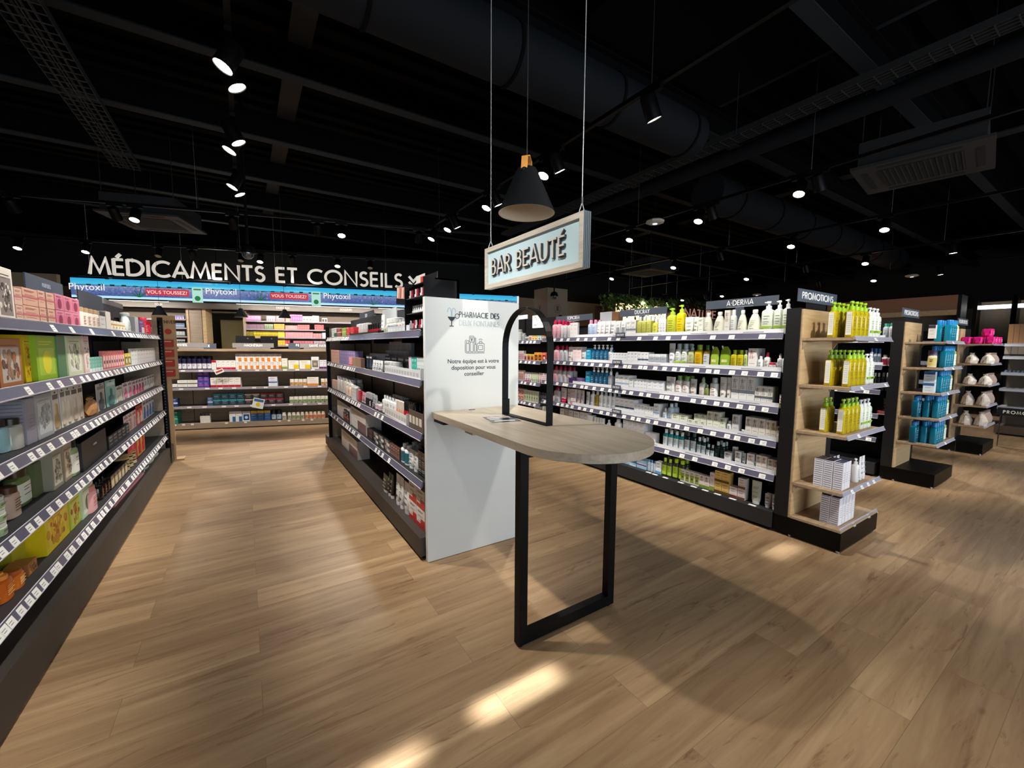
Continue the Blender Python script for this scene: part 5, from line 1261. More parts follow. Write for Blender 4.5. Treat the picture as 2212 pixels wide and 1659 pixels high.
MAXH = {'Q': .25, 'L': .27, 'M': .30, 'R': .25, 'G': .25, 'C': .29, 'W': .18, 'H': .19}
def run(shelf, crop, x0, x1, yt, n, kind, desc, cols='', st='', rows=1, stack=1, d=0, sb=.035, gap=.05, tilt=0, top=None, lab=None, hmin=.02, yaw=0):
    P0, a, into, rz, where = FR[shelf]
    ox, oy, sc = CR[crop]
    X0, X1, YT = ox+x0/sc, ox+x1/sc, oy+yt/sc
    def s_at(px):
        q = P0+into*sb; y = 745
        for _ in range(6):
            h_ = hit(px, y, q, into); s = (h_-q).dot(a); y = proj(q+a*s)[1]
        return s
    s0, s1 = s_at(X0), s_at(X1)
    if kind == 'box' or kind == 'gift' or kind == 'card': pass
    q = P0+into*sb
    hh = hit((X0+X1)/2, YT, q, into).z-P0.z
    if shelf[1:] != '1': hh = min(hh, MAXH[shelf[0]])
    if shelf == 'L6': hh = min(hh, .132)
    hh = max(hh, hmin)
    w = (s1-s0)/n; ww = w*(1-gap)
    dd = d or (min(ww, .07) if kind not in ('tube', 'sachet') else min(ww*.6, .04))
    if kind in ('jar', 'stick'): dd = ww
    rnd = random.Random(int(X0*7+YT*3)); cols = tuple('#'+c for c in cols.split())
    hs = hh/stack
    tot = n*rows*stack
    for r_ in range(rows):
        for k in range(n):
            for j in range(stack):
                if top is not None and j == stack-1 and not (top[0] <= k < top[1]): continue
                p = P0+into*(sb+dd/2+r_*dd*1.08+.002)+a*(s0+w*(k+.5))+V((0, 0, j*hs+.0006*(j+1)))
                bits = [desc]
                tail = []
                if stack > 1: tail.append(('lower', 'upper')[j] if stack == 2 else ('lowest', 'middle', 'topmost')[j] if stack == 3 else ORD[j]+' up')
                if rows > 1: tail.append(('front', 'behind', 'third row')[r_])
                if n > 1: tail.insert(0, '%s from left of %s' % (ORD[k], NUM[n]))
                lb = desc+(', '+' '.join(tail) if tail else '')+', '+where
                if len(lb.split()) > 16: lb = lb.replace(' from left of ', ' of ')
                if len(lb.split()) > 16: lb = lb.replace('make-up shelving', 'make-up').replace('skincare shelving', 'skincare').replace(' shelf of', '')
                rz_ = rz+R(tilt)+R(yaw)+(rnd.uniform(-.03, .03) if kind not in ('box',) else rnd.uniform(-.012, .012))
                gr = None if tot == 1 else (desc+' row on the '+where)
                o = place(kind, p, rz_, lb, (ww, hs-.001, dd), cols, st, gr, {'C': 'medicine_box', 'W': 'medicine_box', 'M': 'cosmetics_box'}.get(shelf[0]) if kind == 'box' else None)
# ---------------------------------------------------------------- skincare shelving
_ = run
_('R1','A',60,158,390,2,'spray','pink bottle with red cap','f0b7c4 d8174e c23a5c','',rows=2)
_('R1','A',160,280,415,3,'bottle','clear bottle with red cap','e9e7ea d8174e d98a9c','',rows=2)
_('R1','A',280,370,425,2,'box','white slim carton','f3f1ef d5a0a8 b9b4b4','',d=.03,tilt=4)
_('R1','A',482,588,392,2,'bottle','pale blue bottle with pink cap','b9c9e0 e08aa8 4a6a96','g',rows=2)
_('R1','A',590,690,410,2,'tube','white tube with red print','f1f0ef f1f0ef b24a48','')
_('R1','A',690,815,405,2,'tube','white tube with grey print','f1f0ef e4e4e6 54565c','')
_('R1','A',820,945,402,2,'sachet','white leaning pouch','efefee 9a9ea8 54565c','')
_('R1','A',948,1065,396,2,'box','white carton with grey band','f3f3f1 8a9098 6c7078','m',rows=2)
_('R1','A',1072,1240,350,3,'bottle','yellow oil bottle, white cap','cfd06a f2f2ee 7b8a3a','sg',rows=2)
_('R1','A',1255,1320,378,1,'bottle','short yellow bottle, white cap','d6cf5a f2f2ee 7b8a3a','sg')
_('R1','A',1325,1415,320,3,'bottle','slim white bottle with cap','eff0f1 e3e5ea 6c7078','')
_('R1','B',108,236,290,1,'pump','olive pump bottle','b8bf3e a8d13a 7d5a20','sg')
_('R1','B',240,350,245,1,'pump','bright yellow pump bottle','d9c81e b8dc3e a03a1a','sg')
_('R1','B',355,480,412,1,'tube','wide white tube with green','eef0e4 dfe6c8 8a9a54','')
_('R1','B',482,545,410,1,'tube','narrow white tube with green','eef0e4 dfe6c8 8a9a54','')
_('R1','B',552,622,418,1,'box','white carton beside cream bottles','eceee4 9fb24a 7a8a50','b')
_('R1','B',600,730,350,1,'flask','cream curved bottle, narrowest','e8e6d4 f3f3ee 7a7a6a','',sb=.06)
_('R1','B',740,905,340,1,'flask','cream curved bottle, left of two','e9e8d4 f3f3ee 7a7a6a','')
_('R1','B',910,985,320,1,'box','pale carton with yellow edge','e9e4da d8cf6a 9a7a5a','v')
_('R1','B',985,1060,312,1,'bottle','white bottle with round cap','edeeea f3f3ee 6a7040','w')
_('R1','B',1065,1205,315,1,'flask','cream curved bottle, left of the widest','e9e8d4 f3f3ee 7a7a6a','')
_('R1','B',1208,1402,308,1,'flask','widest cream curved bottle','eeeed8 f3f3ee 7a7a6a','')
_('R1','B',1405,1568,195,1,'pump','white pump bottle, green stripe','e4ece0 f1f2f2 5a6a54','sG')
_('R1','B',1576,1698,182,1,'pump','tall white pump bottle, green stripe','e6efdc f1f2f2 5a6a54','sG')
_('R1','B',1700,1812,165,1,'pump','tallest white pump bottle, green stripe','e9f0e2 f1f2f2 5a6a54','sG')
_('R2','A',75,150,700,1,'spray','pink bottle, red cap','efb9c6 cf1c4c a84058','',rows=2)
_('R2','A',150,245,700,2,'spray','clear bottle, red cap','dcdde2 cf1c4c a84058','',rows=2)
_('R2','A',250,308,715,1,'tube','white pointed tube','f0eeee e9e4e4 a85a68','')
_('R2','A',312,412,715,2,'box','pale pink carton','f2dfdf d9a0a0 b57a7a','')
_('R2','A',415,465,716,1,'tube','grey and white tube','d9dbe0 c9ccd2 70747c','')
_('R2','A',470,530,732,1,'box','teal carton','1793b8 0f6f96 d9f1f6','')
_('R2','A',530,728,690,4,'pump','teal pump bottle, white head','10608c eef0f2 cfe6ee','',rows=2)
_('R2','A',728,772,728,1,'bottle','grey white bottle','cfd4da f0f0f0 7c8086','')
_('R2','A',756,960,785,6,'box','small white carton, blue strip','f4f5f7 5c7290 8a94a4','b')
_('R2','A',962,1085,772,3,'box','taller white carton, blue strip','f4f5f7 4c6280 8a94a4','b')
_('R2','A',1088,1215,778,3,'box','white carton with dark strip','f6f6f8 3c4c66 8a94a4','m',rows=2)
_('R2','A',1222,1430,800,3,'box','grey carton with white panel','a9aeb6 eef0f2 50565e','t')
_('R2','B',138,222,775,1,'tube','white tube with grey cap','eff1f2 a8c0cc 4a5a60','')
_('R2','B',222,400,780,2,'bottle','white bottle with green foot','eef1ee b9ccd4 5a7a38','wG',rows=2)
_('R2','B',405,490,790,1,'pump','pale green pump bottle','bcc894 c4d4ca a04a2a','s')
_('R2','B',492,600,795,1,'bottle','amber yellow bottle, green cap','d8b41c a4c63a a8501a','sgw')
_('R2','B',608,700,800,1,'bottle','brown bottle with silver label','8a6a1c 3c6a2a c9ccd4','L')
_('R2','B',705,825,815,1,'pouch','green refill pouch, left','9cb83a f2f2ee e6dc9a','g',d=.05)
_('R2','B',832,985,810,1,'pouch','green refill pouch, right','8cb030 f2f2ee e6dc9a','g',d=.05)
_('R2','B',990,1170,868,2,'bottle','lime yellow bottle, green cap','c8bc22 c8de2a 8a4a14','sg',rows=2)
_('R2','B',1172,1228,870,1,'bottle','yellow bottle, white cap','b9c87a f2f2ee 7a5a2a','s')
_('R2','B',1236,1355,845,1,'box','tall white carton with A mark','f4f2ee c8bcae b23a30','v',rows=2)
_('R2','B',1360,1440,950,1,'bottle','small white round bottle','f1f1ef e8e8e6 5a5a5a','')
_('R2','B',1445,1532,900,1,'spray','white spray bottle, red collar','f1f1ef c9243a 5a5a5a','')
_('R2','B',1535,1625,1040,2,'box','small red and white carton','f1efef c9182c b02030','t')
_('R2','B',1630,1700,915,1,'spray','white spray bottle left of two','f1f2f4 e6e8ea 5a5e66','')
_('R2','B',1703,1765,912,1,'spray','white spray bottle at end','f1f2f4 e6e8ea 5a5e66','')
_('R3','A',70,125,940,1,'spray','pink bottle, red cap','efb9c6 cf1c4c a84058','',rows=2)
_('R3','A',125,285,950,3,'spray','clear bottle, red cap','d9dade c01c44 a84058','',rows=2)
_('R3','A',265,350,1085,1,'box','purple flat box, left','4a2e66 8a6aa8 d9cce6','n',d=.09)
_('R3','A',352,460,1085,1,'box','purple flat box, right','5a3c78 d9dbe2 c8bcd8','o',d=.09)
_('R3','A',465,520,1005,1,'box','teal carton','1793b8 0f6f96 d9f1f6','')
_('R3','A',520,720,965,4,'pump','teal pump bottle, white head','0e5c88 eef0f2 cfe6ee','',rows=2)
_('R3','A',722,770,1015,1,'bottle','grey bottle, white cap','b9bec6 eef0f2 6c7078','')
_('R3','A',785,845,1015,1,'spray','slim grey bottle','8f98a4 dfe2e6 4c525a','',sb=.08)
_('R3','A',818,980,1055,3,'box','tall white carton, blue strip','f6f7f9 a8b9cc 7a8494','m',rows=2)
_('R3','A',985,1035,1090,1,'box','white carton with orange foot','f1f2f4 e0532c 4c525a','b')
_('R3','A',1045,1195,1100,4,'box','small white carton, blue strip','f6f7f9 3c5680 7a8494','b')
_('R3','A',1200,1400,1118,3,'box','white carton, navy strip','f4f6f9 344a70 7a8494','b')
_('R3','B',98,188,1235,1,'tube','white tube beside navy-strip cartons','f3f3f1 e6e6e4 5a5e54','')
_('R3','B',192,222,1240,1,'box','slim white carton','f3f3f1 c9ccc4 8a3a30','')
_('R3','B',226,422,1225,2,'bottle','white bottle, green cap','f1f1ec 7fae54 a83a30','w',rows=2)
_('R3','B',430,522,1268,1,'tube','white tube with clear top','e9ebe9 d9dcd8 b26a3a','')
_('R3','B',552,640,1245,1,'spray','white spray bottle, green cap','eef0ea a9c088 c06a3a','')
_('R3','B',640,690,1345,1,'bottle','tiny green bottle','8f9c54 c9cfae 4a5428','')
_('R3','B',696,812,1252,1,'bottle','white bottle, silver cap','f1f1ef b9c2c4 a85a40','w')
_('R3','B',835,935,1242,1,'tube','white canister, lime top, left','f4f4ef a9cf2c b2806a','')
_('R3','B',938,1000,1245,1,'tube','white canister, lime top, right','f4f4ef a9cf2c b2806a','')
_('R3','B',1005,1330,1232,3,'box','tall white carton, A mark','f5f5f1 6c7078 8a9098','mv',rows=2)
_('R3','B',1332,1580,1368,3,'box','shorter white carton, A mark','f5f4ec 6c7078 8a8a7a','mv',rows=2)
_('R3','B',1662,1730,1480,1,'tube','white tube, green foot','f4f4f0 8fb83a c9402c','B')
_('R4','D',75,110,0,1,'spray','pink bottle, red cap','efb9c6 c01c44 a84058','')
_('R4','A',75,155,1190,1,'spray','clear bottle, red cap','d6d7dc a81c40 8a8088','',rows=2)
_('R4','A',160,232,1205,1,'tube','white tube, red foot','f1eff0 dd1448 c8486c','B')
_('R4','A',236,290,1215,1,'tube','white tube with pink text','f3eeee e9dcdc b25a6a','')
_('R4','A',290,348,1218,1,'box','white carton with rose edge','f3eeee d99aa0 b25a6a','b')
_('R4','A',352,440,1230,2,'tube','white and rose tube','f6efef c93a60 b25a6a','')
_('R4','A',462,505,1250,1,'tube','small white tube','eef0f2 dfe2e6 44506a','')
_('R4','A',512,560,1232,1,'bottle','white bottle, silver cap','f1f3f5 b9c0c8 34486a','')
_('R4','A',562,612,1245,1,'bottle','olive bottle, white cap','a38b34 dfe0d8 54461a','g')
_('R4','A',614,815,1250,4,'bottle','white bottle, clear cap','f1f3f5 c6ccd2 34486a','',rows=2)
_('R4','A',818,1045,1335,4,'box','tall white carton, dark strip','f5f6f8 3a4254 8a94a4','m',rows=2)
_('R4','A',1048,1165,1400,3,'box','white and blue carton','f3f5f8 3a4254 8a94a4','b',rows=2,stack=1)
_('R4','A',1168,1270,1425,3,'box','small white carton, thin strip','f5f5f3 3a4254 8a94a4','b')
_('R4','A',1275,1345,1395,1,'box','tall white carton, blue side','f3f4f5 7fa0c4 5a5e66','m',rows=2)
_('R4','A',1375,1430,1445,1,'spray','small clear spray bottle','dfe6ee eef2f6 5a6e84','')
_('R4','A',1432,1500,1390,1,'bottle','clear blue bottle','c8d8e8 dce6ee 5a6e84','',rows=2)
_('R4','C',175,380,265,2,'box','low cream carton','eef0dc c8d49a 5a6a3a','v',d=.08)
_('R4','C',385,620,262,3,'box','wide cream carton','eef0dc c0d07a 5a6a3a','v',d=.08,stack=2,top=(1,3))
_('R4','C',625,785,232,2,'box','cream carton, green lid edge','eff1de 7c9a3a 5a6a3a','v',d=.09)
_('R4','C',785,862,310,1,'box','small cream carton','eff1de b9cc6a 5a6a3a','v')
_('R4','C',872,940,350,1,'bottle','small white bottle','efefed dfdfdd 6a6e74','w')
_('R4','C',945,1030,270,1,'box','tall grey white carton, red line','e6e4e4 c23a34 7a6e6c','v')
_('R4','C',1065,1112,460,1,'tube','tiny white tube lying','f1f1ef e6e6e4 8a8e94','')
_('R4','C',1115,1372,310,3,'box','cream pink carton, A mark','f3ece2 c8402e 6a645c','v',rows=2)
_('R4','C',1375,1510,345,2,'box','cream carton, gold figures','f5efdc c9a24a 8a6a2a','v')
_('R4','C',1512,1585,420,1,'box','short pink cream carton','f4e8e0 c8402e 6a645c','v')
_('R5','D',215,280,235,1,'box','tiny white carton, left','e9e6e4 a8a4a2 6a6664','')
_('R5','D',285,350,240,1,'box','tiny grey carton','b9b4b6 7a7678 e6e2e4','')
_('R5','D',352,420,265,1,'box','tiny white carton, middle','e9e6e4 a8a4a2 6a6664','')
_('R5','D',428,522,285,1,'box','pale carton beside grey one','eae4e2 b9a8a4 6a6664','')
_('R5','D',530,655,300,2,'box','white grey carton','dfdcdc a8a4a2 6a6664','')
_('R5','D',655,725,345,1,'box','small plain white carton','f0efee d6d6d6 8a8a8a','n')
_('R5','D',740,905,385,4,'jar','small white pot','eceae6 d9d7d2 b9a68a','')
_('R5','D',945,995,422,1,'bottle','thin white bottle','f0f0f0 e6e6e6 8a8a8a','x')
_('R5','D',1062,1165,402,1,'bottle','round white bottle','f0f0f0 e6e6e6 8a8a8a','x')
_('R5','D',1212,1550,445,4,'box','plain white block carton','f3f4f6 d9dde2 b0b4ba','',rows=2)
_('R5','D',1570,1735,625,2,'box','low white carton','e9e9ea d9dde2 b0b4ba','n')
_('R5','D',1835,2175,592,4,'bottle','teal bottle, white cap and label','1e8a92 eef2f2 dfe9ec','Lg',rows=2)
_('R5','C',325,480,490,2,'bottle','dark green bottle, dark cap','10302c 4a5a58 c9d4d8','Lg')
_('R5','C',485,605,565,2,'bottle','dark green bottle, white cap','103834 eef0f0 c9d4d8','Lg',rows=2)
_('R5','C',607,715,655,2,'bottle','small dark bottle, white cap','0c2e2a eef0f0 dfe9ec','Lg')
_('R5','C',718,850,620,2,'bottle','dark bottle beside small ones','0c2622 b9c6c8 3a6a64','g',rows=2)
_('R5','C',848,938,750,1,'box','slim white carton, teal foot','eeecea 2a7a80 6a6e70','bv')
_('R5','C',950,1000,680,1,'box','tall white carton, teal foot','e9e7e4 2a7a80 6a6e70','bv',sb=.09)
_('R5','C',985,1062,740,1,'box','white carton, teal foot','eeecea 2a7a80 6a6e70','bv')
_('R5','C',1068,1120,760,1,'tube','clear tube, dark foot','c6ccce 16403c 6a6e70','B')
_('R5','C',1130,1225,768,1,'box','leaning white carton, teal foot','eeecea 2a6a78 b26a60','bv',yaw=8)
_('R5','C',1228,1250,860,1,'drop','tiny teal bottle, white cap','16605c f1f1f1 dfe9ec','')
_('R5','C',1252,1395,795,2,'box','cream white carton, teal foot','f1ece2 2a7a80 b2604a','bv',rows=2)
_('R5','C',1398,1558,845,2,'box','cream white carton, brown text','f1ece2 d9cfc0 8a6a4a','v',rows=2)
_('R6','D',1220,1430,1095,1,'box','flat blue white box','8fb8dc e9eef4 e9eef4','o',d=.1)
_('R6','D',1432,1595,1060,1,'box','flat blue box, maroon stripe','9fc4e0 6a1c4a e9eef4','m',d=.1)
_('R6','D',1597,1735,1065,3,'bottle','small blue white bottle','dfe9f4 6aa4d8 4a8ac8','')
_('R6','D',1740,1820,1085,1,'box','slim white carton, blue foot','eef0f2 5aa0d0 4a5a6a','b')
_('R6','C',42,170,830,2,'bottle','clear dark bottle, lime cap','4a4c3a b2cc2c a8c43a','Lg',rows=2)
_('R6','C',175,328,845,2,'bottle','dark bottle, large lime cap','3a3c32 b8d422 a8c43a','Lwg',rows=2)
_('R6','C',288,530,995,4,'box','slim white pink carton','e9ddd8 8a9a3a 4a4a2a','w')
_('R6','C',532,660,1050,2,'box','low pink carton, green foot','eadcd8 7c9a3a 8a6a5a','bv')
_('R6','C',662,722,1010,1,'box','tall pink white carton','e2d6d2 8aa03a 8a6a5a','b')
_('R6','C',722,910,1000,2,'box','gold carton','dcb868 6a4a1c 7a5a2a','b',stack=2)
_('R6','C',912,1015,1195,1,'box','white carton, maroon green foot','e9dcd6 7a3a34 8a6a5a','b')
_('R6','C',1018,1115,1085,1,'box','white carton, brown foot','dfd6d0 7a4a2a 8a6a5a','b',stack=2)
_('R6','C',1178,1308,1120,1,'tube','large pale tube, green line','cfcfc4 dfdfd6 7a9a3a','',d=.045)
_('R6','C',1355,1440,1285,1,'tube','small pale tube, left','cfcfcb e6e6e2 6a6a64','',rows=2)
_('R6','C',1448,1528,1300,1,'tube','small pale tube, right','cfcfcb e6e6e2 6a6a64','',rows=2)
_('Q1','M',288,300,560,1,'bottle','white slim bottle','dcdcd6 c9c9c4 8a8a8a','')
_('Q1','M',303,352,505,1,'bottle','tall white rounded bottle','d9dad4 c9cac4 8a8a8a','wx')
_('Q1','M',355,395,550,1,'bottle','grey clear bottle','aab0b4 c9cdd0 70767c','w')
_('Q1','M',397,450,592,2,'jar','small grey pot','b9bab8 d9d9d6 8a8a8a','')
_('Q1','M',452,488,580,1,'box','pale pink carton','e6ccc8 b98a8c 8a6a6c','w')
_('Q1','M',490,556,580,2,'box','yellow and gold carton','d9b040 e6d9a0 8a6a2a','w')
_('Q1','M',558,600,580,1,'box','pale blue carton','a8ccd4 e6e9e6 4a7a84','w')
_('Q1','M',602,658,585,2,'box','orange brown carton','d08a3a a8d0d4 8a5a2a','w')
_('Q2','M',288,392,760,5,'box','white carton, pink print','e9e4e0 c98a94 8a7a7c','w')
_('Q2','M',396,430,800,1,'box','small white face carton','e6e4de b9485a 3a3a3a','w')
_('Q2','M',432,515,802,2,'box','yellow face carton','e0c838 b83248 3a3a3a','w')
_('Q2','M',518,610,782,2,'box','orange carton with dark dog','e6a844 4a2a1c c85a2a','w')
_('Q2','M',612,662,782,1,'box','red orange carton','e0604a 8a1c1c f1c9b4','w')
_('Q3','M',284,312,960,1,'card','brown round brush pack','6a4a40 a8847a d9c9c0','')
_('Q3','M',315,388,992,4,'box','pink beige carton','e6c8bc b98a80 7a5a54','w')
_('Q3','M',392,470,1015,3,'tube','white tube, pink cap','f0eae6 e0407a b25a7a','')
_('Q3','M',472,560,1022,4,'tube','pale green tube','dfe6cc c9d4a4 8a9a5a','')
_('Q3','M',562,660,1028,4,'tube','pale pink tube','eedcdc dc8a9a b25a6a','')
_('Q4','M',272,392,1212,3,'box','pink carton with dark rings','e6ac9c 8a4438 f1d0c4','w',stack=2)
_('Q4','M',394,565,1238,6,'box','cream green slim pack','dcdcc4 a4b08a 6a705a','w',d=.03)
_('Q4','M',568,655,1262,4,'jar','black round pot','1c1c20 2a2a30 5a5a64','',stack=2)
_('Q5','M',500,660,1415,5,'jar','white low pot','e6e2da d9d5cc b9a68a','')
for n_, (xa_, xb_, ya_2, yb_2, lb_) in enumerate(((298, 440, 330, 392, 'white lit poster strip on the dark back board seen through the arched frame'), (500, 628, 330, 492, 'white patterned poster on the dark back board seen through the arched frame'))):
    a_ = hit(1060+xa_/5.53, 620+yb_2/5.53, (3.93, 0, 0), V((1, 0, 0))); b_ = hit(1060+xb_/5.53, 620+ya_2/5.53, (3.93, 0, 0), V((1, 0, 0)))
    t = thing('wall_poster', lb_, 'poster', (3.93, (a_.y+b_.y)/2, (a_.z+b_.z)/2)); mb = MB(); mb.box(3.925, 3.937, b_.y, a_.y, a_.z, b_.z, mat('#e9eeee', .5, emit=.35)); part('sheet', mb, t)
    mb = MB(); rn_ = random.Random(5)
    for k in range(14 if n_ else 2): y_, z_ = rn_.uniform(b_.y+.03, a_.y-.03), rn_.uniform(a_.z+.02, b_.z-.02); mb.bar((3.923, y_-.012, z_-.01), (3.923, y_+.012, z_+.015), .004, .002, mat('#6a7478', .5))
    part('printed_pattern', mb, t)
# extra things on top of the skincare shelving
for (x0_, x1_, yt_, lb_, c_) in ((640, 780, 305, 'clear acrylic tester block behind the white pouches, top of skincare shelving', '#c9ced4'), (785, 862, 300, 'brown cardboard box behind the white pouches, top of skincare shelving', '#8a5f42')):
    a_ = hit(1180+x0_/5.53, 700, (3.99, 0, 0), V((1, 0, 0))); b_ = hit(1180+x1_/5.53, 700, (3.99, 0, 0), V((1, 0, 0))); zt_2 = hit(1180+x0_/5.53, 620+yt_/5.53, (3.99, 0, 0), V((1, 0, 0))).z
    place('box', (4.03, (a_.y+b_.y)/2, ZR[0]+.0006), R(-90), lb_, (abs(a_.y-b_.y), zt_2-ZR[0], .08), (c_, '#6a6a6a', '#8a8a8a'), 'n')
# ---------------------------------------------------------------- gift shelving
_('L1','G',0,155,85,1,'gift','white and kraft gift box, pictured wig','e6ddd2 8c8078 4a4038','i',d=.1,sb=.03)
_('L1','G',160,225,268,1,'gift','pink edged tan gift box','d9b3a0 c87a80 8a4a4a','r',d=.1,stack=2)
_('L1','G',230,365,272,1,'gift','wide tan gift box, pink stripe','d6a890 c86a70 8a4a4a','r',d=.12,stack=2)
_('L1','G',370,430,292,1,'gift','tan gift box, middle','d8ac96 c86a70 8a4a4a','r',d=.12,stack=2)
_('L1','G',440,510,312,1,'gift','tan gift box, pink stripe, narrow','daae98 c86a70 8a4a4a','r',d=.12,stack=2)
_('L1','G',515,728,340,3,'gift','bright pink gift box','de8ca0 d0688a 8a3a50','w',d=.1,stack=2)
_('L1','G',750,910,445,4,'bottle','cream bottle, kraft top','e6dccb c6a47c b23a50','w',rows=2)
_('L1','G',905,955,470,1,'box','grey white carton','d9d6d2 3a3a3c 6a6a6a','t')
_('L1','G',960,1005,472,1,'box','plain cream carton','e0dad0 c9c3b8 8a8a8a','n')
_('L1','G',1010,1140,560,5,'jar','small gold perfume','c9a25a d9cfc0 e6ddc8','g')
_('L1','G',1152,1196,485,1,'flask','tall clear cone tester','c6ccca b9bfbe 8a9090','g')
_('L1','G',1218,1250,520,1,'box','slim grey carton','b9bcbe a0a4a8 70747a','n')
_('L1','G',1250,1300,545,1,'box','purple white carton','5a3c78 e6e2ea c9bcd8','o')
_('L1','G',1303,1345,525,1,'spray','red spray bottle','c81c34 d83a4c f1d9dc','g')
_('L1','G',1345,1378,560,1,'bottle','short red bottle','c81c34 b01830 f1d9dc','g')
_('L2','G',0,235,710,1,'gift','orange brown gift box, framed picture','a8683a bfb4a8 6a4a3a','i',d=.12,sb=.03)
_('L2','G',240,335,680,1,'gift','yellow gift pack','d8b80c c89c0c 7a5a0c','i',d=.1,sb=.06)
_('L2','G',340,535,684,1,'gift','lime green gift pack','8cb41c a4c832 e0d83a','w',d=.12,sb=.04)
_('L2','G',540,612,690,1,'gift','dark green gift box','4c7a54 5c8a64 8aae8c','n',d=.1)
_('L2','G',615,765,688,1,'gift','pale green card with two portraits','c6cfa8 e0dcd0 6a705c','i',d=.04)
_('L2','G',770,822,688,1,'gift','pale pink card with portrait','dcbcb4 e6d6cc 7a706c','i',d=.04)
_('L2','G',806,930,875,5,'box','mint slim pack','86c2ae e6efe9 2a8a74','b',d=.02,gap=.2)
_('L2','G',932,1122,818,9,'box','coral pink slim pack','e6787c f0c8c0 3a2a2c','w',d=.02,gap=.15)
_('L2','G',1126,1180,842,2,'box','yellow slim pack','d8c02c 3a3a2c e6e0c0','w',d=.02)
_('L2','G',1185,1240,800,2,'box','white slim carton','e2e2de b9b9b4 8a8a8a','',d=.02)
_('L2','G',1242,1395,795,7,'box','white thin carton, red spine','e6e0de b25a6c 7a7a7a','',d=.02)
_('L3','H',0,38,-70,1,'bottle','bottle of blue bath salt','2a9ac8 16100e cfd6d8','g',sb=.12)
_('L3','G',55,150,1430,1,'bottle','clear bottle, turquoise flowers','8fb4b8 241c18 3a9aa8','xg',sb=.07)
_('L3','G',160,265,1410,1,'bottle','clear bottle, white flowers','a8a8a0 241c18 e6e0d2','xg',sb=.05)
_('L3','G',258,345,1235,1,'gift','tall grey striped pack','8f8c96 a4a1aa 6c6a74','ln',d=.1,sb=.05)
_('L3','G',348,500,1195,1,'gift','silver grey wrapped pack','a4a6a6 c9cac8 7c8080','i',d=.08,sb=.05)
_('L3','G',505,560,1180,1,'card','white pack, brown window','d9d4cc a8804c 6a5a3c','')
_('L3','G',565,628,1165,1,'card','white pack, kraft window','dcd6cc b08a5c 5a5a4c','')
_('L3','G',632,725,1140,2,'card','white beige pack','ded8cc c9b8a0 6a6a5c','')
_('L3','G',728,825,1120,2,'card','cream pack, brown print','dcd2c4 b9a48c 5a4a3a','')
_('L3','G',832,925,1235,1,'bag','kraft paper bag, brushes','a9784a 8a5a34','')
_('L3','G',930,1010,1105,1,'card','grey round brush card','c9c4bc 4a4c50 8a8a84','')
_('L3','G',1015,1095,1075,1,'card','teal accessory card','9accc0 3a7a78 e0efe9','')
_('L3','G',1097,1150,1128,1,'card','cream accessory card','e2ded0 b9b4a4 6a6a60','')
_('L3','G',1155,1232,1095,2,'card','white pink accessory card','e9e0de c86a80 7a5a60','')
_('L3','G',1235,1330,1070,4,'card','rose white thin card','e6d6d6 b23a58 7a5a60','')
_('L3','G',1332,1418,1040,4,'card','white thin card','e4e2de b9b0a8 6a6a68','')
_('L4','H',0,118,600,1,'jar','large white jar, green label','d9dcd0 c9ccc0 9aae84','',stack=3,sb=.02)
_('L4','H',112,205,520,1,'bottle','pinkish bottle, wooden cap','b9a290 4a2e1e 6a4a3a','w',sb=.06)
_('L4','H',165,290,385,1,'bottle','dark green bottle, white label','5a6e3c 3a2c1c d9dccf','L',sb=.09)
_('L4','H',285,420,320,1,'gift','large olive box','55603c 6a744c 8a9068','n',d=.14,sb=.09)
_('L4','H',425,505,235,1,'gift','grey floral patterned box','8a8676 c9c2ae 5a5a4c','i',d=.12,sb=.05)
_('L4','H',510,590,195,1,'gift','beige patterned box','9c8c74 d9c8ac 6a5a44','i',d=.1,sb=.05)
_('L4','H',592,645,165,1,'bottle','pale green bottle, black foot','8fa078 1c241c e6e6d8','L')
_('L4','H',640,850,135,1,'gift','black ribbon box','101012 1c1c20 8a8a8c','n',d=.16,sb=.03)
_('L4','H',855,1015,95,5,'box','black thin carton, silver line','17171a 6a6a70 a0a0a4','',d=.03)
_('L4','H',1018,1070,10,2,'card','pink white tall card','e6cdc8 c88a80 7a5a58','')
_('L4','I',745,838,1320,4,'card','blue white thin card','d9d6d4 4a6aa0 5a6a8a','')
_('L4','I',690,742,1380,2,'card','orange red card','e04a2c f1d0c4 7a2a1c','')
_('L4','I',585,688,1450,3,'card','pale rose card with lines','ead2cc c9a09a a8706c','')
_('L5','H',-110,60,1190,1,'spray','orange spray bottle, left','c86a1c d8843a e6b46a','g',sb=.05)
_('L5','H',50,150,1180,1,'spray','orange spray bottle, middle','c8641c dc8c40 e6b46a','g',sb=.04)
_('L5','H',145,232,1165,1,'bottle','orange bottle, clear cap','cf6e22 a85a2a f0c078','gw',sb=.04)
_('L5','H',228,300,1110,1,'box','kraft orange carton','a0683c c8844c 5a3a1c','i',d=.08,sb=.05)
_('L5','H',110,215,880,1,'gift','olive yellow pack','9a9420 b4ac30 6a6414','n',d=.08,sb=.12)
_('L5','H',372,552,690,1,'gift','large yellow illustrated box','d8bc10 e0c83a b05a20','i',d=.2,sb=.05)
_('L5','H',556,648,590,1,'gift','lime illustrated box','b8c43c d0d45a a84a20','i',d=.14,sb=.05)
_('L5','H',652,742,490,1,'gift','pale green box, floral wreath','b9ccaa d9dfc8 5a7a50','w',d=.12,sb=.04)
_('L5','H',722,788,515,1,'bottle','small pink bottle','dca4a4 c8807c 8a4a4a','',sb=.02)
_('L5','H',800,870,470,3,'drop','dark brown dropper bottle','241813 161212 8a5a2a','g')
_('L5','H',872,1000,395,5,'box','black carton, cream print','141414 c9b48a d9c8a0','w',d=.03)
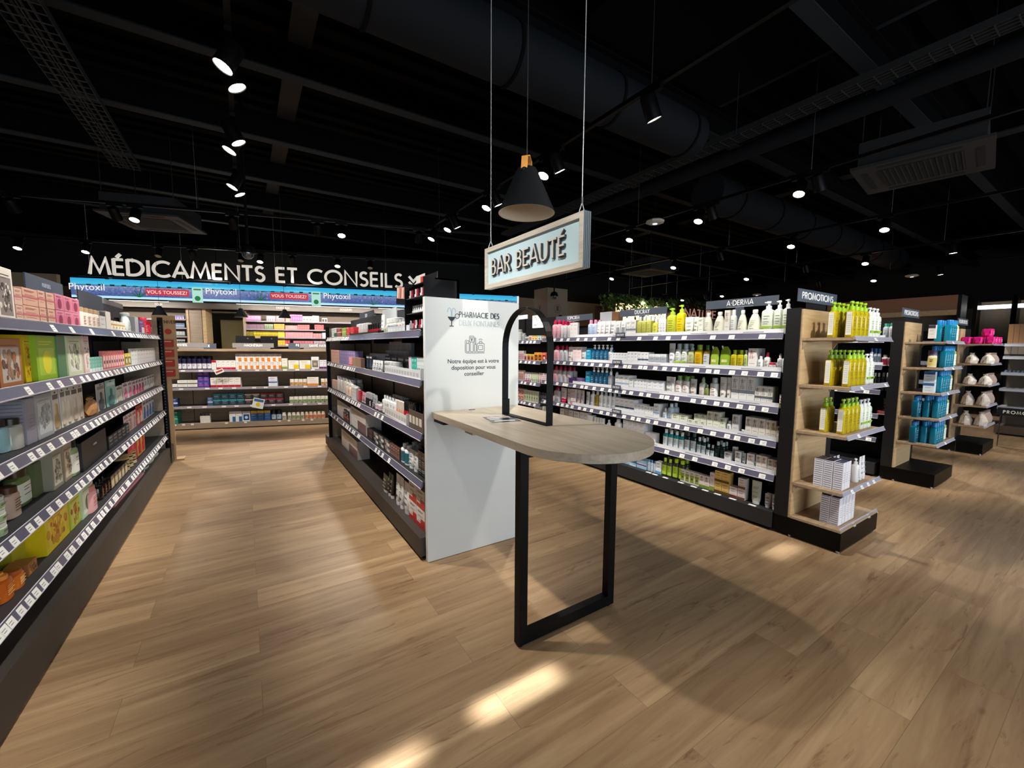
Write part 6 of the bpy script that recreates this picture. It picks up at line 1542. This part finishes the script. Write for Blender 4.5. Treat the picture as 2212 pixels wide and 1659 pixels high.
_('L5','H',1002,1080,280,3,'jar','black flat jar, gold lid','161616 a89060 c9b48a','g',stack=2)
_('L5','I',620,700,1590,1,'card','red pack beside black jars','c8243c e64a5c 7a1c28','')
_('L5','I',702,760,1560,2,'card','yellow red card','e0b84a c8243c 7a1c28','')
_('L6','H',905,1118,590,1,'tray','pink empty cardboard tray','dc98a4 c87a88 c87a88','',d=.12)
_('L6','H',1010,1100,470,1,'jar','sea green glass jar','5c8a78 3a3a38 8ab4a4','g',sb=.12)
_('L6','H',1105,1170,400,2,'bottle','clear glass bottle, dark cap','9aa8a0 2a2a28 c9d0c8','g')
_('L6','H',1175,1245,300,2,'bottle','clear glass bottle, silver cap','b4b8b0 8a8a84 d9d8cc','g')
# letters on the black ribbon box
for o_ in [o for o in bpy.data.objects if o.get('label', '').startswith('black ribbon box')]:
    mb = MB(); strokes(mb, 'LOVREN', -.05, .12, .012, .0016, .0006, mat('#c9c9cc', .4), .5); q = MB(); q.add(mb, Matrix.Translation((0, -.081, 0)) @ RX); link('lettering', q.mesh('lettering'), o_)
# ---------------------------------------------------------------- make-up shelving
_('M1','J',145,205,602,1,'box','green white carton','e6eae6 1f7a5c 4a8a70','o')
_('M1','J',208,264,606,1,'box','dark red carton','a81c2c e6d9d4 e6d9d4','b',stack=2)
_('M1','J',266,320,598,1,'box','lime green carton','a4d038 e6f0c8 e6f0c8','b',stack=2)
_('M1','J',322,412,592,2,'box','bright red carton','d82430 e64a50 f1d0d0','b',stack=2)
_('M1','J',430,560,545,5,'stick','nail polish, long silver white cap','d9c9c4 e2e2e4','',gap=.3,sb=.07)
_('M1','J',565,700,548,5,'stick','red nail polish, black cap','a81c2c 17171a','',gap=.3,sb=.07)
_('M1','J',350,712,652,1,'tray','black long polish tray','161618 2a2a2c 4a4a4c','',d=.07,sb=.02)
_('M1','J',715,760,440,1,'tube','tall slim white tube','e0e0dc d9d9d4 8a8a8a','',sb=.06)
_('M1','J',762,800,560,2,'drop','small clear green vial','b9c4b0 d9dcd4 6a7a5a','g')
_('M1','J',815,1072,575,1,'tray','white slanted counter display tray','d4dae0 e6e9ee e6e9ee','',d=.2,sb=.02)
_('M1','J',750,925,370,1,'box','pale grey display back board','c9cfd2 b9bfc4 a8aeb4','n',d=.01,sb=.24)
_('M1','J',785,905,480,3,'jar','small white cream pot in tray','e9e9e6 dfdfdc b9b9b9','',sb=.08)
_('M1','J',915,1050,485,4,'bottle','small white bottle in tray','e9e9e6 dfdfdc c23a3a','',sb=.06)
_('M2','J',140,238,862,4,'box','peach pink carton','e6b4a0 d98a7c a85a50','',d=.03)
_('M2','J',240,430,872,8,'box','lilac carton','8a7cb4 b4a4d0 d9d0e6','',d=.04,rows=2)
_('M2','J',352,392,948,1,'box','small pink and red carton','e69a9c c8243c f1d9d9','b',sb=.01)
_('M2','J',395,495,955,2,'box','kraft carton','a8846c 8a6a54 d9c9b9','n',sb=.01,d=.04)
_('M2','J',520,590,925,2,'card','black curved divider card','1d2a36 3a4a58 c9ced4','')
_('M2','J',602,770,905,6,'box','silver carton, blue stripe','b4bcc8 6a84a4 d9dee6','m',sb=.12,d=.05)
_('M2','J',615,735,985,4,'tube','small white tube','e2e4e6 d9dbde 7a8088','')
_('M2','J',790,1070,870,8,'box','silver slim carton','9aa0a6 c9ced2 70767c','',sb=.2,d=.03)
_('M2','J',835,1100,762,5,'box','tall silver carton at the back','a4a8ac c9ced2 70767c','',sb=.26,d=.03)
_('M2','J',740,1060,945,4,'card','black rounded divider card','1a242c 2a3640 c9ced4','',sb=.1)
_('M2','J',752,1245,1075,1,'tray','long white display tray','dcdee0 c9cbce b9bbbe','',d=.14,sb=.01)
_('M2','J',760,900,1000,4,'jar','small white round pot','e9e9e8 dcdcda b9b9b9','',sb=.05)
_('M2','J',1065,1100,938,1,'box','mauve white booklet box','dcd0dc b9a4bc 8a7a8c','n',sb=.06)
_('M2','J',1102,1160,945,2,'box','turquoise slim carton','2fae9c 5ac4b4 d9f0ec','',sb=.06,d=.04)
_('M2','J',1162,1248,950,5,'box','dark and white slim carton','dfe6e6 1d4a50 3a8a8a','o',sb=.06,d=.04)
_('M3','J',150,205,1225,3,'box','pale peach carton','e6c4b0 d9a890 a87a64','',rows=1,d=.04)
_('M3','J',200,385,1195,5,'bottle','tall white bottle','e6e2dc dcdcda b99a8a','w',rows=2)
_('M3','J',300,440,1280,4,'bottle','tall peach bottle','e6cdb9 dcdcda b98a7a','w',sb=.02)
_('M3','J',385,440,1310,3,'box','white thin carton','dcdad8 b9b4b0 8a8a8a','',d=.03,sb=.01)
_('M3','J',445,490,1358,1,'box','bright red slim carton','d81c3c f1c4cc f1c4cc','n')
_('M3','J',492,540,1370,2,'tube','pink silver tube','d9a4ac c9c9cc 7a4a54','')
_('M3','J',545,620,1375,4,'stick','black mascara, silver cap','18181b a8a8ac','')
_('M3','J',622,670,1400,2,'tube','grey tube, dark foot','a4a8ac 3a3a40 5a5a60','')
_('M3','J',580,722,1500,4,'jar','pink pot, white lid','e68aa8 f1f1f0 f1c9d6','',stack=2,gap=.1)
_('M3','J',740,905,1425,5,'bottle','white remover bottle','ececea e2e2e0 5a5a5a','',rows=2)
_('M3','J',905,1000,1470,4,'stick','nude nail polish','e0b49a e6d6c8','',gap=.2)
_('M3','J',1000,1130,1480,6,'stick','red nail polish, black cap','c81c34 161618','',gap=.2,rows=2)
_('M3','J',905,1090,1430,7,'stick','black nail polish, silver cap','1c1c20 b9b9bc','',gap=.2,sb=.2)
_('M3','J',760,1060,1590,1,'tray','white polish tray','dcdad6 c9c7c2 b9b7b2','',d=.16,sb=.01)
_('M3','J',1062,1250,1600,1,'tray','brown and clear counter tray','5a4c42 a89a8c d9d0c4','',d=.2,sb=.01)
_('M4','K',160,312,95,1,'gift','large white product box, left','cfcac6 6a4a50 8a8684','o',d=.16,sb=.03)
_('M4','K',292,462,165,1,'gift','large white product box, right','d4cfcb 6a4a50 8a8684','o',d=.16,sb=.03)
_('M4','K',238,285,165,2,'box','thin black red carton','1c1618 b81c34 c9a4a8','m',sb=.005,d=.02)
_('M4','K',312,352,270,2,'stick','black eyeliner','161618 3a3a3c','')
_('M4','K',356,440,330,2,'sachet','salmon red sachet','e65a54 f19a90 7a1c1c','',stack=3,d=.02)
_('M4','K',442,515,345,2,'box','dark palette box','2a1d22 5a3a44 8a5a68','',stack=2)
_('M4','K',520,680,415,3,'box','black white palette box','1a1a1c dcdcda e6e6e6','o',stack=2)
_('M4','K',636,775,495,7,'box','brown lipstick carton','5a3a34 8a6458 d9b9a8','b',d=.03)
_('M4','K',778,850,495,2,'bottle','white bottle with teal label','e6e8e8 e6e8e8 2a6a74','L',rows=2)
_('M4','K',852,940,560,2,'tube','white lotion tube','e6e6e6 dadada 8a8a8a','',rows=2)
_('M4','K',955,1022,570,2,'box','black glossy carton','101012 3a3a3c 8a8a8c','g',stack=3,d=.06)
_('M5','K',210,375,405,1,'gift','large white product box','cbc6c2 6a4a50 8a8684','o',d=.14,sb=.05)
_('M5','K',600,652,792,1,'tube','olive black tube, left','34362a dcdcd6 a4a48a','',sb=.02)
_('M5','K',655,702,782,2,'tube','black silver tube','1d1e1c dcdcd6 a4a49a','',sb=.02)
_('M5','K',728,800,805,2,'tube','white tube, black writing','e2e2e0 dcdcda 2a2a2c','',sb=.02)
_('M5','K',802,858,870,1,'tube','white tube nearest the panel','e6e6e4 b9b9bc 4a4a4c','',sb=.02)
_('M5','K',868,1020,905,2,'box','white and red hair dye carton','dcd8d6 b8241c 2a2a2c','ob',d=.1,sb=.03,stack=2)
# testers and cards on top of the make-up shelving by the panel
tq = thing('tester_tower', 'tall black make-up tester tower on make-up shelving beside the panel', 'display', (1.12, 2.86, ZM[0]))
mb = MB(); h0 = .36
mb.box(-.1, .16, -.2, .2, 0, .01, SATIN); mb.box(.14, .16, -.2, .2, 0, h0, SATIN); mb.box(-.1, .16, .19, .2, 0, h0, SATIN); mb.box(-.1, .16, -.2, -.19, 0, h0, SATIN); mb.box(-.02, .16, -.2, .2, h0-.01, h0, SATIN)
part('display_case', mb, tq, world=False)
for k in range(3):
    mb = MB(); mb.box(-.09, .14, -.19, .19, .02+k*.11, .026+k*.11, mat('#3a3a3e', .4)); s_ = part('inner_shelf', mb, tq, world=False)
    mb = MB()
    for j in range(10): mb.lathe([(.012, .012, .026+k*.11), (.012, .012, .05+k*.11), (.007, .007, .052+k*.11), (.007, .007, .088+k*.11)], (mat('#e6e6e6', .2), mat('#1c1c1f', .2), mat('#b8243c', .2))[(j*(k+2)) % 3], 8, -.06+.02*(k % 2), -.17+j*.038)
    link('tester_row', mb.mesh('tester_row'), s_)
tq = thing('tilted_tester_box', 'black and pink tilted tester box above the white display tray', 'display', (1.15, 3.3, ZM[0]+.23))
mb = MB(); mb.box(-.07, .07, -.11, .11, 0, .14, mat('#17171a', .4)); part('case', mb, tq, world=False)
mb = MB(); mb.box(-.072, -.07, -.1, .1, .045, .135, mat('#d9a090', .5))
for k in range(5): mb.box(-.074, -.072, -.09+k*.04, -.07+k*.04, .05, .13, mat('#b86a5a' if k % 2 else '#ecd0c4', .5))
part('picture_panel', mb, tq, world=False)
mb = MB(); mb.box(.0, .02, -.01, .01, -.2, 0, SATIN); part('post', mb, tq, world=False)
tq.rotation_euler = (R(6), 0, R(10))
p_ = hit(925, 607, (1.3, 0, 0), V((1, 0, 0)))
tq = thing('price_poster', 'black price poster on a stick above the white panel', 'sign', (1.3, p_.y, 1.93))
a_, b_ = hit(914, 630, (1.3, 0, 0), V((1, 0, 0))), hit(944, 586, (1.3, 0, 0), V((1, 0, 0)))
mb = MB(); mb.box(1.3, 1.306, b_.y, a_.y, a_.z, b_.z, mat('#17181b', .4)); part('poster_board', mb, tq)
mb = MB(); mb.box(1.3, 1.303, (a_.y+b_.y)/2-.004, (a_.y+b_.y)/2+.004, 1.6, a_.z, STEEL); part('stick', mb, tq)
W_ = a_.y-b_.y; mb = MB(); type_mesh(mb, '3,99€', 0, 0, .05, mat('#f2f2f2', .4))
q = MB(); q.add(mb, face_mat((1.3, (a_.y+b_.y)/2, a_.z+.03), (0, -1, 0), (-1, 0, 0))); part('price_lettering', q, tq)
a2, b2 = hit(901, 628, (1.32, 0, 0), V((1, 0, 0))), hit(917, 590, (1.32, 0, 0), V((1, 0, 0)))
tq = thing('white_poster', 'white poster with red figure left of the black price poster', 'sign', (1.32, a2.y, 1.9))
mb = MB(); mb.box(1.32, 1.325, b2.y, a2.y+.02, a2.z-.02, b2.z, PAPER); part('poster_board', mb, tq)
mb = MB(); mb.box(1.318, 1.32, b2.y+.005, (a2.y+b2.y)/2, a2.z+.02, b2.z-.02, mat('#cf4a3c', .5)); part('red_figure', mb, tq)
mb = MB(); mb.box(1.321, 1.324, (a2.y+b2.y)/2-.004, (a2.y+b2.y)/2+.004, 1.6, a2.z, STEEL); part('stick', mb, tq)
a3, b3 = hit(919, 645, (0, 3.12, 0), V((0, 1, 0))), hit(957, 618, (0, 3.12, 0), V((0, 1, 0)))
tq = thing('black_header', 'black header box with white Z behind the panel top', 'sign', ((a3.x+b3.x)/2, 3.12, 1.85))
mb = MB(); mb.box(a3.x, b3.x, 3.12, 3.18, 1.77, b3.z, mat('#15171a', .5)); part('board', mb, tq)
mb = MB(); strokes(mb, 'Z', 0, 0, .05, .009, .002, mat('#f2f2f2', .4)); q = MB(); q.add(mb, face_mat((b3.x-.07, 3.12, 1.83), (1, 0, 0), (0, -1, 0))); part('lettering', q, tq)
a3, b3 = hit(972, 645, (0, 3.2, 0), V((0, 1, 0))), hit(987, 617, (0, 3.2, 0), V((0, 1, 0)))
tq = thing('grey_header', 'small grey header sign behind the white panel top edge', 'sign', ((a3.x+b3.x)/2, 3.2, 1.85))
mb = MB(); mb.box(a3.x, b3.x, 3.2, 3.21, 1.6, b3.z, GREY); part('board', mb, tq)

# ---------------------------------------------------------------- counter shelving
_('C1','N',238,680,30,7,'jar','navy tub with white label','241f44 1c1838 e6e4ea','',stack=1)
_('C1','N',238,690,-5,5,'jar','upper navy tub','2a2450 1c1838 e6e4ea','',sb=.16)
_('C1','N',683,742,48,1,'box','red topped white carton','ece9e6 c8202c 8a8a8a','t')
_('C1','N',745,985,50,4,'box','white carton, red foot','f0ece8 c8243c 8a8a8a','b')
_('C1','N',988,1562,-32,8,'box','white and orange carton','f3efe9 e8862a c8243c','o',stack=2)
_('C1','N',1565,1638,25,1,'box','white green carton','ece9dc 8aa84a c87a6a','b')
_('C1','N',1645,1782,50,1,'box','yellow and white wide carton, left','f1ece0 e8c020 c87a4a','o')
_('C1','N',1785,1930,50,1,'box','yellow and white wide carton, right','f1ece0 e8c020 c87a4a','o')
_('C1','N',1936,2034,5,1,'box','tall white carton with drawing','f0efec 7a7468 b9a48c','w')
_('C1','N',2038,2142,45,2,'box','white purple carton','efecf0 5a2a70 8a6a9a','b')
_('C2','N',122,508,300,3,'box','white and navy carton','eceae4 1c2c44 d9b84a','b',stack=2,top=(1,3))
_('C2','N',512,655,182,2,'box','violet blue carton','4a3a9c c23a7c b9c4e6','m',stack=3)
_('C2','N',668,1050,265,5,'box','white carton, red side','f1ece4 b82034 8a7a70','b')
_('C2','N',1396,1512,256,1,'box','single blue white carton','e0e8f0 3a5a9c c23a3a','m')
_('C2','N',1662,1880,285,4,'jar','cream tub with beige label','ece4d4 e6e2d6 d9a870','')
_('C2','N',1882,2030,260,1,'box','orange white carton','f0ece4 ec8a1c d9a870','b')
_('C2','N',2052,2160,280,2,'jar','cream tub near the shelving end','ece4d4 e6e2d6 d9a870','')
_('C3','N',75,260,530,2,'box','navy white carton','24406e e6e9ee e6e9ee','m')
_('C3','N',632,700,515,1,'box','blue side carton','3a5a80 c9d4e0 c9d4e0','m')
_('C3','N',700,1100,468,4,'box','teal black wide carton','1c3c44 3aa0b0 e0e6e6','t',stack=2)
_('C3','N',1102,1290,468,2,'box','peach black wide carton','2a2c30 e0b8a0 e6e6e0','t',stack=2)
_('C3','N',1292,1590,460,3,'box','red black wide carton','26262a c23048 e6e6e0','t',stack=2)
_('C3','N',1655,2160,500,9,'jar','cream tub with green label','e9e4d8 e2ded0 9aae7c','')
_('C4','N',85,262,700,1,'box','mint green flat carton','2f8a78 7cc4a8 d9ece4','t',stack=2,d=.15,hmin=.05)
_('C4','N',540,665,718,3,'box','white dark small carton','e9e4dc 3a3a40 d9b08a','t')
_('C4','N',906,1068,690,2,'box','white carton, blue picture','eceff1 2a6ab0 f1c84a','o')
_('C4','N',1072,1170,690,1,'box','white carton, blue square','eceff1 1f4c8a c9d9ec','w')
_('C4','N',1175,1425,682,3,'box','blue carton, yellow top','2a5a94 e8c440 d9e6f1','t')
_('C4','N',1428,1560,672,2,'jar','black tub','24282c 17181b a9bccb','')
_('C4','N',1562,1622,700,1,'jar','white tub','e9e6de e2e0da b9b4a8','')
_('C4','N',1632,1850,698,4,'jar','beige green tub','e4dccb dcd6c8 a4a88a','')
_('C4','N',1852,2110,690,5,'jar','peach tub','e9d2be dccdbd d98a6a','')
for n_, (pa_, ya2, w_, c_, lab_) in enumerate(((778, 190, .07, '#b5483c', 'white red shelf wobbler on the top counter shelf'), (1268, 590, .09, '#e8c81c', 'white and yellow shelf wobbler on the third counter shelf'))):
    u_, z_ = bpx(340+pa_/5.821, 770+ya2/5.821, -.05)
    tq = plane_thing('shelf_wobbler', lab_, 'wobbler', -.05, u_, z_); tq.rotation_euler = (0, R(14 if n_ else -24), TH)
    mb = MB(); mb.box(-w_, w_, 0, .002, -w_*(.5+.5*n_), w_*(.5+.5*n_), PAPER); part('card', mb, tq, world=False)
    mb = MB()
    if n_: mb.rings([[(.035*math.cos(2*math.pi*k/14), y, -.02+.035*math.sin(2*math.pi*k/14)) for k in range(14)] for y in (-.002, 0)], mat(c_, .5)); mb.box(-w_*.85, w_*.85, -.001, 0, .03, w_*.85, mat('#3a6a9a', .5))
    else: mb.box(-w_*.8, w_*.8, -.001, 0, -.01, .02, mat(c_, .5))
    part('printed_picture', mb, tq, world=False)
    mb = MB(); mb.bar((0, 0, w_*.4), (0, .05, w_*.4), .01, .001, CLEAR); part('clear_strip', mb, tq, world=False)
# ---------------------------------------------------------------- medicine wall
_('W1','O',100,450,435,5,'box','lilac pink carton','e09ac4 c8689c f1d9e8','b')
_('W1','O',580,780,440,4,'box','pink white carton','eec4c8 d8808c c85a6a','o')
_('W1','O',800,985,445,4,'box','rose white carton','e6c4c0 c86a74 a85060','o')
_('W1','O',1005,1100,490,1,'box','orange peach carton','e89a6c f1c4a0 f1e0d0','b')
_('W1','O',1105,1380,410,5,'box','purple pink carton','d870a0 5a3080 f1c9dc','m',stack=2)
_('W1','O',1382,1600,450,3,'box','white green-grey carton','d9dcd0 9aae94 6a7a6a','w')
_('W1','O',1605,1750,435,2,'box','white black carton','e6e4dc 26262a 6a6a6a','m',stack=2)
_('W1','O',1820,1935,490,2,'box','white carton, dark picture','e6e2d4 3a3630 6a6a6a','w')
_('W2','O',105,530,625,5,'box','mauve grey carton','8a6a78 a888a0 c9b4c4','n')
_('W2','O',535,728,625,4,'box','green grey carton','7a8a6a b9c89c dce4c8','t')
_('W2','O',745,980,620,5,'box','orange carton','eca040 e0702a f1d9a8','m',stack=2)
_('W2','O',1000,1270,655,6,'box','salmon pink carton','e69088 d86a70 f1c9c4','m',stack=2)
_('W2','O',1275,1540,640,5,'box','coral red carton','e06a64 c8404c f1c4c0','m',stack=2)
_('W2','O',1655,1860,640,4,'box','bright coral carton','e85a5c c83448 f1c4c0','m',stack=2)
_('W3','O',105,280,780,2,'box','olive yellow carton','8a7a2a a89838 c9b84a','n',stack=2)
_('W3','O',285,840,780,8,'box','mustard yellow carton','a89024 e8cc40 c9b040','b',stack=2)
_('W3','O',842,985,780,3,'box','bright yellow carton','e0c03c c8a02c f1e08a','m',stack=3)
_('W3','O',1000,1620,800,10,'box','pink striped carton','e28a90 b8606c f1c9c8','m',stack=3)
_('W3','O',1625,1812,835,3,'box','pink coral carton','e0807c c85a64 f1c9c8','m',stack=2)
_('W3','O',1825,1930,820,2,'box','pale blue white carton','c9d0e0 8a9ac4 6a7ab0','n')
_('W4','O',820,1000,965,3,'box','yellow stacked carton','c8a428 e8cc40 f1e08a','m',stack=2)
_('W4','O',1003,1105,970,2,'box','red white carton','c83444 e6d9d6 f1c9c8','b')
_('W4','O',1180,1630,1000,7,'box','dull rose carton','b0606c 8a4452 d9a4a8','m')
_('W4','O',1640,1900,1000,4,'box','grey pink small carton','a48a94 6a4a5a d9c9d0','o')
_('W1','P',345,580,418,4,'box','lilac and blue carton','8a7cb0 c9c4dc 4a4a8a','o')
_('W2','P',355,590,585,5,'box','blue grey carton','6a7c94 b9c8d4 2a3a5a','m')
_('W3','P',365,600,760,4,'box','grey white low carton','a8aca8 5a605c d9dcd8','b')
_('W4','P',375,610,935,5,'box','black white low carton','2a2c34 d9dce0 e6e6e6','t')
# ---------------------------------------------------------------- second black shelving, seen in the gap
_('G1','E',1350,1420,545,1,'bottle','white bottle, mint cap','c9d9dc 4aa890 7a8a9a','w',rows=2)
_('G1','E',1425,1530,540,2,'bottle','white bottle, mint cap, red line','d9dfe4 4aa08c a82c48','w',rows=2)
_('G2','E',1190,1240,840,1,'bottle','white bottle, blue cap','c9ced6 2a5a9c 7a8a9a','w')
_('G2','E',1240,1330,845,2,'jar','blue lidded pot','d0d4dc 2a5a9c 7a8a9a','')
_('G2','E',1335,1500,920,2,'bottle','white bottle, maroon band','e0dcdc dfdfdf a82c48','Lw')
_('G3','E',1235,1320,1135,2,'bottle','black bottle, white cap','26282c dcdee0 4a4c50','w')
_('G3','E',1330,1480,1135,3,'bottle','black bottle, silver cap','26282c b4b8bc 4a4c50','w')
_('G4','E',1345,1430,1440,1,'tube','black red tube','1c1a1c b8243c b8243c','')
_('G4','E',1290,1425,1590,1,'box','flat red box','b82034 e6d9d9 e6d9d9','b',d=.1)
_('G2','Q',375,455,515,1,'jar','cream yellow purple pot behind blue bottles','d9d0b0 5a4a6a c9b86a','',hmin=.06)
_('G1','Q',390,450,310,1,'box','tall grey white carton behind blue bottles','dcd8d0 3a3444 8a8476','t')
_('G3','Q',345,440,690,1,'box','blue white carton behind blue bottles','d9e2e8 3a6a9a 5a7a9a','t',stack=2)
# ---------------------------------------------------------------- shelving at the right frame edge
_('H2','Z',2168,2212,733,3,'box','beige dark carton','c9b49c 4a4038 d9c9b4','b')
_('H3','Z',2168,2212,800,5,'bottle','small blue bottle','4a6aa0 c9ced8 d9dce4','')
_('H4','Z',2168,2212,838,3,'box','white dark pictured carton','dcd6cc 3a3630 8a8074','w')
_('H1','Z',2175,2212,700,3,'box','orange beige carton on top','b98a64 d9c4a4 e6e6e6','n')
# ---------------------------------------------------------------- promotion stands
def stock(lst, z, where):
    for (kind, desc, cols, st, w_, h_, d_, x, y, nx, ny, dx, dy) in lst:
        c = tuple('#'+k for k in cols.split())
        for j in range(ny):
            for i in range(nx):
                t_ = []
                if nx > 1: t_.append('%s from left of %s' % (ORD[i], NUM[nx]))
                if ny > 1: t_.append(('front', 'second row', 'third row', 'fourth row')[j])
                lb = desc+(', '+' '.join(t_) if t_ else '')+', '+where
                if len(lb.split()) > 16: lb = lb.replace(' from left of ', ' of ')
                place(kind, (x+i*dx, y+j*dy, z+.0006), random.uniform(-.04, .04), lb, (w_, h_, d_), c, st, desc+' group, '+where if nx*ny > 1 else None)
YE = 'bba816 9cc81e 8a4a10'
WE = 'e2eadc e6eaec 7a8a70'
NP = 'near promotion stand'
stock([('pump', 'yellow shower oil pump bottle', YE, 'sgS', .074, .262, .05, 3.70, 1.20, 4, 1, .082, 0), ('pump', 'yellow shower oil pump bottle, rear', YE, 'sgS', .074, .262, .05, 3.68, 1.30, 4, 1, .082, 0),
  ('pump', 'white pump bottle, green stripe', WE, 'sG', .07, .235, .05, 4.05, 1.20, 3, 2, .078, .075)], ZE[0], 'top shelf of '+NP)
stock([('pump', 'yellow shower oil pump bottle', YE, 'sgS', .074, .268, .05, 3.72, 1.20, 4, 1, .082, 0), ('pump', 'yellow shower oil pump bottle, rear', YE, 'sgS', .074, .268, .05, 3.70, 1.305, 4, 1, .082, 0),
  ('pump', 'white pump bottle, green stripe', WE, 'sG', .07, .24, .05, 4.065, 1.20, 2, 2, .08, .075)], ZE[1], 'second shelf of '+NP)
stock([('pump', 'yellow shower oil pump bottle', YE, 'sgS', .074, .262, .05, 3.73, 1.215, 4, 1, .082, 0), ('pump', 'yellow shower oil pump bottle, rear', YE, 'sgS', .074, .262, .05, 3.70, 1.315, 2, 1, .082, 0),
  ('pump', 'white pump bottle, green stripe', WE, 'sG', .07, .235, .05, 4.07, 1.215, 3, 2, .078, .075)], ZE[2], 'third shelf of '+NP)
BXC = 'eceaf0 24305e 4a4f68'
stock([('box', 'white lined carton, navy top', BXC, 'l', .045, .212, .058, 3.68, 1.19, 3, 3, .05, .063), ('tube', 'white tube beside the lined cartons', 'e9e9ec dcdce0 8a8a92', '', .05, .2, .035, 3.9, 1.30, 2, 1, .07, 0),
  ('pump', 'white pump bottle beside tubes', 'ebebee e6e6ea 9a9aa2', '', .055, .19, .05, 4.02, 1.2, 1, 1, 0, 0), ('tube', 'leaning white tube', 'e9e9ec dcdce0 8a8a92', '', .05, .19, .035, 4.12, 1.2, 2, 1, .06, 0)], ZE[3], 'fourth shelf of '+NP)
stock([('box', 'white lined carton, navy top', BXC, 'l', .055, .212, .058, 3.705, 1.20, 5, 2, .06, .063)], ZE[4], 'lowest shelf of '+NP)
BL = '0a7c9c 1c7cc0 cfeaf0'
MP = 'middle promotion stand'
for z_, wh, sx_, two in ((Z2[0], 'top shelf', 6.47, 0), (Z2[1], 'second shelf', 6.38, 0), (Z2[2], 'third shelf', 6.32, 0), (Z2[3], 'fourth shelf', 6.28, 1), (Z2[4], 'lowest shelf', 6.28, 1)):
    hh_ = .24 if z_ > 1.5 else .235
    l_ = [('bottle', 'blue mouthwash bottle', BL, 'gsw', .075, hh_, .06, sx_, 1.22, 3 if sx_ > 6.4 else 4, 2 if not two else 2, .085, .075)]
    n_ = 3 if sx_ > 6.4 else 4
    l_.append(('bottle', 'pale green bottle with white back', 'd0d890 2a7c9c e9efe0' if z_ > 1.5 else 'a4b070 1c6a94 e9efe0', 'gLsw', .07, hh_, .06, sx_+n_*.085, 1.22, 1, 2, .08, .075))
    if two: l_.append(('bottle', 'darker blue bottle at the left', '085c78 1c5c94 cfeaf0', 'gsw', .075, hh_, .06, 6.19, 1.36, 2, 1, .085, 0))
    stock(l_, z_+.0, wh+' of '+MP)
FS = 'far stand'
stock([('wrap', 'magenta wrapped parcel', 'd8127c b00c60 f1d0e0', '', .12, .1, .1, 8.82, 1.24, 3, 3, .2, .115)], 1.58, 'top shelf of '+FS)
stock([('wrap', 'magenta wrapped parcel stacked on others', 'd8127c b00c60 f1d0e0', '', .12, .11, .11, 8.86, 1.28, 1, 1, 0, 0)], 1.683, 'top shelf of '+FS)
for z_, wh in ((1.30, 'second shelf'), (1.0, 'third shelf'), (.70, 'fourth shelf'), (.41, 'lowest shelf')):
    hi = z_ > .9
    stock([('bag', 'cream gathered cloth bag' if hi else 'greyish gathered cloth bag', ('e6ddd0' if hi else 'cfc2b6')+' 8a7a6c 6a6a6a', '', .14, .15 if hi else .2, .13, 8.82, 1.25, 1, 2, .17, .15),
      ('bag', 'brown gathered cloth bag', 'a8958a 7a6a60 6a6a6a', '', .11, .15 if hi else .19, .1, 9.0, 1.26, 4, 1, .12, 0)], z_, wh+' of '+FS)
# a thing whose only piece is one mesh becomes that mesh
for o in list(COL.objects):
    if o.type == 'EMPTY' and o.parent is None:
        ch = [c for c in o.children]
        if len(ch) == 1 and ch[0].type == 'MESH' and 'label' in o:
            c = ch[0]; loc, rot, nm = o.location.copy(), o.rotation_euler.copy(), o.name
            if c.location.length > 1e-6 or any(abs(v) > 1e-6 for v in c.rotation_euler): continue
            c.parent = None; c.location = loc; c.rotation_euler = rot
            for k in ('label', 'category', 'group'):
                if k in o: c[k] = o[k]
            bpy.data.objects.remove(o); c.name = nm
